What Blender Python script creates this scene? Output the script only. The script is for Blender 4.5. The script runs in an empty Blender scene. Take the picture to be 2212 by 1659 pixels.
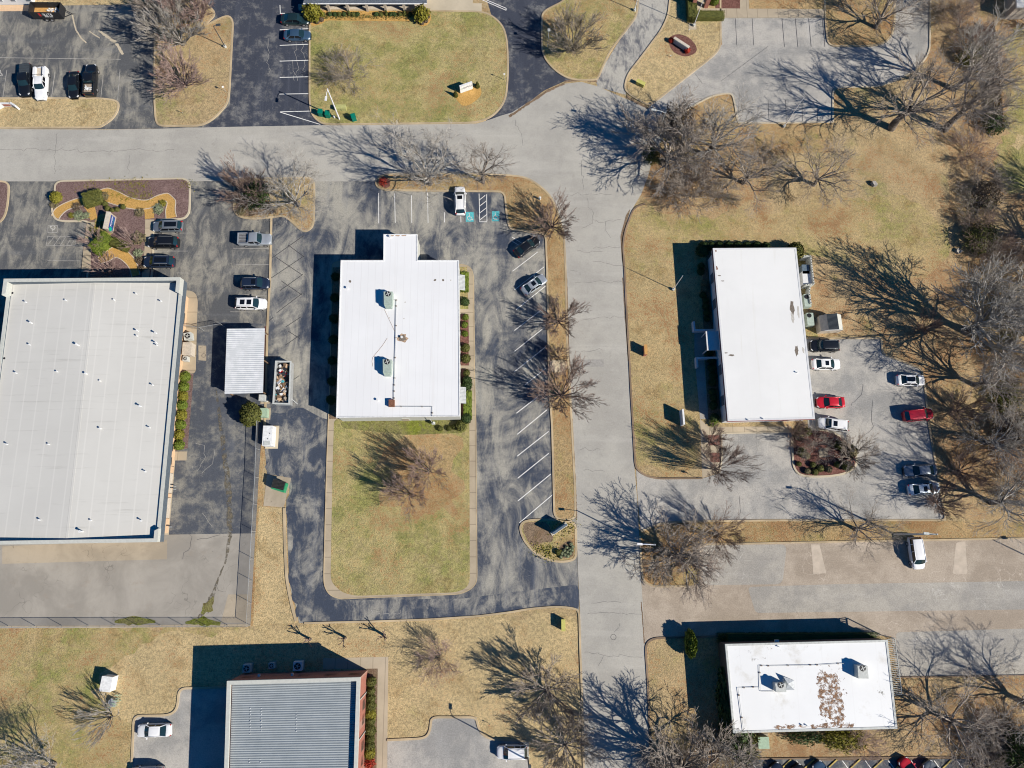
import bpy, math, random
import numpy as np
from mathutils import Vector, Matrix
R = math.radians
col = bpy.context.scene.collection
scn = bpy.context.scene

# ------------------------------------------------------------------ camera, sky, sun, exposure
# photo frame 2212 x 1659 units; the camera hangs 112 m up, tilted 11.6 degrees off the plumb line
FX, CX, CY, NX, NY, CAMH = 1549.0, 1106.0, 829.5, 1090.0, 1150.0, 112.0
dn = Vector((NX - CX, -(NY - CY), -FX)).normalized()
up = -dn
ya = (Vector((0, 1, 0)) - up * up.y).normalized()
xa = ya.cross(up)
M = Matrix((xa, ya, up))                    # camera -> world rotation
cam_d = bpy.data.cameras.new('camera'); cam = bpy.data.objects.new('camera', cam_d); col.objects.link(cam)
cam.matrix_world = Matrix.Translation((0, 0, CAMH)) @ M.to_4x4()
cam_d.sensor_width = 36; cam_d.lens = FX / 2212 * 36
cam_d.clip_end = 6000; scn.camera = cam

SUN_EL, SUN_AZ = 35.8, -26.5                # azimuth counter-clockwise from +X, towards the sun
w = bpy.data.worlds.new('World'); scn.world = w; w.use_nodes = True
nt = w.node_tree; bg = nt.nodes['Background']
sky = nt.nodes.new('ShaderNodeTexSky'); sky.sky_type = 'NISHITA'; sky.sun_disc = False
sky.sun_elevation = R(SUN_EL); sky.sun_rotation = R(90 - SUN_AZ)
sky.ozone_density = 8.0; sky.dust_density = 0.2; sky.air_density = 1.0
hsv = nt.nodes.new('ShaderNodeHueSaturation'); hsv.inputs['Saturation'].default_value = 1.45
nt.links.new(sky.outputs[0], hsv.inputs['Color']); nt.links.new(hsv.outputs[0], bg.inputs[0]); bg.inputs[1].default_value = 0.056
sl = bpy.data.lights.new('sun', 'SUN'); sl.energy = 5.0; sl.angle = R(0.42); sl.color = (1.0, 0.925, 0.81)
sun = bpy.data.objects.new('sun', sl); col.objects.link(sun)
sd = Vector((math.cos(R(SUN_EL)) * math.cos(R(SUN_AZ)), math.cos(R(SUN_EL)) * math.sin(R(SUN_AZ)), math.sin(R(SUN_EL))))
sun.rotation_euler = sd.to_track_quat('Z', 'Y').to_euler()
scn.view_settings.view_transform = 'Standard'; scn.view_settings.look = 'None'
scn.view_settings.exposure = 0.38; scn.view_settings.gamma = 1.0
scn.cycles.pixel_filter_type = 'BLACKMAN_HARRIS'; scn.cycles.filter_width = 1.05
scn.cycles.max_bounces = 6; scn.cycles.diffuse_bounces = 3

# ------------------------------------------------------------------ mapping of surveyed points to the ground
def G(p, z=0.0):
    v = M @ Vector((p[0] - CX, -(p[1] - CY), -FX))
    t = (z - CAMH) / v.z
    return Vector((v.x * t, v.y * t, z))
def Zm(c, r, pts):                          # survey sheets: column c, row r of the 4 x 4 map
    return [(553 * c + x / 3.989, (0, 415.9, 831.7, 1243.2)[r] + y / 3.989) for x, y in pts]

# ------------------------------------------------------------------ materials
MATS = {}
class NT:
    def __init__(s, m):
        s.t = m.node_tree; s.n = s.t.nodes; s.l = s.t.links
        s.b = s.n['Principled BSDF']
        s.pos = s.n.new('ShaderNodeTexCoord').outputs['Object']
    def mapv(s, sc, src=None):
        mp = s.n.new('ShaderNodeMapping'); mp.inputs['Scale'].default_value = sc
        s.l.new(src or s.pos, mp.inputs[0]); return mp.outputs[0]
    def noise(s, scale, det=4, rough=.6, dist=0, src=None):
        x = s.n.new('ShaderNodeTexNoise'); x.inputs['Scale'].default_value = scale
        x.inputs['Detail'].default_value = det; x.inputs['Roughness'].default_value = rough
        x.inputs['Distortion'].default_value = dist
        s.l.new(src or s.pos, x.inputs['Vector']); return x.outputs[0]
    def wave(s, scale, axis='X', dist=0, src=None):
        x = s.n.new('ShaderNodeTexWave'); x.bands_direction = axis; x.inputs['Scale'].default_value = scale
        x.inputs['Distortion'].default_value = dist; s.l.new(src or s.pos, x.inputs['Vector']); return x.outputs['Fac']
    def ramp(s, f, a, b, lo=0., hi=1.):
        x = s.n.new('ShaderNodeMapRange'); x.inputs[1].default_value = a; x.inputs[2].default_value = b
        x.inputs[3].default_value = lo; x.inputs[4].default_value = hi; x.interpolation_type = 'SMOOTHSTEP'
        s.l.new(f, x.inputs[0]); return x.outputs[0]
    def math(s, op, a, b):
        x = s.n.new('ShaderNodeMath'); x.operation = op
        for i, v in ((0, a), (1, b)):
            if isinstance(v, (int, float)): x.inputs[i].default_value = v
            else: s.l.new(v, x.inputs[i])
        return x.outputs[0]
    def mix(s, f, a, b, mode='MIX'):
        x = s.n.new('ShaderNodeMix'); x.data_type = 'RGBA'; x.blend_type = mode
        for i, v in ((0, f), (6, a), (7, b)):
            if isinstance(v, (int, float)): x.inputs[i].default_value = v
            elif isinstance(v, tuple): x.inputs[i].default_value = (*v[:3], 1)
            else: s.l.new(v, x.inputs[i])
        return x.outputs[2]
    def cracks(s, scale, width, dist=1.2, mask=None):
        nz = s.n.new('ShaderNodeTexNoise'); nz.inputs['Scale'].default_value = scale * 2.5; nz.inputs['Detail'].default_value = 3
        s.l.new(s.pos, nz.inputs['Vector'])
        ad = s.n.new('ShaderNodeVectorMath'); ad.operation = 'MULTIPLY_ADD'
        s.l.new(nz.outputs['Color'], ad.inputs[0]); ad.inputs[1].default_value = (dist / scale,) * 3; s.l.new(s.pos, ad.inputs[2])
        v = s.n.new('ShaderNodeTexVoronoi'); v.feature = 'DISTANCE_TO_EDGE'; v.inputs['Scale'].default_value = scale
        s.l.new(ad.outputs[0], v.inputs['Vector'])
        c = s.ramp(v.outputs['Distance'], width, width * .3)
        return s.math('MULTIPLY', c, mask) if mask is not None else c
    def bump(s, f, st=.3, d=.05):
        x = s.n.new('ShaderNodeBump'); x.inputs['Strength'].default_value = st; x.inputs['Distance'].default_value = d
        s.l.new(f, x.inputs['Height']); s.l.new(x.outputs[0], s.b.inputs['Normal'])
    def col(s, c):
        if isinstance(c, tuple): s.b.inputs['Base Color'].default_value = (*c, 1)
        else: s.l.new(c, s.b.inputs['Base Color'])
def newmat(name, rough=.9, metal=0., spec=.3):
    m = bpy.data.materials.new(name); m.use_nodes = True
    b = m.node_tree.nodes['Principled BSDF']; b.inputs['Roughness'].default_value = rough
    b.inputs['Metallic'].default_value = metal; b.inputs['Specular IOR Level'].default_value = spec
    MATS[name] = m; return m, NT(m)
def plain(name, c, rough=.8, metal=0., spec=.3, var=.18, sc=3., coat=0.):
    m, t = newmat(name, rough, metal, spec)
    f = t.noise(sc, 5); t.col(t.mix(t.ramp(f, .25, .75), tuple(x * (1 - var) for x in c), tuple(min(1, x * (1 + var * .6)) for x in c)))
    if coat: t.b.inputs['Coat Weight'].default_value = coat
    return m
def grass(name, tan, green, gcov, leaf=(.30, .16, .08), lcov=.3, gsc=.09, dark=0.):
    m, t = newmat(name, 1, 0, .1)
    big = t.noise(gsc, 6, .68, .3); mid = t.noise(.45, 4, .7); fine = t.noise(2.2, 4, .8); vf = t.noise(6.5, 3, .85)
    gf = t.math('ADD', t.math('MULTIPLY', big, .50), t.math('MULTIPLY', mid, .30)); gf = t.math('ADD', gf, t.math('MULTIPLY', fine, .20))
    g = t.ramp(gf, .60 - gcov * .24, .72 - gcov * .20, 0, .9)
    c = t.mix(g, tan, green)
    c = t.mix(t.ramp(t.noise(.13, 6, .68), .40, .62, 0, .8), c, tuple(min(1, x * 1.25) for x in (tan[0], tan[1] * .98, tan[2] * .98)))
    c = t.mix(t.ramp(t.noise(.3, 5, .7, .5), .50, .68, 0, .6), c, (tan[0] * .72, tan[1] * .64, tan[2] * .55))
    lf = t.ramp(t.math('ADD', t.math('MULTIPLY', t.noise(.13, 4, .6, .4), .42), t.math('MULTIPLY', fine, .58)), .57 - lcov * .13, .63 - lcov * .10, 0, .8)
    c = t.mix(lf, c, leaf)
    c = t.mix(t.ramp(fine, .36, .64), t.mix(1., c, (.72, .73, .72), 'MULTIPLY'), t.mix(1., c, (1.22, 1.20, 1.14), 'MULTIPLY'))
    c = t.mix(t.ramp(vf, .50, .60, 0, .75), c, t.mix(1., c, (.52, .54, .50), 'MULTIPLY'))
    c = t.mix(t.ramp(t.noise(7.5, 3, .8), .58, .68, 0, .5), c, (.66, .56, .38))
    t.col(c); t.bump(t.noise(5, 4, .85), 1., .16); return m
def asphalt(name, dark, light, cov, sc=.12, crack=(.32, .31, .28), cw=.008, streak=None, cf=.5, det=.4, grit=1., wash=0.):
    m, t = newmat(name, .92, 0, .25)
    big = t.noise(sc, 8, .68, .5 + wash * .7); med = t.noise(sc * 4, 6, .7, .2 + wash * .5, t.mapv((1.5, .6, 1)) if wash else None)
    f = t.math('ADD', t.math('MULTIPLY', big, 1 - det), t.math('MULTIPLY', med, det))
    c = t.mix(t.ramp(f, .53 - cov * .2, .68 - cov * .16), dark, light)
    if streak:
        s2 = t.noise(1, 5, .6, .3, t.mapv(streak)); c = t.mix(t.ramp(s2, .50, .78, 0, .35), c, tuple(min(1., x * 1.5 + .06) for x in dark))
    c = t.mix(t.ramp(t.noise(22, 2, .8), .3, .7, 0, .5), t.mix(1., c, (.86, .86, .86), 'MULTIPLY'), t.mix(1., c, (1.12, 1.12, 1.1), 'MULTIPLY'))
    c = t.mix(t.ramp(t.noise(.9, 5, .7), .58, .70, 0, .4), c, tuple(x * .7 for x in dark))
    c = t.mix(t.ramp(t.noise(5, 4, .85), .36, .64), t.mix(1., c, (1 - .14 * grit,) * 3, 'MULTIPLY'), t.mix(1., c, (1 + .12 * grit,) * 3, 'MULTIPLY'))
    mask = t.ramp(t.noise(.09, 3, .6), .5, .6)
    c = t.mix(t.math('MULTIPLY', t.cracks(.11, cw, 1.6, mask), cf), c, crack)
    t.col(c); t.bump(t.noise(9, 4, .85), .5, .04); return m
def concrete(name, c0, var=.12, joint=0, jd=(1, 1), stain=(.30, .25, .2), st=.3, streak=None, crack=.6):
    m, t = newmat(name, .9, 0, .25)
    c = t.mix(t.ramp(t.noise(.16, 6, .65, .4), .35, .68), tuple(x * (1 - var) for x in c0), tuple(min(1, x * (1 + var * .6)) for x in c0))
    c = t.mix(t.ramp(t.noise(.5, 6, .7), .56, .74, 0, st), c, stain)
    if streak:
        s2 = t.noise(1, 4, .6, .2, t.mapv(streak)); c = t.mix(t.ramp(s2, .45, .7, 0, .35), c, tuple(x * .78 for x in c0))
    c = t.mix(t.ramp(t.noise(18, 2, .8), .3, .7, 0, .35), t.mix(1., c, (.9, .9, .9), 'MULTIPLY'), t.mix(1., c, (1.08, 1.08, 1.07), 'MULTIPLY'))
    if joint:
        j = t.wave(joint, 'X' if jd == (1, 1) else 'Y'); c = t.mix(t.ramp(j, .985, .998, 0, .55), c, tuple(x * .4 for x in c0))
    if crack: c = t.mix(t.math('MULTIPLY', t.cracks(.08, .006, 1.8, t.ramp(t.noise(.06, 3), .46, .56)), crack), c, tuple(x * .45 for x in c0))
    t.col(c); t.bump(t.noise(16, 3, .8), .25, .02); return m

TAN, GRN = (.455, .35, .205), (.29, .29, .115)
grass('dry_grass', TAN, GRN, .42, lcov=.35)
grass('green_lawn', (.45, .375, .19), (.27, .28, .09), .86, (.33, .2, .1), .36, .07)
grass('field_grass', (.47, .365, .20), (.27, .275, .085), .56, lcov=.42, gsc=.045)
grass('mixed_lawn', (.46, .36, .195), (.25, .275, .08), .74, lcov=.3, gsc=.06)
grass('pale_grass', (.52, .41, .235), (.36, .34, .14), .25, lcov=.12)
grass('golden_grass', (.46, .335, .18), (.26, .255, .085), .46, (.30, .165, .08), .60)
grass('leafy_floor', (.50, .37, .215), (.25, .235, .075), .30, (.30, .165, .085), .70, .2)
grass('brown_bed', (.26, .19, .135), (.19, .18, .08), .3, (.13, .085, .06), .6, .3)
grass('bare_sand', (.58, .50, .38), (.4, .36, .2), .1, lcov=.0)
grass('moss', (.22, .20, .10), (.20, .24, .03), .85, (.08, .06, .03), .2, .3)
def mulch(name, a, b):
    m, t = newmat(name, 1, 0, .1); c = t.mix(t.ramp(t.noise(5, 5, .8), .35, .65), a, b)
    c = t.mix(t.ramp(t.noise(.5, 4), .55, .7, 0, .4), c, tuple(x * 1.35 for x in b)); t.col(c); t.bump(t.noise(9, 3, .8), 1, .1)
mulch('purple_mulch', (.12, .075, .07), (.26, .18, .165))
mulch('red_mulch', (.11, .05, .04), (.24, .12, .1))
mulch('pine_straw', (.42, .25, .075), (.62, .38, .13))
asphalt('road_surface', (.375, .362, .332), (.44, .425, .385), .6, .07, (.2, .19, .17), .0030, (.05, .4, 1), .22, .4, .5)
asphalt('sealed_asphalt', (.050, .058, .082), (.20, .20, .20), .24, .13, (.3, .3, .28), .004, (1.1, .06, 1), .5, .55)
asphalt('mottled_asphalt', (.052, .065, .096), (.37, .355, .31), .60, .052, (.34, .34, .33), .004, (.6, .08, 1), .4, .45, 1, 1.3)
asphalt('mottled_dark', (.052, .066, .098), (.31, .30, .27), .36, .10, (.34, .34, .33), .004, (.6, .08, 1), .4, .45, 1, 1.3)
asphalt('worn_asphalt', (.098, .103, .112), (.31, .295, .255), .47, .085, (.35, .33, .26), .0045, (.12, .5, 1), .55, .55, 1, .9)
asphalt('dark_yard_asphalt', (.080, .090, .112), (.24, .235, .215), .40, .12, (.34, .33, .3), .0045, (.5, .12, 1), .6, .6)
asphalt('old_drive', (.13, .135, .155), (.44, .425, .385), .74, .16, (.12, .12, .11), .006, None, .5, .5, 1, 1.)
plain('awning_grey', (.36, .38, .39), .6); plain('tan_pale', (.50, .43, .35), .9, var=.15, sc=1); plain('road_patch', (.32, .31, .29), .9)
asphalt('pale_lot', (.29, .288, .28), (.46, .44, .405), .62, .07, (.13, .12, .11), .0035, (.3, .07, 1), .5)
asphalt('tan_lot', (.345, .29, .232), (.445, .38, .31), .5, .1, (.62, .54, .46), .009, (.05, .35, 1), .5)
asphalt('grey_lot', (.33, .315, .29), (.43, .405, .36), .5, .1, (.58, .56, .52), .008, (.05, .4, 1), .5)
concrete('yard_concrete', (.36, .335, .295), .18, st=.4, streak=(.3, .03, 1))
concrete('slab_concrete', (.42, .36, .275), .16, st=.55, stain=(.22, .18, .13))
concrete('sidewalk_concrete', (.46, .39, .29), .12, .17, st=.25, crack=0)
concrete('sidewalk_lengthwise', (.45, .375, .27), .14, .13, (0, 1), st=.4, crack=0)
concrete('kerb_concrete', (.50, .40, .26), .22, st=.5, crack=0, stain=(.2, .14, .09))
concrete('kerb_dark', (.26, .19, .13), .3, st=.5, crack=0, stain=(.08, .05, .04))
concrete('pale_concrete', (.54, .47, .35), .1, st=.2, crack=0)
plain('paint_white', (.78, .78, .76), .7, var=.12, sc=2)
plain('paint_faded', (.36, .35, .33), .8, var=.3, sc=1.5)
plain('paint_blue', (.09, .42, .46), .7, var=.25, sc=4)
plain('paint_grey', (.55, .54, .50), .7, var=.25)
plain('tar', (.05, .05, .058), .9); plain('tar_soft', (.10, .10, .11), .9)
plain('white_metal', (.72, .73, .73), .5, .0); plain('galvanised', (.45, .47, .48), .45, .4)
plain('pole_white', (.74, .74, .76), .5); plain('black_metal', (.02, .021, .024), .5); plain('dark_metal', (.05, .06, .07), .5)
plain('unit_green', (.36, .43, .38), .6); plain('unit_grey', (.50, .52, .50), .6); plain('box_green', (.33, .45, .33), .6); plain('box_yellow', (.50, .48, .14), .7)
plain('box_olive', (.42, .42, .17), .7); plain('bin_green', (.0, .16, .11), .5); plain('dumpster_green', (.03, .26, .12), .55)
plain('rust', (.22, .10, .06), .95, var=.5, sc=6); plain('rust_light', (.45, .32, .22), .95, var=.5, sc=5)
plain('stain_dark', (.20, .17, .14), .95, var=.5, sc=6); plain('stain_soft', (.50, .48, .44), .95, var=.2, sc=4)
plain('wood_brown', (.20, .13, .08), .9, var=.4); plain('wood_orange', (.55, .30, .10), .8); plain('wood_grey', (.30, .25, .2), .9, var=.3)
plain('window_glass', (.02, .03, .035), .1, 0, .8, var=.1); plain('window_blue', (.12, .16, .20), .15, 0, .6)
plain('hydrant_white', (.75, .75, .72), .5); plain('red_flower', (.5, .03, .02), .8, var=.5, sc=8); plain('trim_red', (.20, .04, .04), .6)
plain('wall_white', (.62, .63, .64), .8, var=.06); plain('wall_pale', (.50, .51, .47), .85, var=.1); plain('wall_tan', (.60, .42, .27), .85, var=.1)
plain('wall_cream', (.52, .46, .38), .85); plain('stone', (.42, .36, .29), .9, var=.25, sc=6); plain('cap_stone', (.55, .5, .42), .85)
plain('wall_brown', (.12, .09, .075), .9); plain('fan_black', (.015, .015, .018), .5); plain('tyre', (.022, .022, .023), .85); plain('rim', (.45, .45, .47), .35, .6)
plain('lamp_red', (.45, .01, .01), .2, coat=1); plain('lamp_clear', (.65, .67, .7), .15, coat=1); plain('interior', (.03, .03, .03), .9)
plain('tyre_stop', (.50, .38, .12), .8, var=.4); plain('leaf_pile', (.42, .27, .13), 1, var=.5, sc=9); plain('rock', (.35, .33, .3), .9, var=.4, sc=4)
plain('sign_blue', (.03, .06, .25), .4); plain('sign_teal', (.0, .35, .26), .4); plain('fascia_slate', (.10, .125, .15), .6); plain('sign_panel', (.30, .36, .42), .5); plain('sign_black', (.02, .02, .025), .6)
m_, t_ = newmat('brick', .9)
br = t_.n.new('ShaderNodeTexBrick'); br.inputs['Scale'].default_value = 4; br.inputs['Color1'].default_value = (.36, .13, .09, 1); br.inputs['Color2'].default_value = (.28, .09, .065, 1)
br.inputs['Mortar'].default_value = (.38, .27, .22, 1); br.inputs['Mortar Size'].default_value = .02
rot_ = t_.n.new('ShaderNodeMapping'); rot_.inputs['Rotation'].default_value = (R(90), 0, 0); t_.l.new(t_.pos, rot_.inputs[0]); t_.l.new(rot_.outputs[0], br.inputs['Vector']); t_.col(br.outputs[0])
def roofmat(name, base, seam, sc, axis='X', dirt=(.5, .48, .42), st=.3, width=.97, sd=.5, streak=(.08, 1.2, 1), rough=.6):
    m, t = newmat(name, rough, 0, .3)
    c = t.mix(t.ramp(t.noise(.12, 6, .6), .35, .7), tuple(x * .94 for x in base), base)
    c = t.mix(t.ramp(t.noise(1, 5, .65, .3, t.mapv(streak)), .55, .75, 0, st), c, dirt)
    c = t.mix(t.ramp(t.noise(2.2, 5, .75), .64, .76, 0, st * .8), c, dirt)
    c = t.mix(t.ramp(t.wave(sc, axis), width, width + .02, 0, sd), c, seam)
    t.col(c); return m
roofmat('roof_warehouse', (.56, .555, .525), (.645, .635, .60), .155, 'X', (.37, .365, .34), .55, .965, .4, (.10, 1.8, 1), .9)
roofmat('roof_central', (.74, .75, .76), (.58, .585, .59), .28, 'X', (.56, .54, .51), .35, .985, .6, (1.6, .05, 1), .8)
roofmat('roof_office', (.74, .745, .735), (.74, .74, .73), .06, 'X', (.60, .59, .53), .45, .99, .4, (1.2, .06, 1))
roofmat('roof_weathered', (.76, .775, .78), (.66, .67, .67), .08, 'X', (.52, .50, .45), .7, .99, .5, (.3, .3, 1))
def splotch(name, a, b, lo, hi, sc):
    m, t = newmat(name, .95); t.col(t.mix(t.ramp(t.noise(4, 4, .8), .35, .65), a, b)); t.l.new(t.ramp(t.noise(sc, 6, .75, .3), lo, hi), t.b.inputs['Alpha']); return m
splotch('rust_splotch', (.10, .055, .035), (.40, .25, .155), .42, .58, 1.9); splotch('rust_sparse', (.08, .05, .035), (.24, .14, .09), .60, .66, 1.6)
splotch('soot_splotch', (.16, .15, .13), (.34, .32, .28), .55, .72, .8); splotch('drain_splotch', (.09, .085, .07), (.20, .17, .12), .42, .60, 1.2)
m_, t_ = newmat('roof_seam_metal', .45, .1)
c_ = t_.mix(t_.ramp(t_.noise(.5, 4), .3, .7), (.36, .40, .42), (.42, .46, .48)); c_ = t_.mix(t_.ramp(t_.noise(1, 4, .6, 0, t_.mapv((.3, 4, 1))), .5, .7, 0, .3), c_, (.5, .53, .53)); t_.col(c_)
m_, t_ = newmat('roof_corrugated', .4, .2); t_.col(t_.mix(t_.ramp(t_.noise(.8, 4), .4, .7), (.68, .70, .70), (.80, .81, .81)))
m_, t_ = newmat('roof_shingle', .95); f_ = t_.noise(6, 4, .8); t_.col(t_.mix(t_.ramp(f_, .3, .7), (.05, .065, .085), (.13, .15, .18)))
m_, t_ = newmat('fence_wood', .9); t_.col(t_.mix(t_.ramp(t_.wave(.8, 'Y', .5), .2, .8), (.22, .13, .06), (.38, .24, .12)))
# chain link: open diagonal mesh
m_, t_ = newmat('chain_link', .5, .5); t_.col((.42, .43, .44))
a_ = t_.wave(4.5, 'DIAGONAL'); t_.b.inputs['Alpha'].default_value = .16
# plants
def bark(name, a, b):
    m, t = newmat(name, .9, 0, .15); t.col(t.mix(t.ramp(t.noise(1.1, 5, .7), .35, .65), a, b))
bark('bark_grey', (.18, .15, .125), (.42, .37, .32)); bark('bark_brown', (.16, .11, .088), (.33, .25, .21)); bark('bark_pale', (.22, .20, .17), (.50, .47, .43)); bark('bark_rose', (.24, .165, .145), (.46, .35, .31))
bark('bark_trunk', (.10, .085, .07), (.24, .21, .18))
def leafm(name, a, b, c):
    m, t = newmat(name, .7, 0, .3); q = t.mix(t.ramp(t.noise(3.5, 4, .8), .35, .65), a, b); q = t.mix(t.ramp(t.noise(9, 3, .8), .55, .7), q, c); t.col(q)
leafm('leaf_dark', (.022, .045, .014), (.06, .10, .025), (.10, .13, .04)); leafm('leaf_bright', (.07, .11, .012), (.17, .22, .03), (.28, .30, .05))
leafm('leaf_olive', (.06, .07, .016), (.14, .145, .035), (.20, .18, .05)); leafm('leaf_gold', (.12, .12, .015), (.26, .24, .03), (.36, .30, .05))
leafm('leaf_tan', (.13, .11, .055), (.24, .21, .12), (.32, .26, .15)); leafm('leaf_red', (.25, .02, .01), (.5, .05, .03), (.6, .15, .06)); leafm('leaf_sage', (.16, .2, .12), (.30, .34, .2), (.42, .42, .3))
leafm('leaf_brown', (.085, .065, .045), (.17, .13, .09), (.25, .19, .13))
PAINT = {}
def paint(name, c, metal=.25):
    m, t = newmat('car_paint_' + name, .32, metal, .5); t.b.inputs['Coat Weight'].default_value = .6; t.b.inputs['Coat Roughness'].default_value = .08
    t.col(t.mix(t.ramp(t.noise(1.5, 4), .3, .7), tuple(x * .93 for x in c), c)); PAINT[name] = m
paint('white', (.78, .79, .80), 0); paint('black', (.012, .014, .018)); paint('navy', (.018, .03, .06)); paint('blue', (.06, .12, .20), .4)
paint('pale', (.62, .70, .76), .3); paint('silver', (.46, .50, .54), .5); paint('grey', (.24, .27, .30), .5); paint('red', (.55, .015, .03), .1); paint('dark_red', (.38, .012, .03), .2); paint('green', (.02, .045, .05), .4)
m_, t_ = newmat('car_glass', .06, 0, .9); t_.col((.012, .03, .036))
m_, t_ = newmat('car_glass_black', .1, 0, .6); t_.col((.006, .008, .012))

# ------------------------------------------------------------------ mesh building
class MB:
    def __init__(s, o=(0, 0, 0)): s.v = []; s.f = []; s.o = Vector(o)
    def add(s, vs, fs):
        n = len(s.v); s.v += [Vector(v) for v in vs]; s.f += [[n + i for i in f] for f in fs]; return s
    def box(s, c, sz, rz=0., tilt=None):
        q = Matrix.Rotation(rz, 3, 'Z')
        if tilt is not None: q = q @ tilt
        vs = [Vector(c) + q @ Vector((sx * sz[0] / 2, sy * sz[1] / 2, sz_ * sz[2] / 2)) for sz_ in (-1, 1) for sy in (-1, 1) for sx in (-1, 1)]
        return s.add(vs, [(0, 2, 3, 1), (4, 5, 7, 6), (0, 1, 5, 4), (2, 6, 7, 3), (0, 4, 6, 2), (1, 3, 7, 5)])
    def prism(s, poly, z0, z1, bottom=True):
        n = len(poly)
        a = sum(poly[i][0] * poly[(i + 1) % n][1] - poly[(i + 1) % n][0] * poly[i][1] for i in range(n))
        if a < 0: poly = poly[::-1]
        zz = lambda z, i: z[i] if isinstance(z, (list, tuple)) else z
        vs = [(p[0], p[1], zz(z0, i)) for i, p in enumerate(poly)] + [(p[0], p[1], zz(z1, i)) for i, p in enumerate(poly)]
        fs = [tuple(range(n, 2 * n))] + [(i, (i + 1) % n, n + (i + 1) % n, n + i) for i in range(n)]
        if bottom: fs.append(tuple(range(n - 1, -1, -1)))
        return s.add(vs, fs)
    def sheet(s, poly, z):
        n = len(poly); a = sum(poly[i][0] * poly[(i + 1) % n][1] - poly[(i + 1) % n][0] * poly[i][1] for i in range(n))
        if a < 0: poly = poly[::-1]
        return s.add([(p[0], p[1], z) for p in poly], [tuple(range(n))])
    def tube(s, pts, rs, k=6, cap=True):
        pts = [Vector(p) for p in pts]; rs = rs if isinstance(rs, (list, tuple)) else [rs] * len(pts)
        vs = []
        for i, p in enumerate(pts):
            d = (pts[min(i + 1, len(pts) - 1)] - pts[max(i - 1, 0)]).normalized()
            a = d.cross(Vector((0, 0, 1)) if abs(d.z) < .9 else Vector((1, 0, 0))).normalized(); b = d.cross(a)
            vs += [p + (a * math.cos(2 * math.pi * j / k) + b * math.sin(2 * math.pi * j / k)) * rs[i] for j in range(k)]
        fs = [(i * k + j, i * k + (j + 1) % k, (i + 1) * k + (j + 1) % k, (i + 1) * k + j) for i in range(len(pts) - 1) for j in range(k)]
        if cap: fs += [tuple(range(k)), tuple(range((len(pts) - 1) * k + k - 1, (len(pts) - 1) * k - 1, -1))]
        return s.add(vs, fs)
    def disc(s, c, r, h, k=16): return s.prism([(c[0] + r * math.cos(2 * math.pi * i / k), c[1] + r * math.sin(2 * math.pi * i / k)) for i in range(k)], c[2], c[2] + h)
    def ribbon(s, pts, w0, z0, z1, closed=False):
        pts = [Vector((p[0], p[1])) for p in pts]; n = len(pts); L = []; Rr = []
        for i, p in enumerate(pts):
            a = pts[i - 1] if (i > 0 or closed) else None; b = pts[(i + 1) % n] if (i < n - 1 or closed) else None
            d1 = (p - a).normalized() if a is not None and (p - a).length > 1e-6 else None
            d2 = (b - p).normalized() if b is not None and (b - p).length > 1e-6 else None
            d1 = d1 or d2; d2 = d2 or d1
            t = (d1 + d2); t = t.normalized() if t.length > 1e-3 else d1
            nn = Vector((-t.y, t.x)); k = 1 / max(.5, nn.dot(Vector((-d1.y, d1.x))))
            L.append(p + nn * w0 / 2 * k); Rr.append(p - nn * w0 / 2 * k)
        m = n if closed else n - 1; vs = []
        for i in range(n): vs += [(Rr[i].x, Rr[i].y, z0), (L[i].x, L[i].y, z0), (L[i].x, L[i].y, z1), (Rr[i].x, Rr[i].y, z1)]
        fs = []
        for i in range(m):
            a = i * 4; b = ((i + 1) % n) * 4
            fs += [(a + 3, b + 3, b + 2, a + 2), (a, b, b + 3, a + 3), (a + 2, b + 2, b + 1, a + 1)]
        if not closed: fs += [(0, 3, 2, 1), ((n - 1) * 4, (n - 1) * 4 + 1, (n - 1) * 4 + 2, (n - 1) * 4 + 3)]
        return s.add(vs, fs)
    def build(s, name, mat, parent=None, smooth=False):
        me = bpy.data.meshes.new(name); me.from_pydata([tuple(v - s.o) for v in s.v], [], s.f); me.materials.append(MATS.get(mat) if isinstance(mat, str) else mat)
        if smooth: me.polygons.foreach_set('use_smooth', [True] * len(me.polygons))
        me.update(); o = bpy.data.objects.new(name, me); col.objects.link(o)
        if parent is not None: o.parent = parent
        else: o.location = s.o
        return o
def tag(o, label=None, cat=None, group=None, kind=None):
    for k, v in (('label', label), ('category', cat), ('group', group), ('kind', kind)):
        if v: o[k] = v
    return o
def empty(name, loc, rz=0., label=None, cat=None, group=None, sc=None):
    o = bpy.data.objects.new(name, None); col.objects.link(o); o.location = loc; o.rotation_euler = (0, 0, rz); o.empty_display_size = .3
    if sc: o.scale = sc
    return tag(o, label, cat, group)
def copy_tree(o, parent=None):
    c = o.copy(); col.objects.link(c); c.parent = parent
    for ch in list(o.children): copy_tree(ch, c)
    return c
def rnd(poly, r=1.6, closed=True, n=4):
    P = [Vector((p[0], p[1])) for p in poly]; out = []; N = len(P)
    for i, p in enumerate(P):
        if not closed and i in (0, N - 1): out.append(p); continue
        a, b = P[i - 1], P[(i + 1) % N]; da, db = a - p, b - p
        k1 = min(r, da.length * .45); k2 = min(r, db.length * .45); A = p + da.normalized() * k1; B = p + db.normalized() * k2
        for j in range(n + 1):
            t = j / n; out.append(A * (1 - t) ** 2 + p * 2 * t * (1 - t) + B * t * t)
    return out
def GP(pts, z=0): return [G(p, z) for p in pts]
def stru(o): return tag(o, kind='structure')
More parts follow.
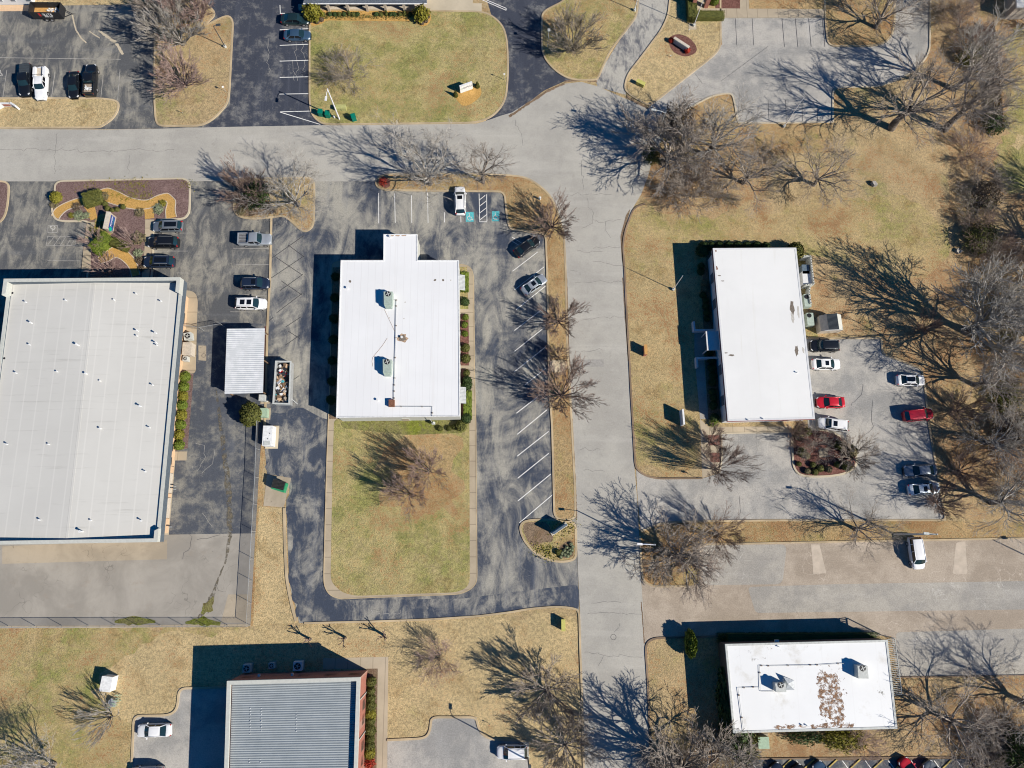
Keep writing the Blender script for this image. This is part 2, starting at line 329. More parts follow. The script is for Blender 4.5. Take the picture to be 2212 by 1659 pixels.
def ragged(P, amp=.5, step=1.5):
    out = []
    for i, p in enumerate(P):
        q = P[(i + 1) % len(P)]; p = Vector((p[0], p[1])); q = Vector((q[0], q[1])); L = (q - p).length; n = max(1, int(L / step))
        if L > 120: out.append(p); continue
        d = (q - p) / max(L, 1e-6); nn = Vector((-d.y, d.x))
        for k in range(n): out.append(p.lerp(q, k / n) + nn * random.uniform(-amp, amp))
    return out
def patch(name, pts, mat, z, r=2., amp=.5): return stru(MB().sheet(ragged(rnd(GP(pts), r), amp), z).build(name, mat))
def pave(name, pts, mat, z, r=0): return stru(MB().sheet(rnd(GP(pts), r) if r else GP(pts), z).build(name, mat))
def island(name, pts, mat, r=1.6, kerb='kerb_concrete', kw=.3, h=.13):
    pl = rnd(GP(pts), r)
    stru(MB().prism(pl, 0, h, False).build(name, mat)); stru(MB().ribbon(pl, kw, 0, h + .03, True).build('kerb', kerb)); return pl
def kerbline(pts, r=1.2, w=.28, mat='kerb_concrete', h=.14): return stru(MB().ribbon(rnd(GP(pts), r, False), w, 0, h).build('kerb', mat))
random.seed(5)

# ------------------------------------------------------------------ ground, roads, lots
stru(MB().sheet([(-700, -700), (700, -700), (700, 700), (-700, 700)], 0).build('ground', 'dry_grass'))
patch('grass_field', [(1343, 520), (1350, 455), (1400, 440), (1600, 470), (1760, 430), (1990, 430), (2080, 520), (2010, 640), (1740, 735), (1545, 925), (1512, 930), (1512, 1030), (1374, 1012)], 'field_grass', .004, 3, .9)
patch('leafy_ground', [(1760, 560), (1990, 620), (2060, 520), (2050, 330), (1990, 200), (2030, 0), (2000, -120), (2500, -120), (2500, 1160), (2060, 1120), (2045, 1080), (2010, 850), (1905, 725), (1750, 725), (1725, 560)], 'leafy_floor', .006, 3, .9)
patch('grass_verge', [(2160, 90), (2165, 150), (2176, 290), (2150, 330), (2175, 420), (2400, 420), (2400, 60), (2200, 60)], 'green_lawn', .010, 3, .9)
patch('grass_verge', [(2180, 300), (2400, 285), (2400, 312), (2178, 318)], 'pale_grass', .014, 3, .9)
patch('leafy_ground', [(1400, 345), (1480, 215), (1590, 200), (1680, 270), (1670, 400), (1600, 460), (1480, 470), (1380, 440)], 'leafy_floor', .007, 3, .9)
patch('leafy_ground', [(1400, 1500), (1500, 1480), (1575, 1590), (1800, 1600), (1935, 1580), (1945, 1470), (2300, 1462), (2300, 1645), (1590, 1640), (1406, 1900)], 'leafy_floor', .007, 3, .9)
patch('grass_lawn', [(-60, 1358), (545, 1353), (555, 1378), (500, 1400), (320, 1480), (285, 1545), (280, 1700), (-60, 1700)], 'mixed_lawn', .005, 3, .9)
patch('golden_grass', [(280, 1700), (286, 1545), (250, 1540), (190, 1500), (300, 1380), (640, 1352), (1245, 1322), (1262, 1700)], 'pale_grass', .006, 3, .9)

# top left lot and its drives
pave('parking_lot', [(-80, 25), (62, 24), (62, 14), (130, 12), (268, 10), (540, 8), (540, 276), (250, 279), (-80, 279)], 'worn_asphalt', .012)
pave('driveway', [(436, -80), (672, -80), (690, 150), (705, 272), (560, 275), (436, 277), (470, 255), (497, 225), (502, 60), (486, 33), (436, 60)], 'sealed_asphalt', .018)
pave('driveway', [(1030, -80), (1240, -80), (1190, 100), (1290, 172), (1219, 176), (1175, 196), (1138, 224), (1106, 247), (1079, 255), (1050, 262), (1080, 100)], 'sealed_asphalt', .018)
pave('driveway', [(1375, -80), (1450, -80), (1449, 0), (1430, 60), (1384, 128), (1355, 165), (1352, 205), (1291, 188), (1286, 172), (1330, 100), (1375, 30)], 'old_drive', .020)
pave('parking_lot', [(1399, 236), (1417, 215), (1545, 115), (1560, 95), (1556, 38), (1779, 38), (1930, -80), (2010, -80), (2008, 108), (1997, 131), (1972, 155), (1935, 175), (1897, 187), (1820, 189), (1799, 192), (1799, 264), (1595, 264), (1500, 240), (1460, 262), (1430, 300)], 'pale_lot', .016)
# left lots
pave('parking_lot', [(-80, 388), (590, 386), (586, 480), (583, 591), (573, 832), (566, 957), (555, 1152), (-80, 1158)], 'worn_asphalt', .012)
pave('yard', [(372, 690), (576, 700), (573, 832), (567, 957), (556, 1152), (350, 1155)], 'dark_yard_asphalt', .016)
pave('parking_lot', [(425, 600), (460, 600), (460, 712), (425, 712)], 'worn_asphalt', .020)
pave('yard', [(-80, 1155), (366, 1155), (556, 1151.5), (545, 1352), (-80, 1358)], 'yard_concrete', .014)
pave('yard_apron', [(5, 1180), (361, 1166), (361, 1208), (5, 1218)], 'slab_concrete', .020)
pave('slab', [(493, 1284), (541, 1284), (540, 1345), (477, 1345)], 'slab_concrete', .019)
# centre lot
pave('parking_lot', [(586, 392), (672, 378), (830, 378), (1140, 384), (1197, 440), (1222, 600), (1247, 1203), (1251, 1319), (1243, 1315), (1206, 1311), (1144, 1316), (1029, 1331), (929, 1337), (804, 1342), (646, 1346), (640, 1313), (629, 1280), (624, 1243), (619, 1108), (629, 1032), (577, 1024), (571, 957), (575, 832), (584, 591), (587, 470)], 'mottled_asphalt', .022)
pave('driveway', [(645, 1316), (700, 1296), (770, 1296), (1000, 1293), (1100, 1280), (1250, 1262), (1251, 1319), (1206, 1311), (1144, 1316), (929, 1337), (646, 1345)], 'mottled_dark', .026, 1)
patch('driveway', [(577, 900), (640, 880), (716, 905), (708, 1010), (702, 1250), (706, 1300), (660, 1335), (640, 1330), (630, 1280), (622, 1108), (632, 1032), (579, 1022)], 'mottled_dark', .0265, 2, .6)
# right lots
pave('parking_lot', [(1374, 1013), (1395, 1029), (1420, 1034), (1517, 1033), (1554, 1022), (1557, 936), (1709, 934), (1745, 925), (1741, 732), (1903, 731), (1906, 765), (1990, 795), (1997, 832), (2006, 920), (2017, 982), (2032, 1070), (2043, 1124), (1659, 1124), (1457, 1127), (1425, 1131), (1384, 1145), (1378, 1083)], 'pale_lot', .018)
pave('parking_lot', [(1508, 1174), (2400, 1158), (2400, 1458), (1939, 1462), (1925, 1374), (1464, 1376), (1417, 1377), (1393, 1393), (1388, 1313), (1386, 1250), (1412, 1268), (1482, 1267), (1512, 1262)], 'tan_lot', .014)
pave('lot_strip', [(1615, 1268), (1800, 1262), (2400, 1252), (2400, 1314), (1950, 1320), (1632, 1324)], 'grey_lot', .019, .6)
pave('lot_strip', [(1935, 1366), (2400, 1352), (2400, 1457), (1941, 1461)], 'grey_lot', .019, .6)
pave('lot_strip', [(1752, 1176), (1770, 1176), (1785, 1238), (1757, 1240)], 'tan_pale', .019)
pave('lot_strip', [(2065, 1172), (2085, 1170), (2090, 1240), (2058, 1240)], 'tan_pale', .019, .4)
pave('lot_strip', [(1518, 1178), (1700, 1176), (1690, 1262), (1518, 1264)], 'grey_lot', .019, 1)
# bottom lots
pave('parking_lot', [(289, 1546), (361, 1545), (376, 1539), (383.5, 1526), (386, 1487), (500, 1483), (500, 1760), (282, 1760)], 'pale_lot', .018)
pave('parking_lot', [(837, 1598), (911, 1595), (924, 1589), (930, 1574), (931.5, 1549), (1029, 1549), (1033, 1571), (1044, 1589), (1064, 1597), (1142, 1600), (1145, 1760), (836, 1760)], 'pale_lot', .018)
pave('parking_lot', [(1600, 1641), (2160, 1636), (2180, 1648), (2400, 1645), (2400, 1900), (1620, 1900)], 'dark_yard_asphalt', .020)
# road
pave('road', [(-90, 279), (230, 280), (335, 278.5), (460, 275), (560, 273), (700, 270.5), (1030, 267), (1060, 258), (1079, 251), (1106, 243), (1138, 223), (1181, 195.5), (1219, 181), (1256, 177), (1292, 187), (1339, 208), (1382, 226), (1399, 236), (1440, 258), (1452, 275), (1430, 300), (1412, 335), (1400, 380), (1385, 420), (1369, 446), (1348, 499), (1344, 529), (1348, 591), (1353, 692), (1359, 792), (1360.4, 832), (1368, 957), (1370.4, 1007), (1376.7, 1083), (1380.5, 1158), (1384, 1233), (1389, 1313), (1393, 1393), (1398, 1469), (1403, 1594), (1410, 1760), (1263, 1760), (1259, 1569), (1256, 1469), (1252.6, 1318), (1249, 1243), (1242.6, 1057), (1235, 907), (1229, 792), (1226, 742), (1222.6, 591), (1219, 504), (1211, 479), (1199, 438), (1184, 416), (1164, 398.6), (1138.6, 383.5), (1106, 378.5), (1090, 378), (1000, 376), (830, 377), (812, 392), (679, 392), (672, 383), (520, 385), (505, 392), (410, 391), (393, 385), (130, 389), (118, 392), (17, 392), (-90, 391)], 'road_surface', .030)
pave('road_patch', Zm(2, 1, [(525, 1440), (790, 1438), (790, 1502), (525, 1500)]), 'road_patch', .034)
md = MB()
for c_, r_ in (((1325, 1376), 6), ((1302, 1262), 0), ((440, 768), 4.6)):
    if r_:
        g_ = G(c_); k_ = 20; md.ribbon([(g_.x + r_ / 15 * math.cos(a * 2 * math.pi / k_), g_.y + r_ / 15 * math.sin(a * 2 * math.pi / k_)) for a in range(k_)], .05, .031, .040, True)
stru(md.build('manhole_ring', 'tar'))

# islands and lawns
I1 = island('grass_island', [(-90, 213), (218, 213), (248, 217), (257, 223), (255.6, 238), (245, 256), (223, 272), (213, 276), (-90, 277)], 'pale_grass', 1.5)
I2 = island('grass_island', [(334, 215), (335, 60), (345, 20), (400, 5), (440, 5), (470, 30), (436, 60), (491, 33), (504, 43), (501, 100), (496, 200), (491, 226), (464, 256), (436, 272), (346, 273), (337, 263)], 'dry_grass', 1.5)
L1 = island('lawn', [(669.5, 22), (669, 220), (673, 246), (686, 261), (701, 269.5), (1029, 265.7), (1062, 253), (1082, 233), (1094, 208), (1098, 150), (1095.6, 88), (1087, 57.6), (1067, 37.6), (1044, 26), (929, 24)], 'green_lawn', 2)
L2 = island('lawn', [(1380, -80), (1232, -80), (1224, 0), (1172, 26), (1170, 50), (1170.6, 108), (1178.7, 130), (1199, 153), (1226, 170), (1256, 174), (1286.5, 173), (1292.7, 168), (1304, 140), (1319, 108), (1356.6, 60), (1376.7, 32.6)], 'mixed_lawn', 1.5)
L3 = island('lawn', [(1449, -80), (1447, 0), (1443, 35), (1429, 65), (1382, 128), (1356.6, 160), (1349, 185.5), (1353, 200.5), (1399, 229), (1417, 218), (1542, 120), (1557, 100), (1556, 38), (1556, -80)], 'pale_grass', 1.5)
I5 = island('grass_island', [(1782, 40), (1788, 100), (1884.6, 100), (1912, 93), (1927, 75), (1932, 50), (1931, -80), (1780, -80)], 'golden_grass', 1.5)
kerbline([(1799, 264), (1799, 192), (1820, 189), (1897, 187), (1935, 175), (1972, 155), (1997, 131), (2008, 108), (2010, -60)], mat='pale_concrete')
pave('grass_patch', [(1600, 266), (1799, 266), (1799, 330), (1650, 330)], 'golden_grass', .011, 1)
I6 = pave('grass_patch', [(1597, 268), (1592, 258), (1587, 226), (1582, 204), (1567, 202), (1537, 208), (1507, 223), (1477, 243), (1460, 258), (1430, 310), (1500, 330), (1600, 300)], 'golden_grass', .024, .8)
kerbline([(1597, 268), (1592, 258), (1587, 226), (1582, 204), (1567, 202), (1537, 208), (1507, 223), (1477, 243), (1460, 258), (1440, 283)], mat='pale_concrete')
kerbline([(1597, 266), (1700, 266), (1799, 264)], mat='pale_concrete')
I7 = island('mulch_island', [(-90, 392), (10, 392), (18, 398), (20, 404), (17.5, 441), (12, 466), (0, 482), (-90, 500)], 'purple_mulch')
I8 = island('mulch_island', [(120, 392), (400, 386), (411, 396), (410, 456), (405, 466), (396, 474), (332, 475), (330, 590), (318, 640), (186, 640), (200, 478), (133, 478.6), (118, 472), (112, 452), (119, 420)], 'purple_mulch', 1.5, 'pale_concrete')
stru(MB(). sheet(GP(Zm(0, 1, [(755, 250), (822, 262), (790, 500), (785, 690), (705, 690), (728, 450)])), .175).build('pavement', 'sidewalk_lengthwise'))
stru(MB(). sheet(GP(Zm(0, 1, [(1255, 236), (1330, 236), (1312, 480), (1290, 740), (1225, 740), (1250, 480)])), .175).build('pavement', 'sidewalk_lengthwise'))
pave('grass_patch', Zm(0, 1, [(815, 255), (850, 200), (900, 180), (960, 190), (990, 330), (940, 390), (870, 440), (800, 480), (795, 400)]), 'green_lawn', .150, 1)
sb = MB(); ed = MB()
for P_ in ([(480, 215, 75), (510, 165, 85), (570, 125, 70), (650, 95, 75), (745, 75, 85), (830, 40, 100), (920, 20, 130), (1000, 50, 120), (1100, 90, 100), (1200, 110, 90), (1290, 105, 80), (1370, 60, 75), (1440, 38, 75), (1485, 80, 75), (1470, 150, 80), (1480, 222, 90)],
           [(740, 90, 60), (790, 150, 70), (815, 235, 60)], [(1270, 110, 70), (1290, 170, 80), (1293, 228, 80)],
           [(860, 590, 60), (920, 560, 90), (985, 515, 100), (1060, 530, 90), (1125, 590, 80), (1160, 650, 70), (1175, 720, 70)]):
    pl = [G(q) for q in Zm(0, 1, [(a, b) for a, b, _ in P_])]; wd = [c / 3.989 / 12.9 for _, _, c in P_]
    lf, rt = [], []
    for i, p in enumerate(pl):
        d = (pl[min(i + 1, len(pl) - 1)] - pl[max(i - 1, 0)]); nn = Vector((-d.y, d.x, 0)).normalized(); lf.append(p + nn * wd[i] / 2); rt.append(p - nn * wd[i] / 2)
    zz = .158 + .002 * len(sb.f) / 10
    for i in range(len(pl) - 1): sb.add([(*lf[i][:2], zz), (*lf[i + 1][:2], zz), (*rt[i + 1][:2], zz), (*rt[i][:2], zz)], [(0, 1, 2, 3)])
    if len(P_) > 3:
        for e_ in (lf, rt): ed.ribbon(rnd(e_, .6, False), .12, .13, .20)
stru(sb.build('pine_straw_path', 'pine_straw')); stru(ed.build('path_edging', 'wall_cream'))
I9 = island('grass_island', [(505, 400), (520, 387), (672, 384), (679, 396), (679, 441), (678, 483), (671, 495), (660, 501), (648, 496), (625, 474), (612, 466), (586, 470), (553, 473), (524, 471), (511, 464), (505, 452)], 'dry_grass', 1.2)
pave('mulch_bed', [(508, 402), (522, 392), (585, 392), (575, 430), (600, 462), (526, 468), (512, 460)], 'brown_bed', .136, 1)
I10 = island('grass_island', [(812, 398), (816, 384), (830, 377.5), (1000, 375.5), (1106, 379.5), (1138, 384.5), (1163, 399.6), (1183, 417), (1198, 439.6), (1210, 479.7), (1218, 505), (1222, 592), (1225, 742), (1228, 792), (1234.5, 907), (1242, 1057.6), (1243, 1124), (1197.5, 1122), (1196, 1057.6), (1192.5, 920), (1186, 832), (1183.7, 667), (1181, 566), (1178.7, 504), (1106, 497.5), (1099.5, 489), (1094.5, 466), (1090, 414), (960, 413), (845, 411), (830, 411), (817, 405)], 'golden_grass', 1.3)
pave('sand_patch', Zm(2, 1, [(330, 1445), (470, 1440), (478, 1535), (350, 1560), (325, 1500)]), 'bare_sand', .137, .8)
pave('mulch_bed', [(818, 398), (820, 386), (832, 382), (843, 390), (843, 404), (832, 408)], 'red_mulch', .138, 1)
I11 = island('grass_island', [(1243, 1126), (1181, 1122), (1146, 1123), (1129, 1128), (1123.5, 1138), (1125, 1150), (1133.6, 1170.4), (1151, 1190.5), (1176, 1207), (1206, 1214), (1231, 1212), (1245, 1205)], 'mixed_lawn', 1.2)
pave('mulch_bed', Zm(2, 2, [(100, 1185), (300, 1175), (355, 1290), (350, 1360), (260, 1350), (180, 1410), (125, 1330), (95, 1250)]), 'brown_bed', .137, .8)
pave('mulch_bed', Zm(2, 2, [(520, 1330), (535, 1480), (440, 1500), (370, 1470), (400, 1400), (460, 1350)]), 'brown_bed', .138, .8)
# centre building block: pavement ring, then lawn
CB = [(718, 566), (713, 832), (709.7, 907), (706, 1007.5), (699.6, 1250), (702, 1268), (712, 1285), (735, 1294), (778, 1291.5), (991, 1283.5), (1014, 1275), (1026.7, 1263), (1030.5, 1250), (1028, 907), (1025.5, 832), (1024, 692), (1023, 596), (1018, 580), (1006, 573), (990, 571)]
pl = rnd(GP(CB), 1); stru(MB().prism(pl, 0, .13, False).build('pavement', 'sidewalk_lengthwise')); stru(MB().ribbon(pl, .14, 0, .16, True).build('kerb', 'kerb_concrete'))
pave('lawn', [(722, 905), (718.4, 1032), (714.7, 1248), (720, 1262), (740, 1280), (770, 1287), (985, 1279.5), (1008, 1270), (1015, 1255), (1014, 907)], 'green_lawn', .139, .8)
patch('grass_patch', [(880, 925), (988, 925), (992, 1060), (980, 1110), (900, 1120), (830, 1090), (800, 1000)], 'golden_grass', .141, 3, 1.2)
pave('grass_patch', [(735, 911), (995, 905), (1012, 915), (1005, 935), (880, 940), (740, 925)], 'moss', .143, .8)
pave('planting_bed', [(993, 577), (1009, 577), (1011, 655), (1012, 668), (993, 668)], 'green_lawn', .141)
for a_, b_ in ((679, 742), (742, 790), (797, 850), (856, 908)): pave('planting_bed', [(994, a_), (1012, a_), (1013, b_), (994.5, b_)], 'red_mulch', .141)
pave('planting_bed', [(718, 578), (735, 578), (726, 905), (711, 905)], 'brown_bed', .141)
# right blocks
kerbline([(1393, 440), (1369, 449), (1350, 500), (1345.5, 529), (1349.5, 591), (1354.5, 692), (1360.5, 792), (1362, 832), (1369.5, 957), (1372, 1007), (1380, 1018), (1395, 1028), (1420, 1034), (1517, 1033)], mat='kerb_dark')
pave('verge', [(1362, 450), (1349, 500), (1344.5, 529), (1347, 580), (1343, 560), (1340, 510), (1352, 465)], 'brown_bed', .034, .4)
pave('pavement', [(1512, 905), (1531, 922), (1709, 921), (1709, 934), (1557, 937), (1560, 990), (1554, 1020), (1517, 1032)], 'sidewalk_concrete', .024)
pave('mulch_bed', Zm(2, 2, [(1690, 432), (1788, 432), (1790, 520), (1692, 518)]), 'red_mulch', .030); pave('mulch_bed', Zm(2, 2, [(1705, 584), (1795, 582), (1800, 665), (1710, 665)]), 'red_mulch', .030)
pave('mulch_bed', [(1528, 545), (1545, 540), (1566, 905), (1530, 905), (1515, 620)], 'brown_bed', .009)
pave('path', [(1500, 718), (1535, 718), (1535, 752), (1520, 760), (1530, 905), (1512, 905), (1500, 760)], 'grey_lot', .013)
kerbline([(1557, 936), (1560, 990), (1554, 1021)], mat='pale_concrete', w=.2)
kerbline([(1709, 934), (1557, 936)], mat='pale_concrete', w=.2)
I12 = island('mulch_island', [(1710, 940), (1712, 990), (1714, 1010), (1724, 1024), (1742, 1029.5), (1784, 1029.5), (1819, 1025), (1842, 1014), (1851, 1000), (1846, 975), (1820, 945), (1790, 930), (1730, 927)], 'red_mulch', 1.2, 'pale_concrete')
kerbline([(1743, 731), (1903, 731)], mat='kerb_concrete'); kerbline([(1903, 731), (1906, 765), (1990, 796), (1997, 832), (2006, 920), (2017, 982), (2032, 1070), (2043, 1124), (1659, 1124), (1457, 1127), (1425, 1131), (1384, 1148)], .8, mat='kerb_concrete')
pave('grass_strip', [(1383, 1150), (1425, 1133), (1457, 1129), (2045, 1126), (2200, 1130), (2400, 1120), (2400, 1159), (1659, 1172), (1510, 1175), (1512, 1260), (1482, 1264), (1412, 1265), (1390, 1254), (1385, 1233)], 'golden_grass', .022, .5)
kerbline([(2400, 1159), (1659, 1173), (1509, 1176)], mat='kerb_concrete', w=.24); kerbline([(1482, 1266), (1412, 1267), (1390, 1256), (1386, 1233), (1382, 1158)], mat='kerb_concrete')
kerbline([(1509, 1176), (1512, 1263)], mat='kerb_dark', w=.15)
pave('grass_strip', [(1394, 1396), (1402, 1384), (1417, 1378.5), (1464, 1377.5), (1560, 1376), (1570, 1590), (1500, 1620), (1408, 1700)], 'dry_grass', .012, .6)
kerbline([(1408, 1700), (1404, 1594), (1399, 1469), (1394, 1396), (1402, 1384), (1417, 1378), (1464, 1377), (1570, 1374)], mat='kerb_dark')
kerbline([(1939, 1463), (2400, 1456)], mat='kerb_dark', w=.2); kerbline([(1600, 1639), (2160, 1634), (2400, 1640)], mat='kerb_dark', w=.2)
# bottom blocks
kerbline([(640, 1342), (632, 1313), (625.7, 1284), (619.5, 1250), (616, 1180), (614.5, 1097)], mat='kerb_concrete', w=.4)
kerbline([(657, 1346), (804, 1342.5), (929, 1338), (1029, 1331.5), (1106, 1322), (1143.6, 1315), (1206, 1310), (1241, 1314), (1251, 1320.5), (1253, 1400), (1257, 1500), (1262, 1700)], mat='kerb_concrete')
pave('dumpster_pad', [(576.8, 1025), (629.5, 1032.5), (613, 1096), (569.3, 1092.6)], 'slab_concrete', .036)
pave('grass_strip', [(560, 1094), (614, 1098), (616, 1180), (620, 1252), (632, 1313), (641, 1345), (545, 1352), (550, 1200)], 'pale_grass', .022)
pave('leaf_strip', [(571, 960), (566, 1024), (569, 1092), (560, 1094), (553, 1200), (547, 1352), (541, 1352), (549, 1200), (559, 1032), (564, 957)], 'golden_grass', .026)
kerbline([(586.5, 470), (584, 591), (578, 704), (575, 832), (571, 957)], mat='kerb_concrete', w=.32)
pave('planting_bed', [(572, 704), (578, 704), (574, 832), (566, 832)], 'red_mulch', .028)
pave('yard_edge', [(-90, 1357), (250, 1356), (541, 1352), (541, 1347), (250, 1351), (-90, 1352)], 'sidewalk_concrete', .030)
kerbline([(500, 1484), (387, 1487), (384, 1526), (376, 1539), (361, 1545), (289.5, 1546), (283, 1700)], 1, .3)
kerbline([(836, 1598.5), (911, 1595), (924, 1589), (930, 1574), (931.5, 1549), (1029, 1549), (1033, 1571), (1044, 1589), (1064, 1597), (1142, 1600)], 1, .3)
pave('pavement', [(698, 1422), (839, 1418.6), (835, 1760), (812, 1760), (816, 1444), (698, 1446)], 'sidewalk_concrete', .018)
pave('planting_bed', [(792, 1444), (816, 1444), (812, 1760), (785, 1760)], 'brown_bed', .014)
# top edges
pave('pavement', [(-80, 12), (62, 11), (62, 24), (-80, 25)], 'wall_tan', .028)
pave('lawn', [(62, -80), (62, 14), (130, 12), (268, 10), (290, -80)], 'pale_grass', .027)
pave('planting_bed', Zm(1, 0, [(470, 60), (1440, 90), (1500, 110), (1512, 160), (1490, 215), (1440, 236), (1395, 215), (1375, 190), (600, 180), (575, 210), (472, 235)]), 'pine_straw', .146, .8)
pave('pavement', Zm(1, 0, [(365, 40), (1480, 0), (1480, 90), (470, 95), (370, 95)]), 'wall_cream', .150)
pave('pavement', Zm(1, 0, [(1440, 0), (1870, 5), (1870, 33), (1945, 33), (1945, 108), (1500, 96), (1440, 90)]), 'pale_concrete', .156)
pave('pavement', [(1497, 19), (1779, 21), (1779, 39), (1497, 40)], 'sidewalk_concrete', .160)
pave('pavement', [(1598, -60), (1617, -60), (1617, 22), (1598, 21)], 'sidewalk_concrete', .165)
pave('mulch_bed', [(1540, -60), (1598, -60), (1598, 20), (1545, 19)], 'red_mulch', .158); pave('grass_patch', [(1617, -60), (1779, -60), (1779, 21), (1617, 20)], 'golden_grass', .150)
pave('mulch_bed', Zm(2, 0, [(1345, 330), (1420, 292), (1520, 320), (1590, 400), (1590, 460), (1500, 498), (1410, 470), (1360, 420)]), 'red_mulch', .146, 1.2)
pave('mulch_bed', Zm(1, 0, [(1690, 800), (1880, 730), (1940, 760), (1945, 820), (1900, 870), (1820, 920), (1760, 910)]), 'pine_straw', .146, 1.2)
pave('slab', Zm(2, 0, [(1520, 205), (1588, 205), (1588, 260), (1520, 260)]), 'sidewalk_concrete', .160)
# pads along the warehouse, bed of the hedge balls, stains
pave('pavement', Zm(0, 1, [(1560, 845), (1640, 845), (1690, 870), (1708, 930), (1700, 1100), (1690, 1560), (1620, 1562), (1560, 1560)]), 'sidewalk_lengthwise', .120, .8)
pave('slab', Zm(0, 1, [(1710, 1318), (1778, 1320), (1778, 1450), (1712, 1445)]), 'slab_concrete', .030)
pave('planting_bed', Zm(0, 1, [(1590, 1562), (1668, 1562), (1660, 1659), (1580, 1659)]), 'purple_mulch', .028)
pave('planting_bed', Zm(0, 2, [(1530, 0), (1662, 0), (1618, 545), (1500, 570)]), 'purple_mulch', .028)
pave('slab', Zm(0, 2, [(1490, 573), (1613, 573), (1608, 650), (1485, 650)]), 'sidewalk_concrete', .034)
pave('pavement', Zm(0, 2, [(1440, 650), (1510, 650), (1455, 1290), (1400, 1290)]), 'pale_concrete', .032)
def trail(name, pts, mat, z):
    a = MB(); lf, rt = [], []; P = [(G(q), w_) for q, w_ in pts]
    for i, (p, w_) in enumerate(P):
        d = P[min(i + 1, len(P) - 1)][0] - P[max(i - 1, 0)][0]; nn = Vector((-d.y, d.x, 0)).normalized(); j = random.uniform(.6, 1.3)
        lf.append(p + nn * w_ * j / 2); rt.append(p - nn * w_ * random.uniform(.6, 1.3) / 2)
    for i in range(len(P) - 1): a.add([(*lf[i][:2], z), (*lf[i + 1][:2], z), (*rt[i + 1][:2], z), (*rt[i][:2], z)], [(0, 1, 2, 3)])
    return stru(a.build(name, mat))
def dense(pts, n=5):
    out = []
    for i in range(len(pts) - 1):
        (a, wa), (b, wb) = pts[i], pts[i + 1]
        for k in range(n): t = k / n; out.append(((a[0] + (b[0] - a[0]) * t + random.uniform(-.5, .5), a[1] + (b[1] - a[1]) * t), wa + (wb - wa) * t))
    return out + [pts[-1]]
zz_ = Zm(0, 2, [(1860, 30), (1890, 250), (1925, 550), (1955, 800), (1980, 1050), (1978, 1300), (1945, 1520), (1885, 1659)]); zz_ += Zm(0, 3, [(1840, 150), (1790, 270), (1715, 375)])
trail('drain_stain', dense(list(zip(zz_, [.2, .5, .8, .9, 1.0, .7, .3, .25, .5, 1.4, .6]))), 'drain_splotch', .026)
trail('moss_patch', dense(list(zip(Zm(0, 3, [(1840, 180), (1790, 270), (1740, 330)]), [.2, 1.6, .6])), 4), 'moss', .033)
trail('moss_patch', dense(list(zip(Zm(0, 3, [(990, 400), (1150, 385), (1340, 400)]), [.3, 1.4, .3])), 4), 'moss', .033)
trail('moss_patch', dense(list(zip(Zm(0, 3, [(1600, 405), (1750, 392), (1900, 415)]), [.3, 1.4, .5])), 4), 'moss', .033)
for (c, r, P_), w_ in (((0, 0, [(620, 120), (655, 260), (700, 330), (745, 370)]), .25), ((0, 0, [(850, 260), (930, 320), (1000, 370), (1060, 470)]), .5), ((0, 0, [(770, 270), (860, 330)]), .2)):
    trail('dirt_trail', dense([(q, w_) for q in Zm(c, r, P_)], 8), 'pale_concrete', .018)
for P_ in ([(1219, 176.5), (1256, 172), (1290, 176)], [(1100, 252), (1138, 226), (1181, 198), (1219, 180)], [(1399, 233), (1375, 222), (1353, 207)]):
    trail('leaf_drift', dense([(q, .45) for q in P_], 14), 'brown_bed', .034)
for P_ in ([(1236, 905), (1243.5, 1057), (1246, 1120)], [(1224, 600), (1230, 790)], [(1345, 600), (1357, 780)], [(1385, 1300), (1392, 1390)], [(1760, 1342 + 300), (2140, 1637)]):
    trail('leaf_drift', dense([(q, .16) for q in P_], 24), 'brown_bed', .036)

# painted markings
mk = MB(); fd = MB(); tr = MB(); ts = MB()
def line(mb, a, b, w=.11, z=.040): mb.ribbon([G(a), G(b)], w, z - .004, z)
for a, b in (((205, 258), (465, 248)), ((205, 392), (463, 382)), ((205, 528), (462, 520)), ((205, 668), (460, 662)), ((202, 812), (455, 808)), ((207, 965), (470, 958)), ((207, 967), (555, 1073)), ((207, 45), (210, 115)), ((207, 118), (250, 115)), ((1950, 0), (2155, 90)), ((1985, 0), (2155, 72)), ((2155, 72), (2155, 90))):
    line(mk, *Zm(1, 0, [a, b]), .12)
for a, b in (((1057, 5), (1058, 265)), ((1195, 10), (1200, 262)), ((1340, 25), (1343, 262)), ((1479, 0), (1483, 262)), ((1622, 170), (1625, 258)), ((1765, 205), (1766, 258)), ((1922, 10), (1928, 253)), ((1928, 253), (1990, 253)), ((1990, 250), (1988, 15)), ((1925, 240), (1988, 190)), ((1925, 180), (1988, 130)), ((1925, 120), (1988, 70)), ((1925, 65), (1975, 25))):
    line(mk, *Zm(1, 1, [a, b]), .10)
for a, b in (((5, 678), (222, 512)), ((20, 840), (275, 642)), ((35, 1010), (290, 805)), ((20, 1190), (255, 1010)), ((20, 1370), (295, 1150)), ((20, 1545), (290, 1330)), ((110, 1659), (290, 1515)), ((0, 385), (90, 440)), ((0, 420), (60, 455))): line(mk, *Zm(2, 1, [a, b]), .10)
for a, b in (((38, 243), (225, 98)), ((45, 425), (300, 215)), ((45, 613), (315, 400)), ((50, 803), (317, 588)), ((52, 998), (333, 768)), ((65, 1187), (352, 943))): line(mk, *Zm(2, 2, [a, b]), .12)
for i in range(12): x_ = 1621 + 49.6 * i; line(mk, (x_, 1643), (x_ + 30, 1684), .11)
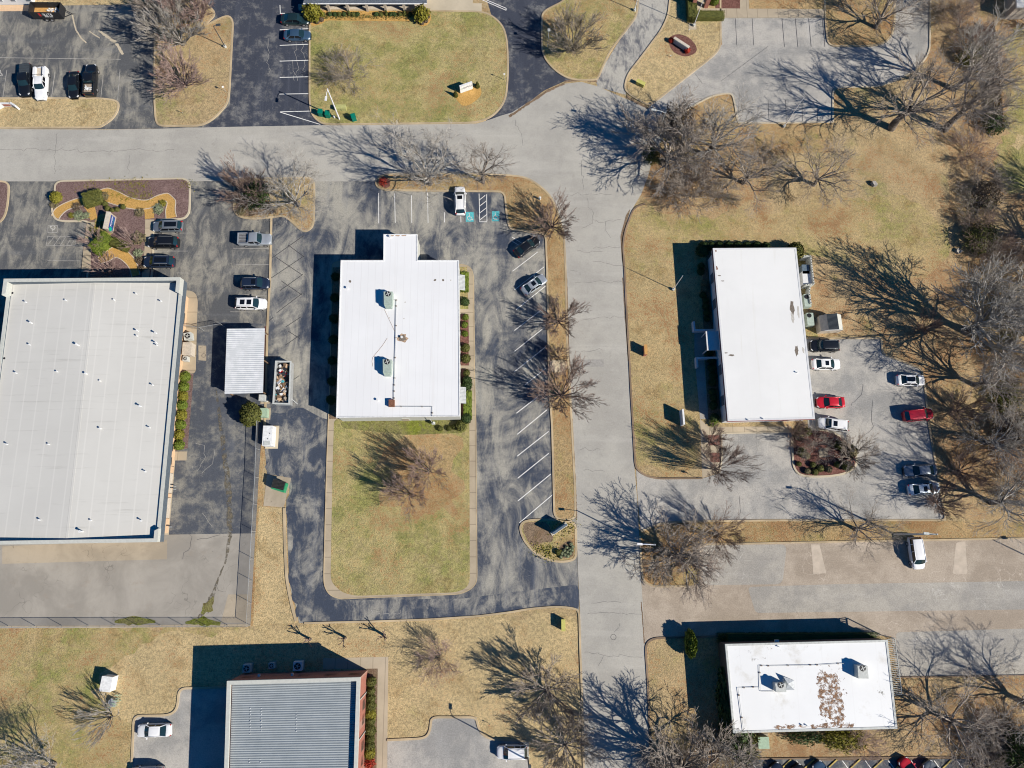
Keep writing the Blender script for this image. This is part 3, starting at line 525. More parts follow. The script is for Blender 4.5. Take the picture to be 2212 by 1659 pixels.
for a, b in (((60, 605), (25, 845)), ((475, 620), (445, 840)), ((890, 645), (870, 845)), ((1035, 600), (1015, 860)), ((165, 830), (160, 850)), ((0, 498), (1040, 512))): line(fd, *Zm(0, 0, [a, b]), .1)
for a, b in (((1520, 693), (1625, 695)), ((410, 588), (700, 590)), ((415, 285), (498, 285)), ((498, 285), (495, 345)), ((495, 345), (413, 345)), ((413, 345), (415, 285)), ((410, 378), (650, 378)), ((650, 378), (650, 455)), ((730, 455), (400, 460)), ((400, 460), (410, 378)), ((410, 455), (470, 380)), ((465, 457), (520, 380)), ((520, 457), (570, 380)), ((575, 457), (620, 380)), ((612, 457), (650, 395)), ((2010, 480), (2206, 482)), ((1985, 1028), (2206, 1030)), ((2030, 618), (2206, 620)), ((2050, 880), (2206, 882)), ((1330, 350), (1620, 350)), ((1330, 505), (1620, 505))): line(fd, *Zm(0, 1, [a, b]), .08)
for a, b in (((0, 482), (115, 482)), ((0, 620), (110, 622)), ((0, 890), (90, 890))): line(fd, *Zm(1, 1, [a, b]), .08)
for a, b in (((133, 568), (412, 372)), ((130, 738), (413, 548)), ((208, 845), (405, 705)), ((175, 1040), (398, 870)), ((110, 1110), (150, 1075)), ((255, 1160), (390, 1070)), ((255, 1315), (380, 1228)), ((300, 1630), (370, 1580)), ((275, 452), (413, 553)), ((175, 560), (400, 712)), ((215, 760), (398, 885)), ((278, 1195), (380, 1260))): line(tr, *Zm(1, 1, [a, b]), .10)
for x_ in (120, 235, 350, 468): line(ts, *Zm(3, 0, [(x_, 160), (x_ + 22, 405)]), .08)
for x_ in (0, 150, 290, 420): line(ts, *Zm(3, 0, [(x_, 860), (x_ + 8, 1045)]), .06)
for x_ in (1925, 2070): line(ts, *Zm(2, 0, [(x_, 160), (x_ + 12, 390)]), .06)
for q in ([(2206, 400), (1800, 700)], [(1580, 640), (1640, 720)]): line(ts, *Zm(2, 0, q), .05)
for x_ in (1955, 2110): line(fd, *Zm(2, 2, [(x_, 425), (x_ + 5, 700)]), .07)
stru(mk.build('parking_lines', 'paint_white')); stru(fd.build('faded_parking_lines', 'paint_faded')); stru(tr.build('tar_lines', 'tar')); stru(ts.build('joint_lines', 'tar_soft'))
def wheelchair(cx, cy, s, up_, mb, z):
    o = G((cx, cy)); q = Matrix.Rotation(up_, 3, 'Z')
    T = lambda p: o + q @ Vector((p[0] * s, p[1] * s, 0))
    mb.ribbon([T((.3 * math.cos(a) , .3 * math.sin(a) - .18)) for a in [R(100 + 14 * i) for i in range(18)]], .09 * s, z, z + .004)
    mb.ribbon([T(p) for p in ((-.06, .35), (-.02, -.02), (.22, -.04), (.36, -.4), (.46, -.36))], .09 * s, z + .0045, z + .008)
    g = T((-.07, .48)); mb.disc((g.x, g.y, z), .075 * s, .004, 10)
hp = MB(); hs = MB()
for (x0, y0, x1, y1) in ((1808, 168, 1876, 252), (2034, 162, 2097, 248)): hp.sheet(GP(Zm(1, 1, [(x0, y0), (x1, y0), (x1, y1), (x0, y1)])), .030)
for (x, y) in ((1842, 210), (2066, 205)): wheelchair(*Zm(1, 1, [(x, y)])[0], 1.25, 0, hs, .032)
wheelchair(*Zm(0, 1, [(455, 315)])[0], 1.2, R(180), hs, .032); wheelchair(*Zm(0, 0, [(4, 630)])[0], 1.1, R(0), hs, .032)
stru(hp.build('parking_symbol_ground', 'paint_blue')); stru(hs.build('parking_symbols', 'paint_grey'))
# repairs, oil marks and cracks drawn as thin sealed seams
rp = MB()
def crackline(pts, w=.035, z=.041, j=.55):
    P = [G(p) for p in pts]; out = []
    for i in range(len(P) - 1):
        n = max(2, int((P[i + 1] - P[i]).length / .6))
        for k in range(n): out.append(P[i].lerp(P[i + 1], k / n) + Vector((random.uniform(-j, j), random.uniform(-j, j), 0)) * (random.choice((.15, .3, .7)) if k else .2))
    rp.ribbon(out + [P[-1]], w, z - .004, z)
for c, r, P_ in ((0, 0, [(1115, 1340), (1110, 1500)]), (0, 0, [(490, 1150), (470, 1500)]), (0, 0, [(0, 1290), (900, 1300), (1500, 1290)]), (2, 0, [(30, 1040), (90, 1180), (95, 1260)]), (2, 0, [(600, 1380), (620, 1640)]),
        (2, 1, [(470, 20), (860, 15)]), (2, 1, [(640, 50), (700, 180), (690, 270), (600, 310)]), (2, 1, [(690, 230), (800, 250), (940, 230)]), (2, 1, [(800, 250), (805, 330), (850, 390)]), (2, 1, [(700, 480), (945, 465)]), (2, 1, [(560, 500), (780, 510)]),
        (2, 1, [(700, 600), (760, 590), (870, 630), (950, 630)]), (2, 1, [(540, 770), (700, 770), (945, 765)]), (2, 1, [(600, 1100), (800, 1070), (980, 1070)]), (2, 1, [(500, 670), (560, 680)]), (2, 1, [(1010, 1385), (990, 1388)]), (2, 1, [(550, 1370), (780, 1360)]),
        (2, 2, [(560, 560), (760, 555)]), (2, 2, [(620, 740), (800, 745)]), (2, 2, [(560, 1030), (600, 1025)]), (2, 3, [(680, 240), (830, 225), (940, 232)]), (2, 3, [(640, 330), (800, 320), (1120, 335)]), (2, 3, [(880, 490), (930, 410)]),
        (2, 3, [(620, 660), (740, 665), (790, 690), (1120, 705)]), (2, 3, [(790, 690), (740, 780)]), (1, 3, [(1300, 240), (1305, 370)]), (1, 2, [(300, 1425), (580, 1425)]), (1, 3, [(990, 290), (1060, 300), (1100, 290)]),
        (0, 2, [(1720, 60), (1730, 240), (1800, 420)]), (0, 2, [(1700, 500), (1760, 620)]), (0, 2, [(1560, 810), (1740, 800)]), (0, 2, [(1700, 920), (1830, 1020), (1890, 1250)]), (0, 3, [(1850, 80), (1890, 130), (1920, 140)]),
        (0, 2, [(1640, 1290), (1640, 1400), (1575, 1500)]), (0, 2, [(1700, 1340), (1900, 1290)]), (3, 2, [(820, 0), (800, 90), (715, 180)]), (3, 2, [(900, 130), (890, 380), (830, 430)]),
        (0, 0, [(1205, 700), (1230, 870)]), (0, 0, [(265, 240), (245, 500)]), (2, 2, [(1960, 960), (1970, 1100)])):
    crackline(Zm(c, r, P_), .032)
stru(rp.build('cracks', 'tar_soft'))
cr2 = rp = MB()
for c, r, P_ in ((1, 3, [(990, 290), (1000, 330), (1060, 330), (1130, 320), (1150, 350)]), (1, 3, [(1190, 330), (1240, 330), (1245, 300)]), (1, 2, [(2060, 640), (2100, 760), (2110, 900)]), (1, 1, [(120, 1050), (160, 1130), (180, 1070)]), (0, 2, [(1680, 500), (1760, 520), (1770, 620), (1700, 740)]), (0, 2, [(1850, 560), (1830, 680), (1740, 760)]),
        (0, 2, [(1750, 1100), (1830, 1220)]), (3, 3, [(340, 130), (350, 200)]), (3, 3, [(1130, 190), (1220, 240), (1200, 280)]), (3, 3, [(1220, 200), (1300, 230), (1360, 280)]), (1, 0, [(340, 330), (360, 700)]), (1, 0, [(400, 350), (420, 620)]), (1, 0, [(105, 330), (110, 640)]), (1, 0, [(310, 520), (330, 700)])):
    crackline(Zm(c, r, P_), .05, .034)
stru(rp.build('pale_cracks', 'paint_faded'))

# ------------------------------------------------------------------ buildings
def tofs(P, o): return P
def corrug(mb, p00, p10, p11, p01, n, h, k=6, prof=None):
    """ribbed panel between four corners; ribs run p00->p10, n ribs across towards p01"""
    N = n * k; vs = []; prof = prof or (lambda t: math.sin(2 * math.pi * t))
    for i in range(N + 1):
        t = i / N; hh = prof(t * n % 1) * h
        a = p00.lerp(p01, t); b = p10.lerp(p11, t); vs += [(a.x, a.y, a.z + hh), (b.x, b.y, b.z + hh)]
    mb.add(vs, [(2 * i, 2 * i + 1, 2 * i + 3, 2 * i + 2) for i in range(N)])
def wallwin(parent, o, a, b, fr, z0, z1, w, mat='window_glass', out=1, fmat='white_metal', frame=True):
    """a window set on the wall from ground point a to b at fraction fr"""
    d = (b - a); d.z = 0; L = d.length; d.normalize(); n = Vector((d.y, -d.x, 0)) * out; c = a + d * L * fr; rz = math.atan2(d.y, d.x)
    f = MB(o); f.box((*(c + n * .03).xy, (z0 + z1) / 2), (w + .14, .06, z1 - z0 + .14), rz); fo = f.build('window', fmat, parent)
    g = MB(o); g.box((*(c + n * .065).xy, (z0 + z1) / 2), (w, .02, z1 - z0), rz); go = g.build('pane', mat, fo); return fo
def stack_pipe(parent, o, p, z, r=.09, h=.45, mat='white_metal'):
    b = MB(o); g = G(p, z); b.tube([(g.x, g.y, z - .1), (g.x, g.y, z + h)], r, 8); b.disc((g.x, g.y, z + h), r * 1.6, .06, 8); b.build('roof_vent', mat, parent)

# --- warehouse at the left
zt, zl, ze, zr = 6.2, 5.75, 4.9, 5.45
NE, SE, NW, SW = G((389.7, 599.4), zt), G((340, 1170.5), zl), G((8.8, 602.7), zt), G((-60, 1177), zl)
o_ = Vector((*((NE + SW) / 2).xy, 0)); wh = empty('warehouse', o_, 0, 'large warehouse with pale ribbed roof, dark metal fascia and tan walls, filling the left side', 'warehouse', None)
A2 = lambda v: Vector((v.x, v.y, 0))
def inset(P, d):
    n = len(P); out = []
    ar = sum(P[i].x * P[(i + 1) % n].y - P[(i + 1) % n].x * P[i].y for i in range(n)); sg = 1 if ar > 0 else -1
    for i in range(n):
        a, b, c = P[i - 1], P[i], P[(i + 1) % n]; d1 = A2(b - a).normalized(); d2 = A2(c - b).normalized()
        n1 = Vector((-d1.y, d1.x, 0)) * sg; n2 = Vector((-d2.y, d2.x, 0)) * sg; bis = (n1 + n2).normalized(); out.append(A2(b) + bis * d / max(.3, bis.dot(n1)))
    return out
RO = [NW, NE, SE, SW]; WL = inset(RO, 1.25)
MB(o_).prism([v.xy for v in WL], 0, 4.0, False).build('wall', 'wall_tan', wh)
# fascia round the eaves
ins = inset(RO, .45)
f = MB(o_)
for i, (za, zb) in enumerate(((zt, zt), (ze + .25, ze + .25), (zl, zl), (ze + .25, ze + .25))):
    a, b, c, d = RO[i], RO[(i + 1) % 4], ins[(i + 1) % 4], ins[i]
    f.prism([a.xy, b.xy, c.xy, d.xy], 3.75, za - .0 if i % 2 else za - .002, True)
f.build('fascia', 'fascia_slate', wh)
cap = MB(o_)
ci = inset(RO, -.03); cj = inset(RO, .5)
for i, za in enumerate((zt, ze + .25, zl, ze + .25)): cap.prism([ci[i].xy, ci[(i + 1) % 4].xy, cj[(i + 1) % 4].xy, cj[i].xy], za + .001 * i, za + .07 + .001 * i)
# raised corner returns of the front and back parapets
for (A, B, C_, z_) in ((NW, SW, NE, zt), (NE, SE, NW, zt), (SE, NE, SW, zl), (SW, NW, SE, zl)):
    d = A2(B - A).normalized(); n = A2(C_ - A).normalized(); p = A2(A); L_ = 2.6 if z_ == zt else 1.9
    cap.prism([(p - n * .02).xy, (p - n * .02 + d * L_).xy, (p + n * .55 + d * (L_ - .3)).xy, (p + n * .55).xy], ze + .1, z_ + .06)
cap.build('parapet_cap', 'wall_pale', wh)
rin = inset(RO, .4); ra, rb, rc, rd = rin
m1 = ra.lerp(rb, .5) ; m2 = G((139, 1168), zl); m2 = rd.lerp(rc, .5)
rf = MB(o_)
for P, Q in (((ra, m1), (rd, m2)), ((m1, rb), (m2, rc))):
    z = [(ze, zr), (zr, ze)][0 if P[0] is ra else 1]
    vs = [(*P[0].xy, z[0]), (*P[1].xy, z[1]), (*Q[1].xy, z[1]), (*Q[0].xy, z[0])]; rf.add(vs, [(3, 2, 1, 0)])
rf.build('roof', 'roof_warehouse', wh)
rg = MB(o_); rg.ribbon([m1.xy, m2.xy], .35, zr - .05, zr + .012); rg.build('ridge_cap', 'roof_warehouse', wh)
gut = MB(o_); gut.ribbon([(rb + A2(rc - rb).normalized() * 2.8).xy, (rc + A2(rb - rc).normalized() * 2).xy], .22, ze - .02, ze + .07); gut.build('gutter_line', 'rust_light', wh)
for p, h in (((57, 653), .3), ((143, 649), .3), ((247, 648), .3), ((295, 635), .3), ((349, 651), .3), ((69, 698), .6), ((170, 746), .9), ((298, 715), .55), ((297, 726), .3), ((338, 720), .6), ((339, 741), .6), ((340, 746), .3), ((65, 745), .3), ((188, 808), .7), ((36, 806), .3), ((124, 803), .3), ((217, 823), .3), ((331, 832), .3), ((305, 878), .7), ((218, 926), .5), ((324, 924), .3), ((16, 960), .3), ((106, 960), .3), ((315, 1019), .3), ((87, 1123), .4), ((197, 1124), .3), ((306, 1125), .4), ((178, 1148), 1.0)):
    stack_pipe(wh, o_, p, ze + .5, .06 + h * .06, h * .7)
ew = WL[1], WL[2]
for fr, w_ in ((.10, 1.6), (.40, 1.0), (.455, 1.0), (.51, 1.0), (.60, 1.0), (.655, 1.0), (.71, 1.0)): wallwin(wh, o_, ew[0], ew[1], fr, 1.0, 2.7, w_, 'window_glass', -1, 'wall_brown')
for fr, w_ in ((.745, 1.0),): wallwin(wh, o_, ew[0], ew[1], fr, .1, 2.2, w_, 'wall_tan', -1, 'wall_brown').name = 'door'
for fr in (.80, .9): wallwin(wh, o_, ew[0], ew[1], fr, .1, 3.0, 3.0, 'wall_cream', -1, 'wall_brown').name = 'roller_door'
for i_, p in enumerate(((27, 633), (9.5, 774), (388, 628), (377, 758), (364, 873.5), (357, 960), (350, 1048))):
    b = MB(o_); g = G(p, ze); b.disc((g.x, g.y, ze - .02), .17, .06, 10); b.build('roof_drain', 'sign_black', wh)

# --- flat-roofed centre building
def flatbld(name, roof, h, wmat, rmat, label, cat, lip=.06, rimmat='white_metal', rim=.16, wall_in=.12, group=None, open_top=False):
    RP = [G(p, h) for p in roof]; o = Vector((*(sum(RP, Vector()) / len(RP)).xy, 0)); e = empty(name, o, 0, label, cat, group)
    W_ = inset(RP, wall_in); wl = (MB(o).ribbon([v.xy for v in inset(W_, .12)], .24, 0, h - .12, True) if open_top else MB(o).prism([v.xy for v in W_], 0, h - .12, False)).build('wall', wmat, e)
    MB(o).prism([v.xy for v in inset(RP, rim * .5)], h - .12, h, True).build('roof', rmat, e)
    MB(o).ribbon([v.xy for v in inset(RP, rim / 2 + .002)], rim, h - .22, h + lip, True).build('roof_edge', rimmat, e)
    return e, o, RP, W_
cb, o_, RP, WP = flatbld('office_building', [(736, 562), (828, 562), (828.5, 506), (901.9, 506), (902, 562), (991.5, 562), (994, 899.5), (726, 902.5)], 4.4, 'wall_pale', 'roof_central', 'white flat-roofed building with a small entrance wing at its north end, in the centre lot', 'office building', .07)
Z = 4.4
def roofbox(parent, o, px, h, z, name='rooftop_unit', mat='unit_green', fan=(.5, .82), fr=.42, slope=.35):
    q = [G(p, z + h) for p in px]; c = sum(q, Vector()) / 4; u = MB(o).prism([v.xy for v in q], z + .02, z + h, True).build(name, mat, parent)
    if fan:
        a = q[0].lerp(q[1], fan[0]); b = q[3].lerp(q[2], fan[0]); p = b.lerp(a, fan[1])
        MB(o).disc((p.x, p.y, z + h), fr, .05, 18).build('fan_guard', 'fan_black', u)
        bl = MB(o)
        for k in range(4): bl.box((p.x + .2 * math.cos(k * 1.57 + .4), p.y + .2 * math.sin(k * 1.57 + .4), z + h + .07), (.32, .12, .02), k * 1.57 + .4)
        bl.build('fan_blade', 'unit_grey', u)
    if slope:
        d = (q[3] - q[0]).normalized(); b1, b2 = q[3], q[2]
        s_ = MB(o); s_.prism([b1.xy, b2.xy, (b2 + d * slope - (q[2] - q[3]) * .12).xy, (b1 + d * slope + (q[2] - q[3]) * .1).xy], z + .02, [z + h - .1] * 2 + [z + h - .5] * 2 if False else z + h - .35); s_.build('intake_hood', mat, u)
    return u
roofbox(cb, o_, Zm(1, 1, [(1100, 853), (1177, 853), (1172, 965), (1102, 965)]), 1.25, Z)
roofbox(cb, o_, Zm(1, 1, [(1092, 1438), (1168, 1438), (1163, 1552), (1094, 1552)]), 1.25, Z)
def pipe(parent, o, pts, z, r=.045, mat='galvanised', feet=True, fm='wood_brown'):
    P = [G(p, z) for p in pts]; b = MB(o); b.tube([(p.x, p.y, z + .14) for p in P], r, 6); po = b.build('gas_pipe', mat, parent)
    if feet:
        f = MB(o)
        for i in range(len(P) - 1):
            L = (P[i + 1] - P[i]).length
            for k in range(int(L / 3.2) + 1): q = P[i].lerp(P[i + 1], min(1, (k + .3) * 3.2 / max(L, .1))); f.box((q.x, q.y, z + .06), (.26, .16, .10))
        f.build('pipe_block', fm, po)
    return po
pipe(cb, o_, Zm(1, 1, [(1185, 922), (1209, 928), (1205, 1200), (1192, 1659)]) + Zm(1, 2, [(1191, 0), (1190, 60), (1190, 130)]), Z)
pipe(cb, o_, Zm(1, 2, [(1195, 186), (1520, 187), (1518, 270)]), Z)
roofbox(cb, o_, Zm(1, 2, [(1143, 125), (1192, 125), (1192, 185), (1143, 185)]), .55, Z, 'chimney_box', 'rust', None, slope=0)
cbl = MB(o_)
for P_ in ([(1105, 1005), (1198, 1200)], [(1132, 1255), (1090, 1320), (1008, 1420), (1000, 1455), (1008, 1500)]): cbl.tube([(*G(p, Z).xy, Z + .03) for p in Zm(1, 1, P_)], .02, 4)
cbl.build('cable', 'rust_light', cb)
def stain(parent, o, c, r, z, mat, name='roof_stain', n=14, seed=0, sx=1., sy=1.):
    rr = random.Random(seed); g = G(c, z); MB(o).sheet([(g.x + r * sx * rr.uniform(.6, 1.15) * math.cos(a * 2 * math.pi / n), g.y + r * sy * rr.uniform(.6, 1.15) * math.sin(a * 2 * math.pi / n)) for a in range(n)], z + .004 + .001 * rr.random()).build(name, mat, parent)
stain(cb, o_, Zm(1, 1, [(1262, 1255)])[0], .85, Z, 'rust_light', seed=2); stain(cb, o_, Zm(1, 1, [(1262, 1255)])[0], .62, Z + .003, 'stain_dark', seed=3)
for i_, (x, y) in enumerate(((810, 765), (1543, 755), (1612, 755), (1678, 755), (1150, 1080), (1285, 945), (1275, 1085))): stain(cb, o_, Zm(1, 1, [(x, y)])[0], .22 if i_ < 3 else .12, Z, 'stain_dark' if i_ < 3 else 'stain_soft', seed=10 + i_)
for i_ in range(3): stain(cb, o_, (845 + 14 * i_, 508.5), .5, Z, 'rust_light', seed=30 + i_, sy=.35)
for p in (Zm(1, 1, [(1158, 383)])[0], Zm(1, 1, [(790, 827)])[0], Zm(1, 2, [(1050, 132)])[0], Zm(1, 1, [(1258, 1250)])[0]): stack_pipe(cb, o_, p, Z, .12, .35)
ea, eb = WP[5], WP[6]
for fr in (.12, .86):
    d = A2(eb - ea); L = d.length; d.normalize(); n = Vector((-d.y, d.x, 0)); n = n if n.x > 0 else -n; c = A2(ea) + d * L * fr
    mb = MB(o_); a0 = c - d * 1.3; a1 = c + d * 1.3
    p0 = Vector((*a0.xy, 2.9)); p1 = Vector((*(a0 + n * .95).xy, 2.45)); p2 = Vector((*(a1 + n * .95).xy, 2.45)); p3 = Vector((*a1.xy, 2.9))
    corrug(mb, p0, p1, p2, p3, 12, .02, 4); mb.build('awning', 'awning_grey', cb)
for fr in (.12, .86, .4, .5, .62, .74): wallwin(cb, o_, ea, eb, fr, .9, 2.3, 1.6, 'window_glass', -1, 'wall_pale')
sa, sb_ = WP[6], WP[7]
wallwin(cb, o_, sa, sb_, .46, .1, 2.2, 1.0, 'stone', -1, 'wall_pale').name = 'door'
mtr = MB(o_); g = G(Zm(1, 2, [(1530, 330)])[0], .7); mtr.box((g.x, g.y, .8), (.5, .4, .6)); mtr.tube([(g.x - .2, g.y + .1, .3), (g.x - .2, g.y + .1, 3.9)], .04, 6); mtr.tube([(g.x, g.y, 1.1), (g.x + .1, g.y, 1.5)], .15, 8); mtr.build('gas_meter', 'unit_grey', cb)

# --- office at the right
ob, o_, RP, WP = flatbld('office_building', [(1539.6, 536), (1720, 535), (1760.5, 905), (1572, 909.5)], 4.3, 'wall_white', 'roof_office', 'long white flat-roofed building with dark red trim, east of the road beside the cars', 'office building', .03, 'wall_white', .28, .35)
tm = MB(o_)
for i in (2, 3): tm.ribbon([inset(RP, -.02)[i].xy, inset(RP, -.02)[(i + 1) % 4].xy], .10, 3.92, 4.12)
tm.build('trim', 'trim_red', ob)
fs = MB(o_); ii = inset(RP, .15)
for i in (2, 3): fs.ribbon([ii[i].xy, ii[(i + 1) % 4].xy], .3, 3.5, 4.0)
fs.build('fascia', 'wall_white', ob)
wa, wb = WP[3], WP[0]
for fr, w_ in ((.86, 1.6), (.70, 1.6), (.30, 1.6), (.12, 1.6)): wallwin(ob, o_, wa, wb, fr, .9, 2.6, w_, 'window_blue', -1, 'white_metal')
d = A2(wb - wa); L = d.length; d.normalize(); n = Vector((-d.y, d.x, 0)); n = n if n.x < 0 else -n; c = A2(wa) + d * L * .465
cp = MB(o_); cp.box((*(c + n * 1.1).xy, 2.9), (3.1, 2.2, .18), math.atan2(d.y, d.x)); cn = cp.build('entrance_canopy', 'wall_white', ob)
for s_ in (-1, 1): MB(o_).box((*(c + n * 2.1 + d * 1.4 * s_).xy, 1.4), (.15, .15, 2.8), math.atan2(d.y, d.x)).build('canopy_post', 'wall_white', ob)
lw = MB(o_)
for s_ in (-1, 1):
    p = c + d * 2.3 * s_; lw = MB(o_); lw.ribbon([p.xy, (p + n * 3.4).xy, (p + n * 3.4 + d * s_ * 1.5).xy], .3, 0, 1.1)
    lw.build('low_wall', 'wall_white', ob)
Z = 4.3
for i_, (c_, sx, sy, m_) in enumerate(((Zm(3, 1, [(208, 990)])[0], .30, 1.0, 'stain_dark'), (Zm(3, 1, [(212, 1070)])[0], .22, .8, 'stain_soft'), (Zm(3, 1, [(246, 1360)])[0], .25, .8, 'stain_dark'), (Zm(3, 1, [(262, 1030)])[0], .15, .9, 'stain_soft'), (Zm(3, 1, [(305, 1360)])[0], .15, .5, 'stain_soft'))): stain(ob, o_, c_, 1.3, Z, m_, seed=40 + i_, sx=sx, sy=sy)
for i_, p in enumerate(Zm(2, 1, [(1757, 503), (1763, 650), (1785, 716), (1815, 762), (1845, 1382), (1893, 1402)])): stain(ob, o_, p, .45 if i_ in (1, 5) else .25, Z, 'rust' if i_ < 2 else 'stain_dark', seed=50 + i_, sx=.5 if i_ < 2 else 1.2, sy=.8 if i_ < 2 else .35)
for p in Zm(2, 2, [(2035, 303), (2165, 293)]) + Zm(3, 1, [(247, 1552)]): stack_pipe(ob, o_, p, Z, .07, .25)

# --- brick building at the bottom
bb, o_, RP, WP = flatbld('brick_building', [(490, 1471), (778, 1463), (768, 1800), (480, 1800)], 6.1, 'brick', 'roof_seam_metal', 'red brick building with grey standing-seam metal roof at the bottom of the picture', 'building', 0, 'wall_pale', .1, .12, None, True)
for o in list(bb.children):
    if o.name.startswith('roof'): bpy.data.objects.remove(o)
pr = inset(RP, .4)
MB(o_).ribbon([v.xy for v in inset(RP, .25)], .5, 5.7, 6.1, True).build('parapet_cap', 'wall_pale', bb)
iw = inset(RP, .48)
mb = MB(o_); P0, P1, P2, P3 = [Vector((*v.xy, 5.35)) for v in iw]
corrug(mb, P0, P1, P2, P3, 62, .07, 6, lambda t: 1. if t < .16 else 0.); mb.build('roof', 'roof_seam_metal', bb)
sm = MB(o_)
for k in range(62): a = P0.lerp(P3, (k + .2) / 62); b = P1.lerp(P2, (k + .2) / 62); sm.ribbon([a.xy, b.xy], .06, 5.36, 5.375)
sm.build('roof_seam', 'fascia_slate', bb)
scr = MB(o_)
for (x, y0, y1) in ((641, 1538, 1592), (565, 1530, 1590), (541, 1530, 1598), (563, 1640, 1659), (539, 1640, 1659)):
    for k in range(int((y1 - y0) / 7)): g = G((x - k * .15, y0 + 7 * k), 5.5); scr = MB(o_); scr.box((g.x, g.y, 5.46), (.09, .09, .04)); scr.build('roof_clip', 'white_metal', bb)
na, nb = WP[0], WP[1]
for fr in (.10, .32, .53, .74, .93): wallwin(bb, o_, na, nb, fr, 2.2, 3.6, 1.5, 'window_glass', 1, 'wall_brown')
ea, eb = WP[1], WP[2]
for fr in (.22, .32, .50, .60, .78): wallwin(bb, o_, ea, eb, fr, 1.4, 3.0, 1.2, 'window_glass', 1, 'wall_brown')
wl = MB(o_)
for fr in (.18, .44):
    c = A2(na) + A2(nb - na) * fr; wl.box((c.x, c.y + .2, 3.0), (.3, .35, .3))
wl.build('wall_lamp', 'white_metal', bb)
dn_ = MB(o_)
for fr in (.15, .42): c = A2(ea).lerp(A2(eb), fr); dn_.box((c.x + .08, c.y, 3.0), (.12, .12, 5.8))
dn_.build('downpipe', 'wall_pale', bb)

# --- weathered building bottom right
rb_, o_, RP, WP = flatbld('commercial_building', [(1565.9, 1391), (1917, 1382), (1938.5, 1574), (1583.5, 1584)], 4.1, 'wall_brown', 'roof_weathered', 'white flat-roofed building with rusty brown stains and two rooftop units, bottom right', 'building', .06, 'unit_grey', .3, .15)
Z = 4.1
def multi(parent, pts, rmin, rmax, mat, seed, z):
    rr = random.Random(seed); b = MB(o_)
    for k, (c, sp) in enumerate(pts):
        for _ in range(9):
            g = G((c[0] + rr.gauss(0, sp), c[1] + rr.gauss(0, sp)), z); r = rr.uniform(rmin, rmax); n = 9
            b.sheet([(g.x + r * rr.uniform(.5, 1.2) * math.cos(a * 2 * math.pi / n), g.y + r * rr.uniform(.5, 1.2) * math.sin(a * 2 * math.pi / n)) for a in range(n)], z + .004 + .00004 * len(b.f))
    b.build('roof_rust', mat, parent)
P_ = 0 and Zm(3, 3, [(455, 830), (450, 900), (450, 980), (460, 1060), (470, 1140), (480, 1200), (510, 860), (520, 920), (490, 900), (570, 860), (585, 920), (570, 980), (600, 1000), (610, 1060), (590, 1120), (600, 1180), (620, 1210), (560, 1200), (520, 1200), (540, 970), (620, 1270), (580, 1270), (600, 1150), (575, 1050)])
def spl(parent, c, r, P_, z, mat, r_=.8): MB(o_).sheet(ragged(rnd([G(q, z) for q in Zm(c, r, P_)], r_), .25, .5), z).build('roof_stain', mat, parent)
spl(rb_, 3, 3, [(425, 840), (470, 800), (500, 860), (600, 840), (625, 930), (640, 1050), (665, 1220), (655, 1285), (560, 1280), (550, 1225), (450, 1230), (440, 1050), (425, 960)], Z + .006, 'rust_splotch')
spl(rb_, 3, 3, [(415, 790), (480, 760), (610, 760), (680, 900), (700, 1250), (600, 1300), (430, 1250)], Z + .004, 'rust_sparse')
spl(rb_, 3, 3, [(-40, 596), (400, 590), (420, 640), (-40, 650)], Z + .005, 'rust_sparse', .3)
spl(rb_, 3, 3, [(40, 1285), (300, 1290), (700, 1270), (760, 1290), (700, 1308), (60, 1330)], Z + .005, 'rust_splotch', .3)
spl(rb_, 3, 3, [(940, 940), (1010, 960), (1050, 1200), (960, 1220)], Z + .004, 'soot_splotch', .5); spl(rb_, 3, 3, [(980, 590), (1025, 590), (1030, 680), (1000, 690)], Z + .004, 'rust_sparse', .3)
spl(rb_, 2, 3, [(1880, 620), (2180, 640), (2200, 720), (1900, 740)], Z + .004, 'soot_splotch', .5)
roofbox(rb_, o_, Zm(3, 3, [(772, 780), (858, 780), (868, 888), (780, 888)]), 1.3, Z, mat='unit_grey', slope=0)
roofbox(rb_, o_, Zm(3, 3, [(62, 930), (155, 930), (158, 1005), (72, 1005)]), 1.3, Z, mat='unit_grey', slope=0)
g_ = [G(p, Z + .6) for p in Zm(3, 3, [(130, 870), (240, 910), (245, 995), (165, 995)])]
sb = MB(o_); sb.add([(*g_[0].xy, Z + .7), (*g_[1].xy, Z + .02), (*g_[2].xy, Z + .02), (*g_[3].xy, Z + .02), (*((g_[0] + g_[2]) / 2 - Vector((.3, 0, 0))).xy, Z + .75)], [(0, 4, 1), (1, 4, 2), (2, 4, 3), (3, 4, 0)]); sb.build('duct_cover', 'galvanised', rb_)
pipe(rb_, o_, Zm(3, 3, [(660, 755), (420, 770), (0, 778)]) + Zm(2, 3, [(2130, 775), (2135, 960), (2055, 962), (1945, 968), (1970, 1160), (1995, 1350)]), Z, .035, 'galvanised', True, 'wood_brown')
pipe(rb_, o_, Zm(2, 3, [(2135, 960), (2140, 997)]) + Zm(3, 3, [(50, 997)]), Z, .03, feet=False)
for p in Zm(3, 3, [(295, 1290), (335, 1292), (90, 612)]): stack_pipe(rb_, o_, p, Z, .07, .25)
lt = MB(o_); TR, BR = RP[1], G((1932, 1502), 4.1)
n = Vector((1, .12, 0)).normalized() * 1.15
for k in range(31): a = A2(TR).lerp(A2(BR), k / 30); lt.box((*(a + n * .5).xy, 4.0), (1.15, .05, .12), math.atan2(n.y, n.x))
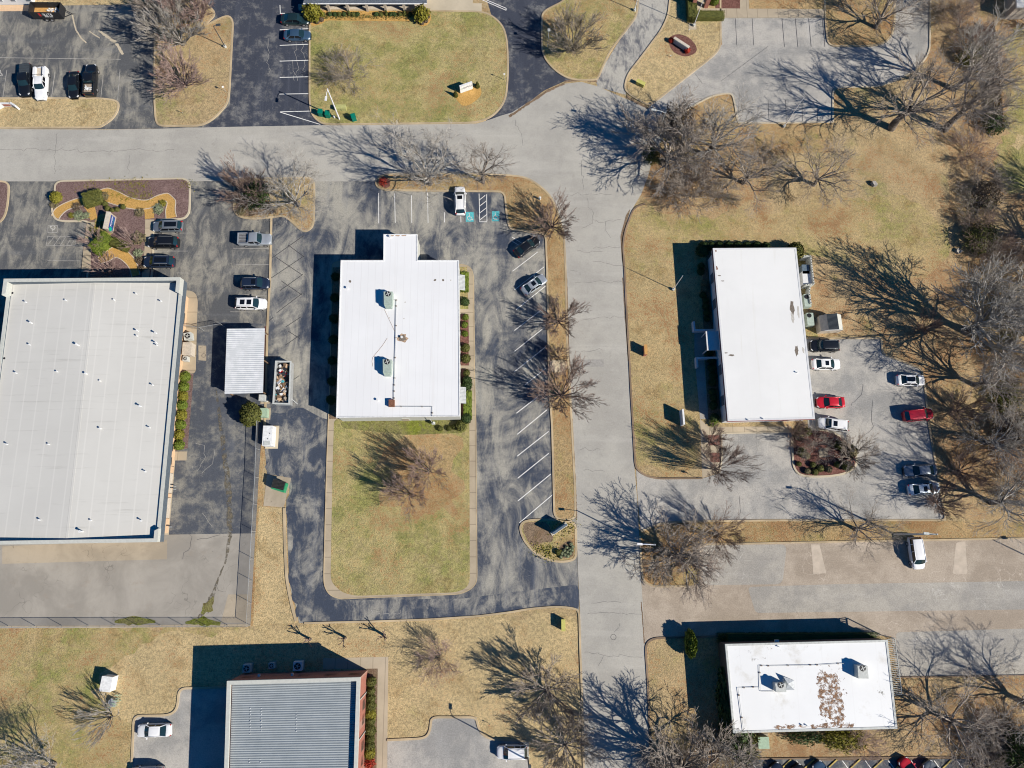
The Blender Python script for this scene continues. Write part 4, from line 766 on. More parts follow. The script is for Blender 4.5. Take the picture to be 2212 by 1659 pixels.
lt.ribbon([(A2(TR) + n * .02).xy, (A2(BR) + n * .02).xy], .07, 3.88, 3.93); lt.ribbon([(A2(TR) + n).xy, (A2(BR) + n).xy], .07, 3.88, 4.07)
lt.build('trellis_canopy', 'wall_pale', rb_)
for k in (0, .5, 1): p = A2(TR).lerp(A2(BR), k) + n; MB(o_).box((p.x, p.y, 1.94), (.12, .12, 3.88)).build('canopy_post', 'wall_pale', rb_)
wallwin(rb_, o_, WP[0], WP[1], .62, 2.2, 2.7, .4, 'sign_black', 1, 'wall_brown'); wl = MB(o_); c = A2(WP[0]).lerp(A2(WP[1]), .33); wl.box((c.x, c.y + .2, 3.2), (.6, .4, .3)); wl.build('wall_lamp', 'white_metal', rb_)

# --- carport with corrugated roof
q = [G(p, 2.75) for p in ((490, 710), (572, 709), (568, 849), (485, 851))]; o_ = Vector((*(sum(q, Vector()) / 4).xy, 0))
sh = empty('carport', o_, 0, 'carport with white corrugated metal roof beside the roll-off container', 'carport')
mb = MB(o_); corrug(mb, q[0], q[1], q[2], q[3], 33, .024, 6); mb.build('roof', 'roof_corrugated', sh)
MB(o_).ribbon([v.xy for v in inset(q, .1)], .08, 2.5, 2.68, True).build('roof_beam', 'galvanised', sh)
for p in inset(q, .3) + [q[0].lerp(q[3], .5), q[1].lerp(q[2], .5)]: MB(o_).box((p.x, p.y, 1.28), (.14, .14, 2.56)).build('post', 'wood_brown', sh)
MB(o_).ribbon([inset(q, .25)[0].xy, inset(q, .25)[3].xy], .06, .05, 2.45).build('side_wall', 'galvanised', sh)
MB(o_).ribbon([inset(q, .25)[0].xy, inset(q, .25)[1].xy], .06, .05, 2.45).build('back_wall', 'galvanised', sh)

# --- house at the top centre (porch), white building top left, brick porch top right, house top right corner
ze_ = 2.3; e0, e1 = G((654.5, 6.5), ze_), G((922, 6.5), ze_); o_ = Vector((*((e0 + e1) / 2).xy, 0))
hs_ = empty('shingled_house', o_, 0, 'low house with dark shingle roof and stone-pillared porch at the top edge', 'house')
u = A2(e1 - e0).normalized(); v = Vector((-u.y, u.x, 0))
W0 = G((640, 22)); W1 = G((922, 20))
MB(o_).prism([(A2(e0) + v * 1.7 + u * .5).xy, (A2(e1) + v * 1.7 - u * .5).xy, (A2(e1) + v * 12 - u * .5).xy, (A2(e0) + v * 12 + u * .5).xy], 0, ze_, False).build('wall', 'wall_cream', hs_)
rf = MB(o_); A_, B_ = A2(e0), A2(e1); hh = ze_
rf.add([(*A_.xy, hh), (*B_.xy, hh), (*(B_ + v * 7 - u * 3).xy, hh + 2.6), (*(A_ + v * 7 + u * 3).xy, hh + 2.6), (*(B_ + v * 14).xy, hh), (*(A_ + v * 14).xy, hh), (*A_.xy, hh - .15), (*B_.xy, hh - .15), (*(B_ + v * 14).xy, hh - .15), (*(A_ + v * 14).xy, hh - .15)], [(0, 1, 2, 3), (1, 4, 2), (2, 4, 5, 3), (3, 5, 0), (6, 7, 1, 0), (9, 8, 7, 6), (7, 8, 4, 1), (9, 6, 0, 5)])
rf.build('roof', 'roof_shingle', hs_); MB(o_).box((*((e0 + e1) / 2 - v * .08).xy, ze_ - .08), ((e1 - e0).length, .14, .14), math.atan2(u.y, u.x)).build('gutter', 'white_metal', hs_)
for x_ in (472, 635, 800, 965, 1122, 1283, 1437):
    g = G(Zm(1, 0, [(x_, 97)])[0]); MB(o_).box((g.x, g.y, ze_ / 2 - .05), (.42, .42, ze_ - .1)).build('pillar', 'stone', hs_)
for x_ in (735, 865): g = G(Zm(1, 0, [(x_, 70)])[0]); MB(o_).box((g.x, g.y + .2, 1.0), (2.2, .1, 1.8)).build('glass_door', 'window_glass', hs_)
g0, g1 = G((-90, 11)), G((75, 10)); o_ = Vector((*((g0 + g1) / 2).xy, 0)); wb_ = empty('white_building', o_, 0, 'white-sided building with small windows in the top left corner', 'building')
MB(o_).prism([g0.xy, g1.xy, (g1 + Vector((0, 9, 0))).xy, (g0 + Vector((0, 9, 0))).xy], 0, 3.4, False).build('wall', 'wall_white', wb_)
MB(o_).prism([(g0 + Vector((-.4, -.15, 0))).xy, (g1 + Vector((.3, -.15, 0))).xy, (g1 + Vector((.3, 9.4, 0))).xy, (g0 + Vector((-.4, 9.4, 0))).xy], 3.4, 3.6).build('roof', 'roof_office', wb_)
for fr in (.60, .63 + .14, .97): wallwin(wb_, o_, g0, g1, fr, .9, 1.7, .8, 'window_blue', 1, 'white_metal')
o_ = Vector((*G((1515, -20)).xy, 0)); bp = empty('brick_entrance', o_, 0, 'brick entrance porch behind the clipped hedge at the top edge', 'building')
for p in ((1495.7, 17), (1523.8, 17)): g = G(p); MB(o_).box((g.x, g.y + .1, 1.6), (.7, .6, 3.2)).build('pillar', 'brick', bp)
g0, g1 = G((1475, -40)), G((1590, -40)); MB(o_).prism([g0.xy, g1.xy, (g1 + Vector((0, 8, 0))).xy, (g0 + Vector((0, 8, 0))).xy], 0, 3.4, False).build('wall', 'brick', bp)
MB(o_).prism([(G((1482, 10)) ).xy, G((1540, 10)).xy, (g1 + Vector((-2, 8, 0))).xy, (g0 + Vector((-.3, 8.3, 0))).xy], 3.4, 3.7).build('roof', 'roof_shingle', bp)
MB(o_).sheet(GP([(1497, 19.5), (1523, 19.5), (1530, -45), (1503, -45)]), .17).build('porch_floor', 'pale_concrete', bp)
hc, o_, RP, WP = flatbld('white_building', [(2192, -70), (2330, -70), (2330, 14), (2196, 16)], 3.2, 'wall_cream', 'roof_office', 'pale-roofed house showing behind bare trees in the top right corner', 'house')

# ------------------------------------------------------------------ vehicles
WHEEL = {}
def wheel(parent, x, y, r=.34, w=.23):
    k = (r, w)
    if k not in WHEEL:
        a = MB(); a.tube([(0, -w / 2, 0), (0, w / 2, 0)], r, 20); b = MB(); b.tube([(0, -w / 2 - .012, 0), (0, w / 2 + .012, 0)], r * .62, 10)
        t = a.build('tyre', 'tyre'); m = b.build('rim', 'rim'); WHEEL[k] = (t.data, m.data); bpy.data.objects.remove(t); bpy.data.objects.remove(m)
    e = bpy.data.objects.new('wheel', None); col.objects.link(e); e.parent = parent; e.location = (x, y, r); e.empty_display_size = .2
    for nme, d in zip(('tyre', 'rim'), WHEEL[k]): o = bpy.data.objects.new(nme, d); col.objects.link(o); o.parent = e
KIND = { # L W H  hood_z belt_z trunk_z  xw xt xs xr(rear glass base)
    'sedan': (4.8, 1.84, 1.45, .88, .95, 1.02, 1.15, .42, -1.05, -1.75),
    'suv': (4.7, 1.90, 1.72, 1.02, 1.12, 1.10, 1.20, .55, -1.85, -2.22),
    'wagon': (4.6, 1.86, 1.60, .96, 1.04, 1.04, 1.20, .50, -1.75, -2.15),
    'van': (5.1, 1.98, 1.78, 1.0, 1.12, 1.12, 1.62, .95, -2.15, -2.42),
    'pickup': (5.6, 1.98, 1.85, 1.12, 1.22, 1.22, 1.15, .60, -.72, -.88)}
def car(front, rear, kind, pnt, name, label, roofglass=None, group='vehicles parked on the lots', rails=False, bed=None, cat=None):
    f, r = G(front, .75), G(rear, .75); d = f - r; rz = math.atan2(d.y, d.x); c = (f + r) / 2
    L0, W, H, hz, bz, tz, xw, xt, xs, xr = KIND[kind]; L = max(L0 * .93, min(L0 * 1.07, d.length)); k = L / L0
    xw, xt, xs, xr = [v * k for v in (xw, xt, xs, xr)]
    e = empty(name, (c.x, c.y, .022), rz, label, cat or {'sedan': 'car', 'suv': 'car', 'wagon': 'car', 'van': 'minivan', 'pickup': 'pickup truck'}[kind], group)
    P = PAINT[pnt]; h = L / 2; truck = kind == 'pickup'
    # lower body as a loft of cross-sections
    N = 30; st = []
    for i in range(N + 1):
        t = i / N; x = -h + L * (.5 - .5 * math.cos(math.pi * t)); a = abs(x) / h
        wd = W / 2 * (1 - (.20 if kind == 'pickup' else .34) * a ** 7 - .035 * a ** 2) if x > 0 else W / 2 * (1 - (.08 if kind == 'pickup' else .24) * a ** 8 - .025 * a ** 2)
        if x > xw: q = (x - xw) / (h - xw); top = bz + (hz - bz) * min(1, q * 3) - .20 * q ** 3 - (.12 if q > .97 else 0)
        elif x > xr or truck: top = bz
        else: q = (xr - x) / max(.05, h + xr); top = tz - .07 * q ** 3 - (.12 if q > .9 else 0)
        if truck and x < xr: top = bz - .02
        st.append((x, wd, top))
    V = []; F = []; prof = [(0, .03), (.45, .028), (.80, .005), (.93, -.05), (.985, -.16), (1.0, -.32)]
    for x, wd, top in st:
        ends = max(0, (abs(x) / h - .93) / .07)
        row = [(y * wd, top + dz - ends * .12 * (y ** 2)) for y, dz in prof] + [(wd, .52), (wd * .965, .30), (wd * .9, .22)]
        V += [(x, -y, z) for y, z in row[::-1]] + [(x, y, z) for y, z in row[1:]]
    m = len(prof) * 2 + 5
    for i in range(N): F += [(i * m + j, (i + 1) * m + j, (i + 1) * m + j + 1, i * m + j + 1) for j in range(m - 1)]
    F += [tuple(range(m)), tuple(range(N * m + m - 1, N * m - 1, -1))]
    b = MB().add(V, F)
    for s in (-1, 1):        # wheel arches
        for x in (.60 * h, -.58 * h): b.add([(x + .44 * math.cos(a), s * (W / 2 + .012), .36 + .44 * math.sin(a)) for a in [math.pi * j / 10 for j in range(11)]] + [(x + .36 * math.cos(a), s * (W / 2 + .012), .36 + .36 * math.sin(a)) for a in [math.pi * j / 10 for j in range(11)]], [(j, j + 1, 12 + j, 11 + j) for j in range(10)])
    bo = b.build('body', P, e, True)
    gp = MB(); gp.box((h - .03, 0, .55), (.06, W * .5, .22)); gp.build('grille', 'black_metal', bo)
    # cabin
    wb, wt = W / 2 * .93, W / 2 * (.70 if kind == 'sedan' else .76); zb = bz + .01; g = .0
    A = [(xw, wb * .93, zb), (xt, wt, H - .06), (xs, wt * .97, H - .07), (xr, wb * .90, zb + (.02 if kind != 'sedan' else .05))]
    def fan(p, q, s0, s1, bulge):
        v = []; n = 6
        for u in (0, 1):
            (x, w_, z) = (p, q)[u]
            v += [(x + bulge * (1 - (2 * j / n - 1) ** 2) * (.6 + .4 * (1 - u)), w_ * (2 * j / n - 1), z) for j in range(n + 1)]
        return MB().add(v, [(j, j + 1, n + 2 + j, n + 1 + j) for j in range(n)])
    fan(A[0], A[1], 0, 1, .13).build('windshield', 'car_glass', e)
    fan(A[3], A[2], 0, 1, -.10).build('rear_window', 'car_glass', e)
    for s in (-1, 1):
        mid = .12 * (xt + xs)
        MB().add([(xw - .12, s * wb, zb - .02), (xr + .1, s * wb * .97, zb - .02), (xs, s * wt * .985, H - .08), (xt, s * wt * 1.01, H - .08)], [(0, 1, 2, 3)]).build('side_window', 'car_glass_black', e)
    # roof skin with pillars
    rf = MB(); nx, ny = 8, 8; v = []
    for i in range(nx + 1):
        x = xt + .05 - (xt - xs + .08) * i / nx
        for j in range(ny + 1):
            y = 2 * j / ny - 1; ex = abs(2 * i / nx - 1)
            v.append((x, y * wt * (1.02 - .03 * i / nx), H + .02 - .07 * y ** 4 - .05 * ex ** 3))
    rf.add(v, [(i * (ny + 1) + j, i * (ny + 1) + j + 1, (i + 1) * (ny + 1) + j + 1, (i + 1) * (ny + 1) + j) for i in range(nx) for j in range(ny)])
    for s in (-1, 1):
        rf.tube([(xw - .02, s * wb * .96, zb), (xt, s * wt * 1.0, H - .04), ((xt + xs) / 2, s * wt * 1.01, H - .02), (xs, s * wt * .97, H - .05), (xr, s * wb * .93, zb)], [.055, .055, .05, .06, .09 if kind == 'sedan' else .06], 6)
        for fx in ((.45,) if truck else (.42, .78) if kind != 'sedan' else (.48,)):
            xx = xw + (xr - xw) * (.12 + fx * .8); rf.tube([(xx, s * wb * .985, zb), (xt + (xs - xt) * fx, s * wt * 1.0, H - .06)], .05, 5)
    rf.build('roof', P, e, True)
    if roofglass:
        for (x0, x1) in roofglass: MB().box(((x0 + x1) / 2 * k, 0, H + .018), ((x1 - x0) * k, wt * 1.12, .03)).build('sunroof', 'car_glass_black', e)
    if rails:
        for s in (-1, 1): MB().tube([(xt - .2, s * wt * .93, H), (xt - .3, s * wt * .93, H + .06), (xs + .3, s * wt * .92, H + .06), (xs + .2, s * wt * .92, H)], .022, 5).build('roof_rail', 'galvanised', e)
    for s in (-1, 1):
        MB().box((xw - .30, s * (W / 2 + .09), bz + .04), (.15, .24, .15)).build('mirror', P, e)
        MB().box((h - .27, s * W * .355, hz - .20), (.34, .24, .13), -s * .55).build('headlight', 'lamp_clear', e)
        MB().box((-h + .13, s * W * .365, .84 if kind == 'sedan' else 1.0), (.16, .24, .16 if kind == 'sedan' else .34), s * .25).build('taillight', 'lamp_red', e)
        for x in (.60 * h, -.58 * h): wheel(e, x, s * (W / 2 - .10), .38 if truck or kind in ('suv', 'van') else .33)
    if truck:
        x0, x1 = xr - .12, -h + .10; wi = W / 2 - .10
        if bed == 'cover':
            t = MB(); t.box(((x0 + x1) / 2, 0, bz + .05), (x0 - x1, wi * 1.94, .05)); to = t.build('bed_cover', 'dark_metal', e)
            for q in range(1, 4): MB().box((x0 + (x1 - x0) * q / 4, 0, bz + .08), (.03, wi * 1.9, .012)).build('cover_seam', 'black_metal', to)
        else:
            fl = MB().box(((x0 + x1) / 2, 0, bz + .04), (x0 - x1 - .1, wi * 1.78, .02)).build('bed_floor', 'tar_soft' if bed != 'load' else 'wood_grey', e)
            rl = MB(); rl.ribbon([(x0, -wi), (x1, -wi), (x1, wi), (x0, wi)], .12, bz, bz + .34, True); rl.build('bed_side', P, e)
            for q in range(6): MB().box(((x0 + x1) / 2, -wi * .75 + wi * .3 * q, bz + .055), (x0 - x1 - .3, .05, .02)).build('bed_rib', 'galvanised', fl) if bed != 'load' else None
            if bed == 'load':
                rr = random.Random(4); tr_ = MB()
                for q in range(16): tr_.box((x1 + .55 + rr.random() * .8, rr.uniform(-.5, .5), bz + .15 + rr.random() * .12), (rr.uniform(.2, .6), .09, .06), rr.random() * 3)
                tr_.build('scrap_pile', 'white_metal', e)
    return e
car((54, 209), (57.3, 138.7), 'pickup', 'black', 'pickup_truck', 'black pickup with a closed bed cover, leftmost in the top left lot', bed='cover')
sv = car((88, 215), (92, 148), 'pickup', 'white', 'service_truck', 'white utility truck with side boxes and ladder rack beside a black pickup', bed='cover', cat='utility truck')
car((158.7, 210.7), (161, 155), 'sedan', 'black', 'parked_car', 'black sedan between the white utility truck and the dark pickup, top left')
car((198.7, 136), (194, 211), 'pickup', 'black', 'pickup_truck', 'dark pickup with scrap in its open bed, right end of the top left row', bed='load')
car((668, 42), (607, 41), 'sedan', 'green', 'parked_car', 'dark green-black sedan in the uppermost bay beside the house lawn')
car((671, 75.5), (613, 76), 'sedan', 'blue', 'parked_car', 'slate blue sedan parked just below the dark green one at the lawn kerb')
car((329.6, 490), (396, 488.6), 'wagon', 'grey', 'parked_car', 'grey-blue estate car with dark glass roof beside the mulch island', [(-1.6, .2)], rails=True)
car((317, 524), (389, 524), 'suv', 'black', 'parked_car', 'glossy black SUV in the middle of the three by the mulch island', rails=True)
car((311, 566), (377, 566), 'suv', 'navy', 'parked_car', 'dark navy SUV with black roof glass, nearest the warehouse of the three', [(-1.5, .3)], rails=True)
car((587, 517), (516, 518.6), 'pickup', 'silver', 'pickup_truck', 'silver-grey pickup with empty ribbed bed facing the kerb', bed='open')
car((582, 612), (521, 613.5), 'suv', 'navy', 'parked_car', 'navy SUV with roof rails and one sunroof, above the white SUV', [(-.35, .35)], rails=True)
car((575.6, 656.5), (509, 656.5), 'suv', 'white', 'parked_car', 'white SUV with two dark roof windows above the corrugated carport', [(-.35, .35), (-1.35, -.65)], rails=True)
car((993, 400), (995, 467), 'suv', 'white', 'parked_car', 'white SUV with sunroof in the bay beside the blue disabled symbols', [(-.2, .4)], rails=True)
car((1162, 515), (1114, 550), 'sedan', 'black', 'parked_car', 'black sedan parked aslant beside the narrow grass strip')
car((1178, 598), (1129.5, 631), 'sedan', 'silver', 'parked_car', 'silver sedan with sunroof parked aslant beside the narrow grass strip', [(-.5, .2)])
car((1749.7, 746.7), (1812, 747.7), 'suv', 'black', 'parked_car', 'black SUV nearest the small shed, at the white office wall', rails=True)
car((1815.6, 786.5), (1753.7, 786.5), 'sedan', 'white', 'parked_car', 'white sedan with sunroof just below the black SUV at the office wall', [(-.45, .15)])
car((1764, 869), (1824, 869), 'sedan', 'red', 'parked_car', 'bright red sedan at the white office wall')
car((1767, 913), (1831, 921), 'suv', 'white', 'parked_car', 'white SUV at the corner of the white office by the shrub island', [(-.3, .3)], rails=True)
car((1998, 821.5), (1936.7, 820.7), 'sedan', 'white', 'parked_car', 'white car with full black glass roof, topmost along the woods', [(-1.0, .35)])
car((2015, 893), (1951.7, 900), 'suv', 'dark_red', 'parked_car', 'dark red SUV in tree shadow along the woods kerb')
car((1951.7, 1018), (2025, 1014.5), 'sedan', 'grey', 'parked_car', 'grey-blue sedan under tree shadows above a pale blue sedan')
car((2031, 1053.5), (1961.7, 1058.5), 'sedan', 'pale', 'parked_car', 'pale silver-blue sedan with sunroof, lowest along the woods kerb', [(-.45, .1)])
car((1985, 1230), (1973.5, 1160), 'van', 'white', 'parked_van', 'white minivan alone on the tan pavement below the tall pole')
car((296, 1579), (370.4, 1576.6), 'sedan', 'white', 'parked_car', 'white sedan alone in the bay beside the red brick building')
car((282, 1672), (355, 1670), 'suv', 'silver', 'parked_car', 'silver car cut by the bottom edge, below the lone white sedan', rails=True)
car((1073, 1625), (1139, 1624), 'suv', 'white', 'parked_car', 'white SUV at the bottom edge beside the small grass island', rails=True)
car((1764, 1650), (1804, 1705), 'sedan', 'blue', 'parked_car', 'blue car nose peeking in at the bottom edge, left of the bright red one')
car((1948, 1640), (1990, 1698), 'wagon', 'red', 'parked_car', 'bright red car cut by the bottom edge in the slanted bays')
car((2002, 1648), (2040, 1705), 'suv', 'grey', 'parked_car', 'grey car cut by the bottom edge just right of the red one')
car((2118, 1656), (2150, 1712), 'sedan', 'black', 'parked_car', 'dark car at the bottom edge under the evergreen in the right corner')
car((1672, 1654), (1712, 1708), 'sedan', 'navy', 'parked_car', 'dark navy car at the bottom edge, leftmost in the slanted bays')
car((1720, 1658), (1756, 1712), 'sedan', 'black', 'parked_car', 'black car at the bottom edge between the navy and the blue one')
# service body on the white truck
for o in list(sv.children):
    if o.name.startswith('bed_cover'):
        for c_ in list(o.children): bpy.data.objects.remove(c_)
        bpy.data.objects.remove(o)
for s in (-1, 1):
    u = MB().box((-1.75, s * .82, 1.30), (2.0, .46, .75)).build('tool_box', PAINT['white'], sv)
    for q in (-2.35, -1.75, -1.15): MB().box((q, s * 1.055, 1.3), (.5, .015, .5)).build('box_door', 'white_metal', u)
MB().box((-1.75, 0, 1.27), (2.0, 1.1, .04)).build('bed_floor', 'wall_cream', sv)
rk = MB()
for x in (-.95, -2.6): rk.tube([(x, -.85, 1.6), (x, -.8, 2.05), (x, .8, 2.05), (x, .85, 1.6)], .03, 6)
rk.build('ladder_rack', 'black_metal', sv)
# dump trailer
a, b = G((73, 17), 1.0), G((138, 17), 1.0); c = (a + b) / 2 + Vector((0, -.8, 0)); L = (b - a).length
te = empty('dump_trailer', (c.x, c.y - .0, .02), 0, 'black high-sided dump trailer with orange floor and scraps inside, top left', 'trailer')
tb = MB(); tb.box((0, 0, .75), (L, 2.0, .12)); te_b = tb.build('floor', 'wood_orange', te)
wl = MB(); wl.ribbon([(-L / 2, -1), (L / 2, -1), (L / 2, 1), (-L / 2, 1)], .08, .5, 2.1, True); wl.build('side_wall', 'black_metal', te)
for s in (-1, 1):
    for x in (-.45, .45): wheel(te, x, s * 1.12, .36, .22)
    for q in range(6): MB().box((-L / 2 + .5 + q * (L - 1) / 5, s * 1.06, 1.3), (.07, .05, 1.6)).build('post', 'black_metal', te)
    fd_ = MB().box((0, s * 1.14, .86), (1.9, .26, .06)).build('fender', 'black_metal', te)
dw = MB(); dw.tube([(L / 2, -.7, .55), (L / 2 + 1.3, 0, .5)], .06, 6); dw.tube([(L / 2, .7, .55), (L / 2 + 1.3, 0, .5)], .06, 6); dw.tube([(L / 2 + 1.2, 0, .5), (L / 2 + 1.7, 0, .5)], .06, 6); dw.build('drawbar', 'black_metal', te)
rr = random.Random(8); jk = MB()
for q in range(40): jk.box((rr.uniform(0, L / 2 - .4), rr.uniform(-.75, .75), .86 + rr.random() * .3), (rr.uniform(.1, .5), rr.uniform(.08, .3), .06), rr.random() * 3, Matrix.Rotation(rr.uniform(-.4, .4), 3, 'X'))
jk.build('scraps', 'white_metal', te)
def text(s, size, mat, parent, loc, rot, name='lettering', ext=.01, ax='CENTER', sx=1.):
    cu = bpy.data.curves.new('t', 'FONT'); cu.body = s; cu.size = size; cu.extrude = ext; cu.align_x = ax; cu.align_y = 'CENTER'; cu.resolution_u = 3
    o = bpy.data.objects.new('t', cu); col.objects.link(o); bpy.context.view_layer.update()
    me = bpy.data.meshes.new_from_object(o); bpy.data.objects.remove(o); me.name = name; me.materials.clear(); me.materials.append(MATS[mat])
    q = bpy.data.objects.new(name, me); col.objects.link(q); q.parent = parent; q.location = loc; q.rotation_euler = rot; q.scale = (sx, 1, 1); return q
text('ELITE', .75, 'white_metal', te, (.3, -1.06, 1.55), (R(90), 0, 0)); MB().box((-1.0, -1.055, 1.55), (.35, .03, .7)).build('logo', 'lamp_red', te); MB().box((.3, -1.055, 1.05), (1.4, .03, .12)).build('logo', 'white_metal', te)

# ------------------------------------------------------------------ woody plants
def tubes(segs, k=3):
    A = np.array(segs, dtype=np.float64); P0, P1, R0, R1 = A[:, :3], A[:, 3:6], A[:, 6], A[:, 7]
    d = P1 - P0; d /= np.linalg.norm(d, axis=1)[:, None] + 1e-9
    ref = np.where(np.abs(d[:, 2:3]) < .9, np.array([[0, 0, 1.]]), np.array([[1., 0, 0]])); a = np.cross(d, ref); a /= np.linalg.norm(a, axis=1)[:, None]; b = np.cross(d, a)
    n = len(A); V = np.zeros((n, 2 * k, 3))
    for j in range(k):
        c, s = math.cos(2 * math.pi * j / k), math.sin(2 * math.pi * j / k)
        V[:, j] = P0 + (a * c + b * s) * R0[:, None]; V[:, k + j] = P1 + (a * c + b * s) * R1[:, None]
    base = (np.arange(n) * 2 * k)[:, None, None]
    q = np.array([[j, (j + 1) % k, k + (j + 1) % k, k + j] for j in range(k)])[None]
    return V.reshape(-1, 3), (base + q).reshape(-1, 4)
def npmesh(name, V, F, mat, smooth=False):
    me = bpy.data.meshes.new(name); me.vertices.add(len(V)); me.vertices.foreach_set('co', V.astype(np.float32).ravel())
    me.loops.add(F.size); me.loops.foreach_set('vertex_index', F.astype(np.int32).ravel()); me.polygons.add(len(F))
    me.polygons.foreach_set('loop_start', (np.arange(len(F)) * F.shape[1]).astype(np.int32))
    me.update(calc_edges=True); me.materials.append(MATS[mat]); me.validate(); return me
def leaves(C, size, rng, nrm=None):
    n = len(C); u = rng.normal(size=(n, 3)); u /= np.linalg.norm(u, axis=1)[:, None]; v = np.cross(u, rng.normal(size=(n, 3)) if nrm is None else nrm + rng.normal(size=(n, 3)) * .5); v /= np.linalg.norm(v, axis=1)[:, None] + 1e-9
    s = (size * rng.uniform(.6, 1.3, n))[:, None]
    V = np.stack([C - u * s, C - v * s * .6, C + u * s, C + v * s * .6], 1).reshape(-1, 3); return V, np.arange(4 * n).reshape(-1, 4)
def grow(seed, P):
    """recursive branching; returns trunk segments, crown segments and tips (unit: metres, about 10 m tall)"""
    rg = random.Random(seed); T, Cr, tips = [], [], []
    def rv(): return Vector((rg.gauss(0, 1), rg.gauss(0, 1), rg.gauss(0, 1)))
    def br(p, d, L, r, dep):
        n = 4 if dep < 2 else 3 if dep < 4 else 2
        for i in range(n):
            d = (d + rv() * P['wig'] * (1 + dep * .15) + Vector((0, 0, P['up'][min(dep, len(P['up']) - 1)]))).normalized()
            q = p + d * (L / n) * rg.uniform(.8, 1.2); r1 = max(P['rmin'], r * (1 - P['taper'] / n)); Cr.append((*p, *q, r, r1)); p, r = q, r1
            if dep < P['dep'] and (i > 0 or dep > 1) and i < n - 1 + (dep > 2):
                for _ in range(P['kids'][min(dep, len(P['kids']) - 1)]): ch(p, d, L, r, dep)
        if dep < P['dep']:
            for _ in range(2): ch(p, d, L * 1.08, r, dep, .75)
        else: tips.append(p.copy())
    def ch(p, d, L, r, dep, am=1.):
        a = rg.gauss(P['ang'], P['ang'] * .3) * am; ax = d.cross(rv()).normalized(); nd = Matrix.Rotation(a, 3, ax) @ d
        br(p, nd, L * P['lr'] * rg.uniform(.7, 1.15), max(P['rmin'], r * rg.uniform(*P.get('rr', (.46, .66)))), dep + 1)
    for s in range(P.get('stems', 1)):
        p = Vector((0, 0, -.1)); d = Vector((0, 0, 1)); r = P['r']
        if P.get('stems', 1) > 1:
            a = s * 6.283 / P['stems'] + rg.random(); d = Vector((math.cos(a) * P['splay'], math.sin(a) * P['splay'], 1)).normalized(); p += Vector((math.cos(a), math.sin(a), 0)) * .12; r *= rg.uniform(.7, 1)
        for i in range(3):
            q = p + (d + rv() * .04).normalized() * P['trunk'] / 3; T.append((*p, *q, r * (1.25 if i == 0 else 1), r * (1 if i == 0 else .93))); r *= .93; p = q
        nl = P['limbs']
        for k in range(nl):
            a = k * 2.4 + rg.random() * .6; t = P['open'] * rg.uniform(.55, 1.2) * (1 if k else .25); base = p - d * (P['trunk'] * P.get('spread', .0) * (k / nl))
            nd = (d + Vector((math.cos(a) * t, math.sin(a) * t, 0))).normalized(); br(base, nd, P['L'] * rg.uniform(.8, 1.15), r * rg.uniform(.42, .66) * (1.25 if k == 0 else 1), 0)
    return T, Cr, tips
STY = {
 'oak': dict(wig=.14, up=(.04, .03, .02, .01), taper=.34, rmin=.014, dep=4, kids=(1, 1, 1, 1), ang=.54, lr=.63, r=.38, trunk=2.6, limbs=9, open=1.05, L=4.2, spread=.4),
 'dense': dict(wig=.13, up=(.04, .03, .02, .01), taper=.30, rmin=.024, dep=4, kids=(1, 1, 1, 1), ang=.50, lr=.63, r=.50, trunk=3.0, limbs=12, open=1.05, L=4.4, spread=.4, rr=(.5, .7)),
 'tall': dict(wig=.11, up=(.07, .06, .04, .03), taper=.28, rmin=.015, dep=4, kids=(1, 1, 1, 1), ang=.44, lr=.62, r=.42, trunk=6.4, limbs=8, open=.80, L=4.6, spread=.38, rr=(.48, .68)),
 'vase': dict(wig=.05, up=(.05, .05, .05, .04), taper=.30, rmin=.017, dep=4, kids=(1, 1, 1, 1), ang=.28, lr=.62, r=.24, trunk=1.1, limbs=15, open=.85, L=3.4, spread=.5, rr=(.5, .7)),
 'myrtle': dict(wig=.045, up=(.04, .04, .05, .04), taper=.3, rmin=.010, dep=4, kids=(1, 1, 1, 1), ang=.24, lr=.62, r=.12, trunk=.9, limbs=4, open=.42, L=3.2, stems=7, splay=.50, rr=(.48, .66)),
 'shrub': dict(wig=.12, up=(.03, .03, .03), taper=.3, rmin=.014, dep=4, kids=(1, 1, 1, 0), ang=.45, lr=.66, r=.09, trunk=.5, limbs=3, open=.8, L=2.4, stems=6, splay=.9),
 'fan': dict(wig=.04, up=(.05, .06), taper=.4, rmin=.018, dep=2, kids=(1, 1), ang=.26, lr=.6, r=.08, trunk=.6, limbs=3, open=.3, L=2.0, stems=8, splay=.55),
 'pollard': dict(wig=.10, up=(.1, .1), taper=.2, rmin=.045, dep=1, kids=(0, 0), ang=.5, lr=.4, r=.13, trunk=1.4, limbs=5, open=.5, L=1.1),
}
PROTO = {}
def proto(style, seed, bk, leaf=None, lsize=.1, ln=2):
    key = (style, seed, bk, leaf, ln)
    if key not in PROTO:
        T, C, tips = grow(seed, STY[style]); C_ = np.array(C); H = C_[:, 5].max(); rad = np.percentile(np.hypot(C_[:, 3], C_[:, 4]), 95)
        tm = npmesh('trunk', *tubes(T, 8), 'bark_trunk'); cm = npmesh('crown', *tubes(C, 3), bk); lm = None
        if leaf:
            rng = np.random.default_rng(seed); Q = np.array([tuple(t) for t in tips]); Q = np.repeat(Q, ln, 0) + rng.normal(size=(len(Q) * ln, 3)) * .22; lm = npmesh('foliage', *leaves(Q, lsize, rng), leaf)
        PROTO[key] = (tm, cm, lm, H, rad)
    return PROTO[key]
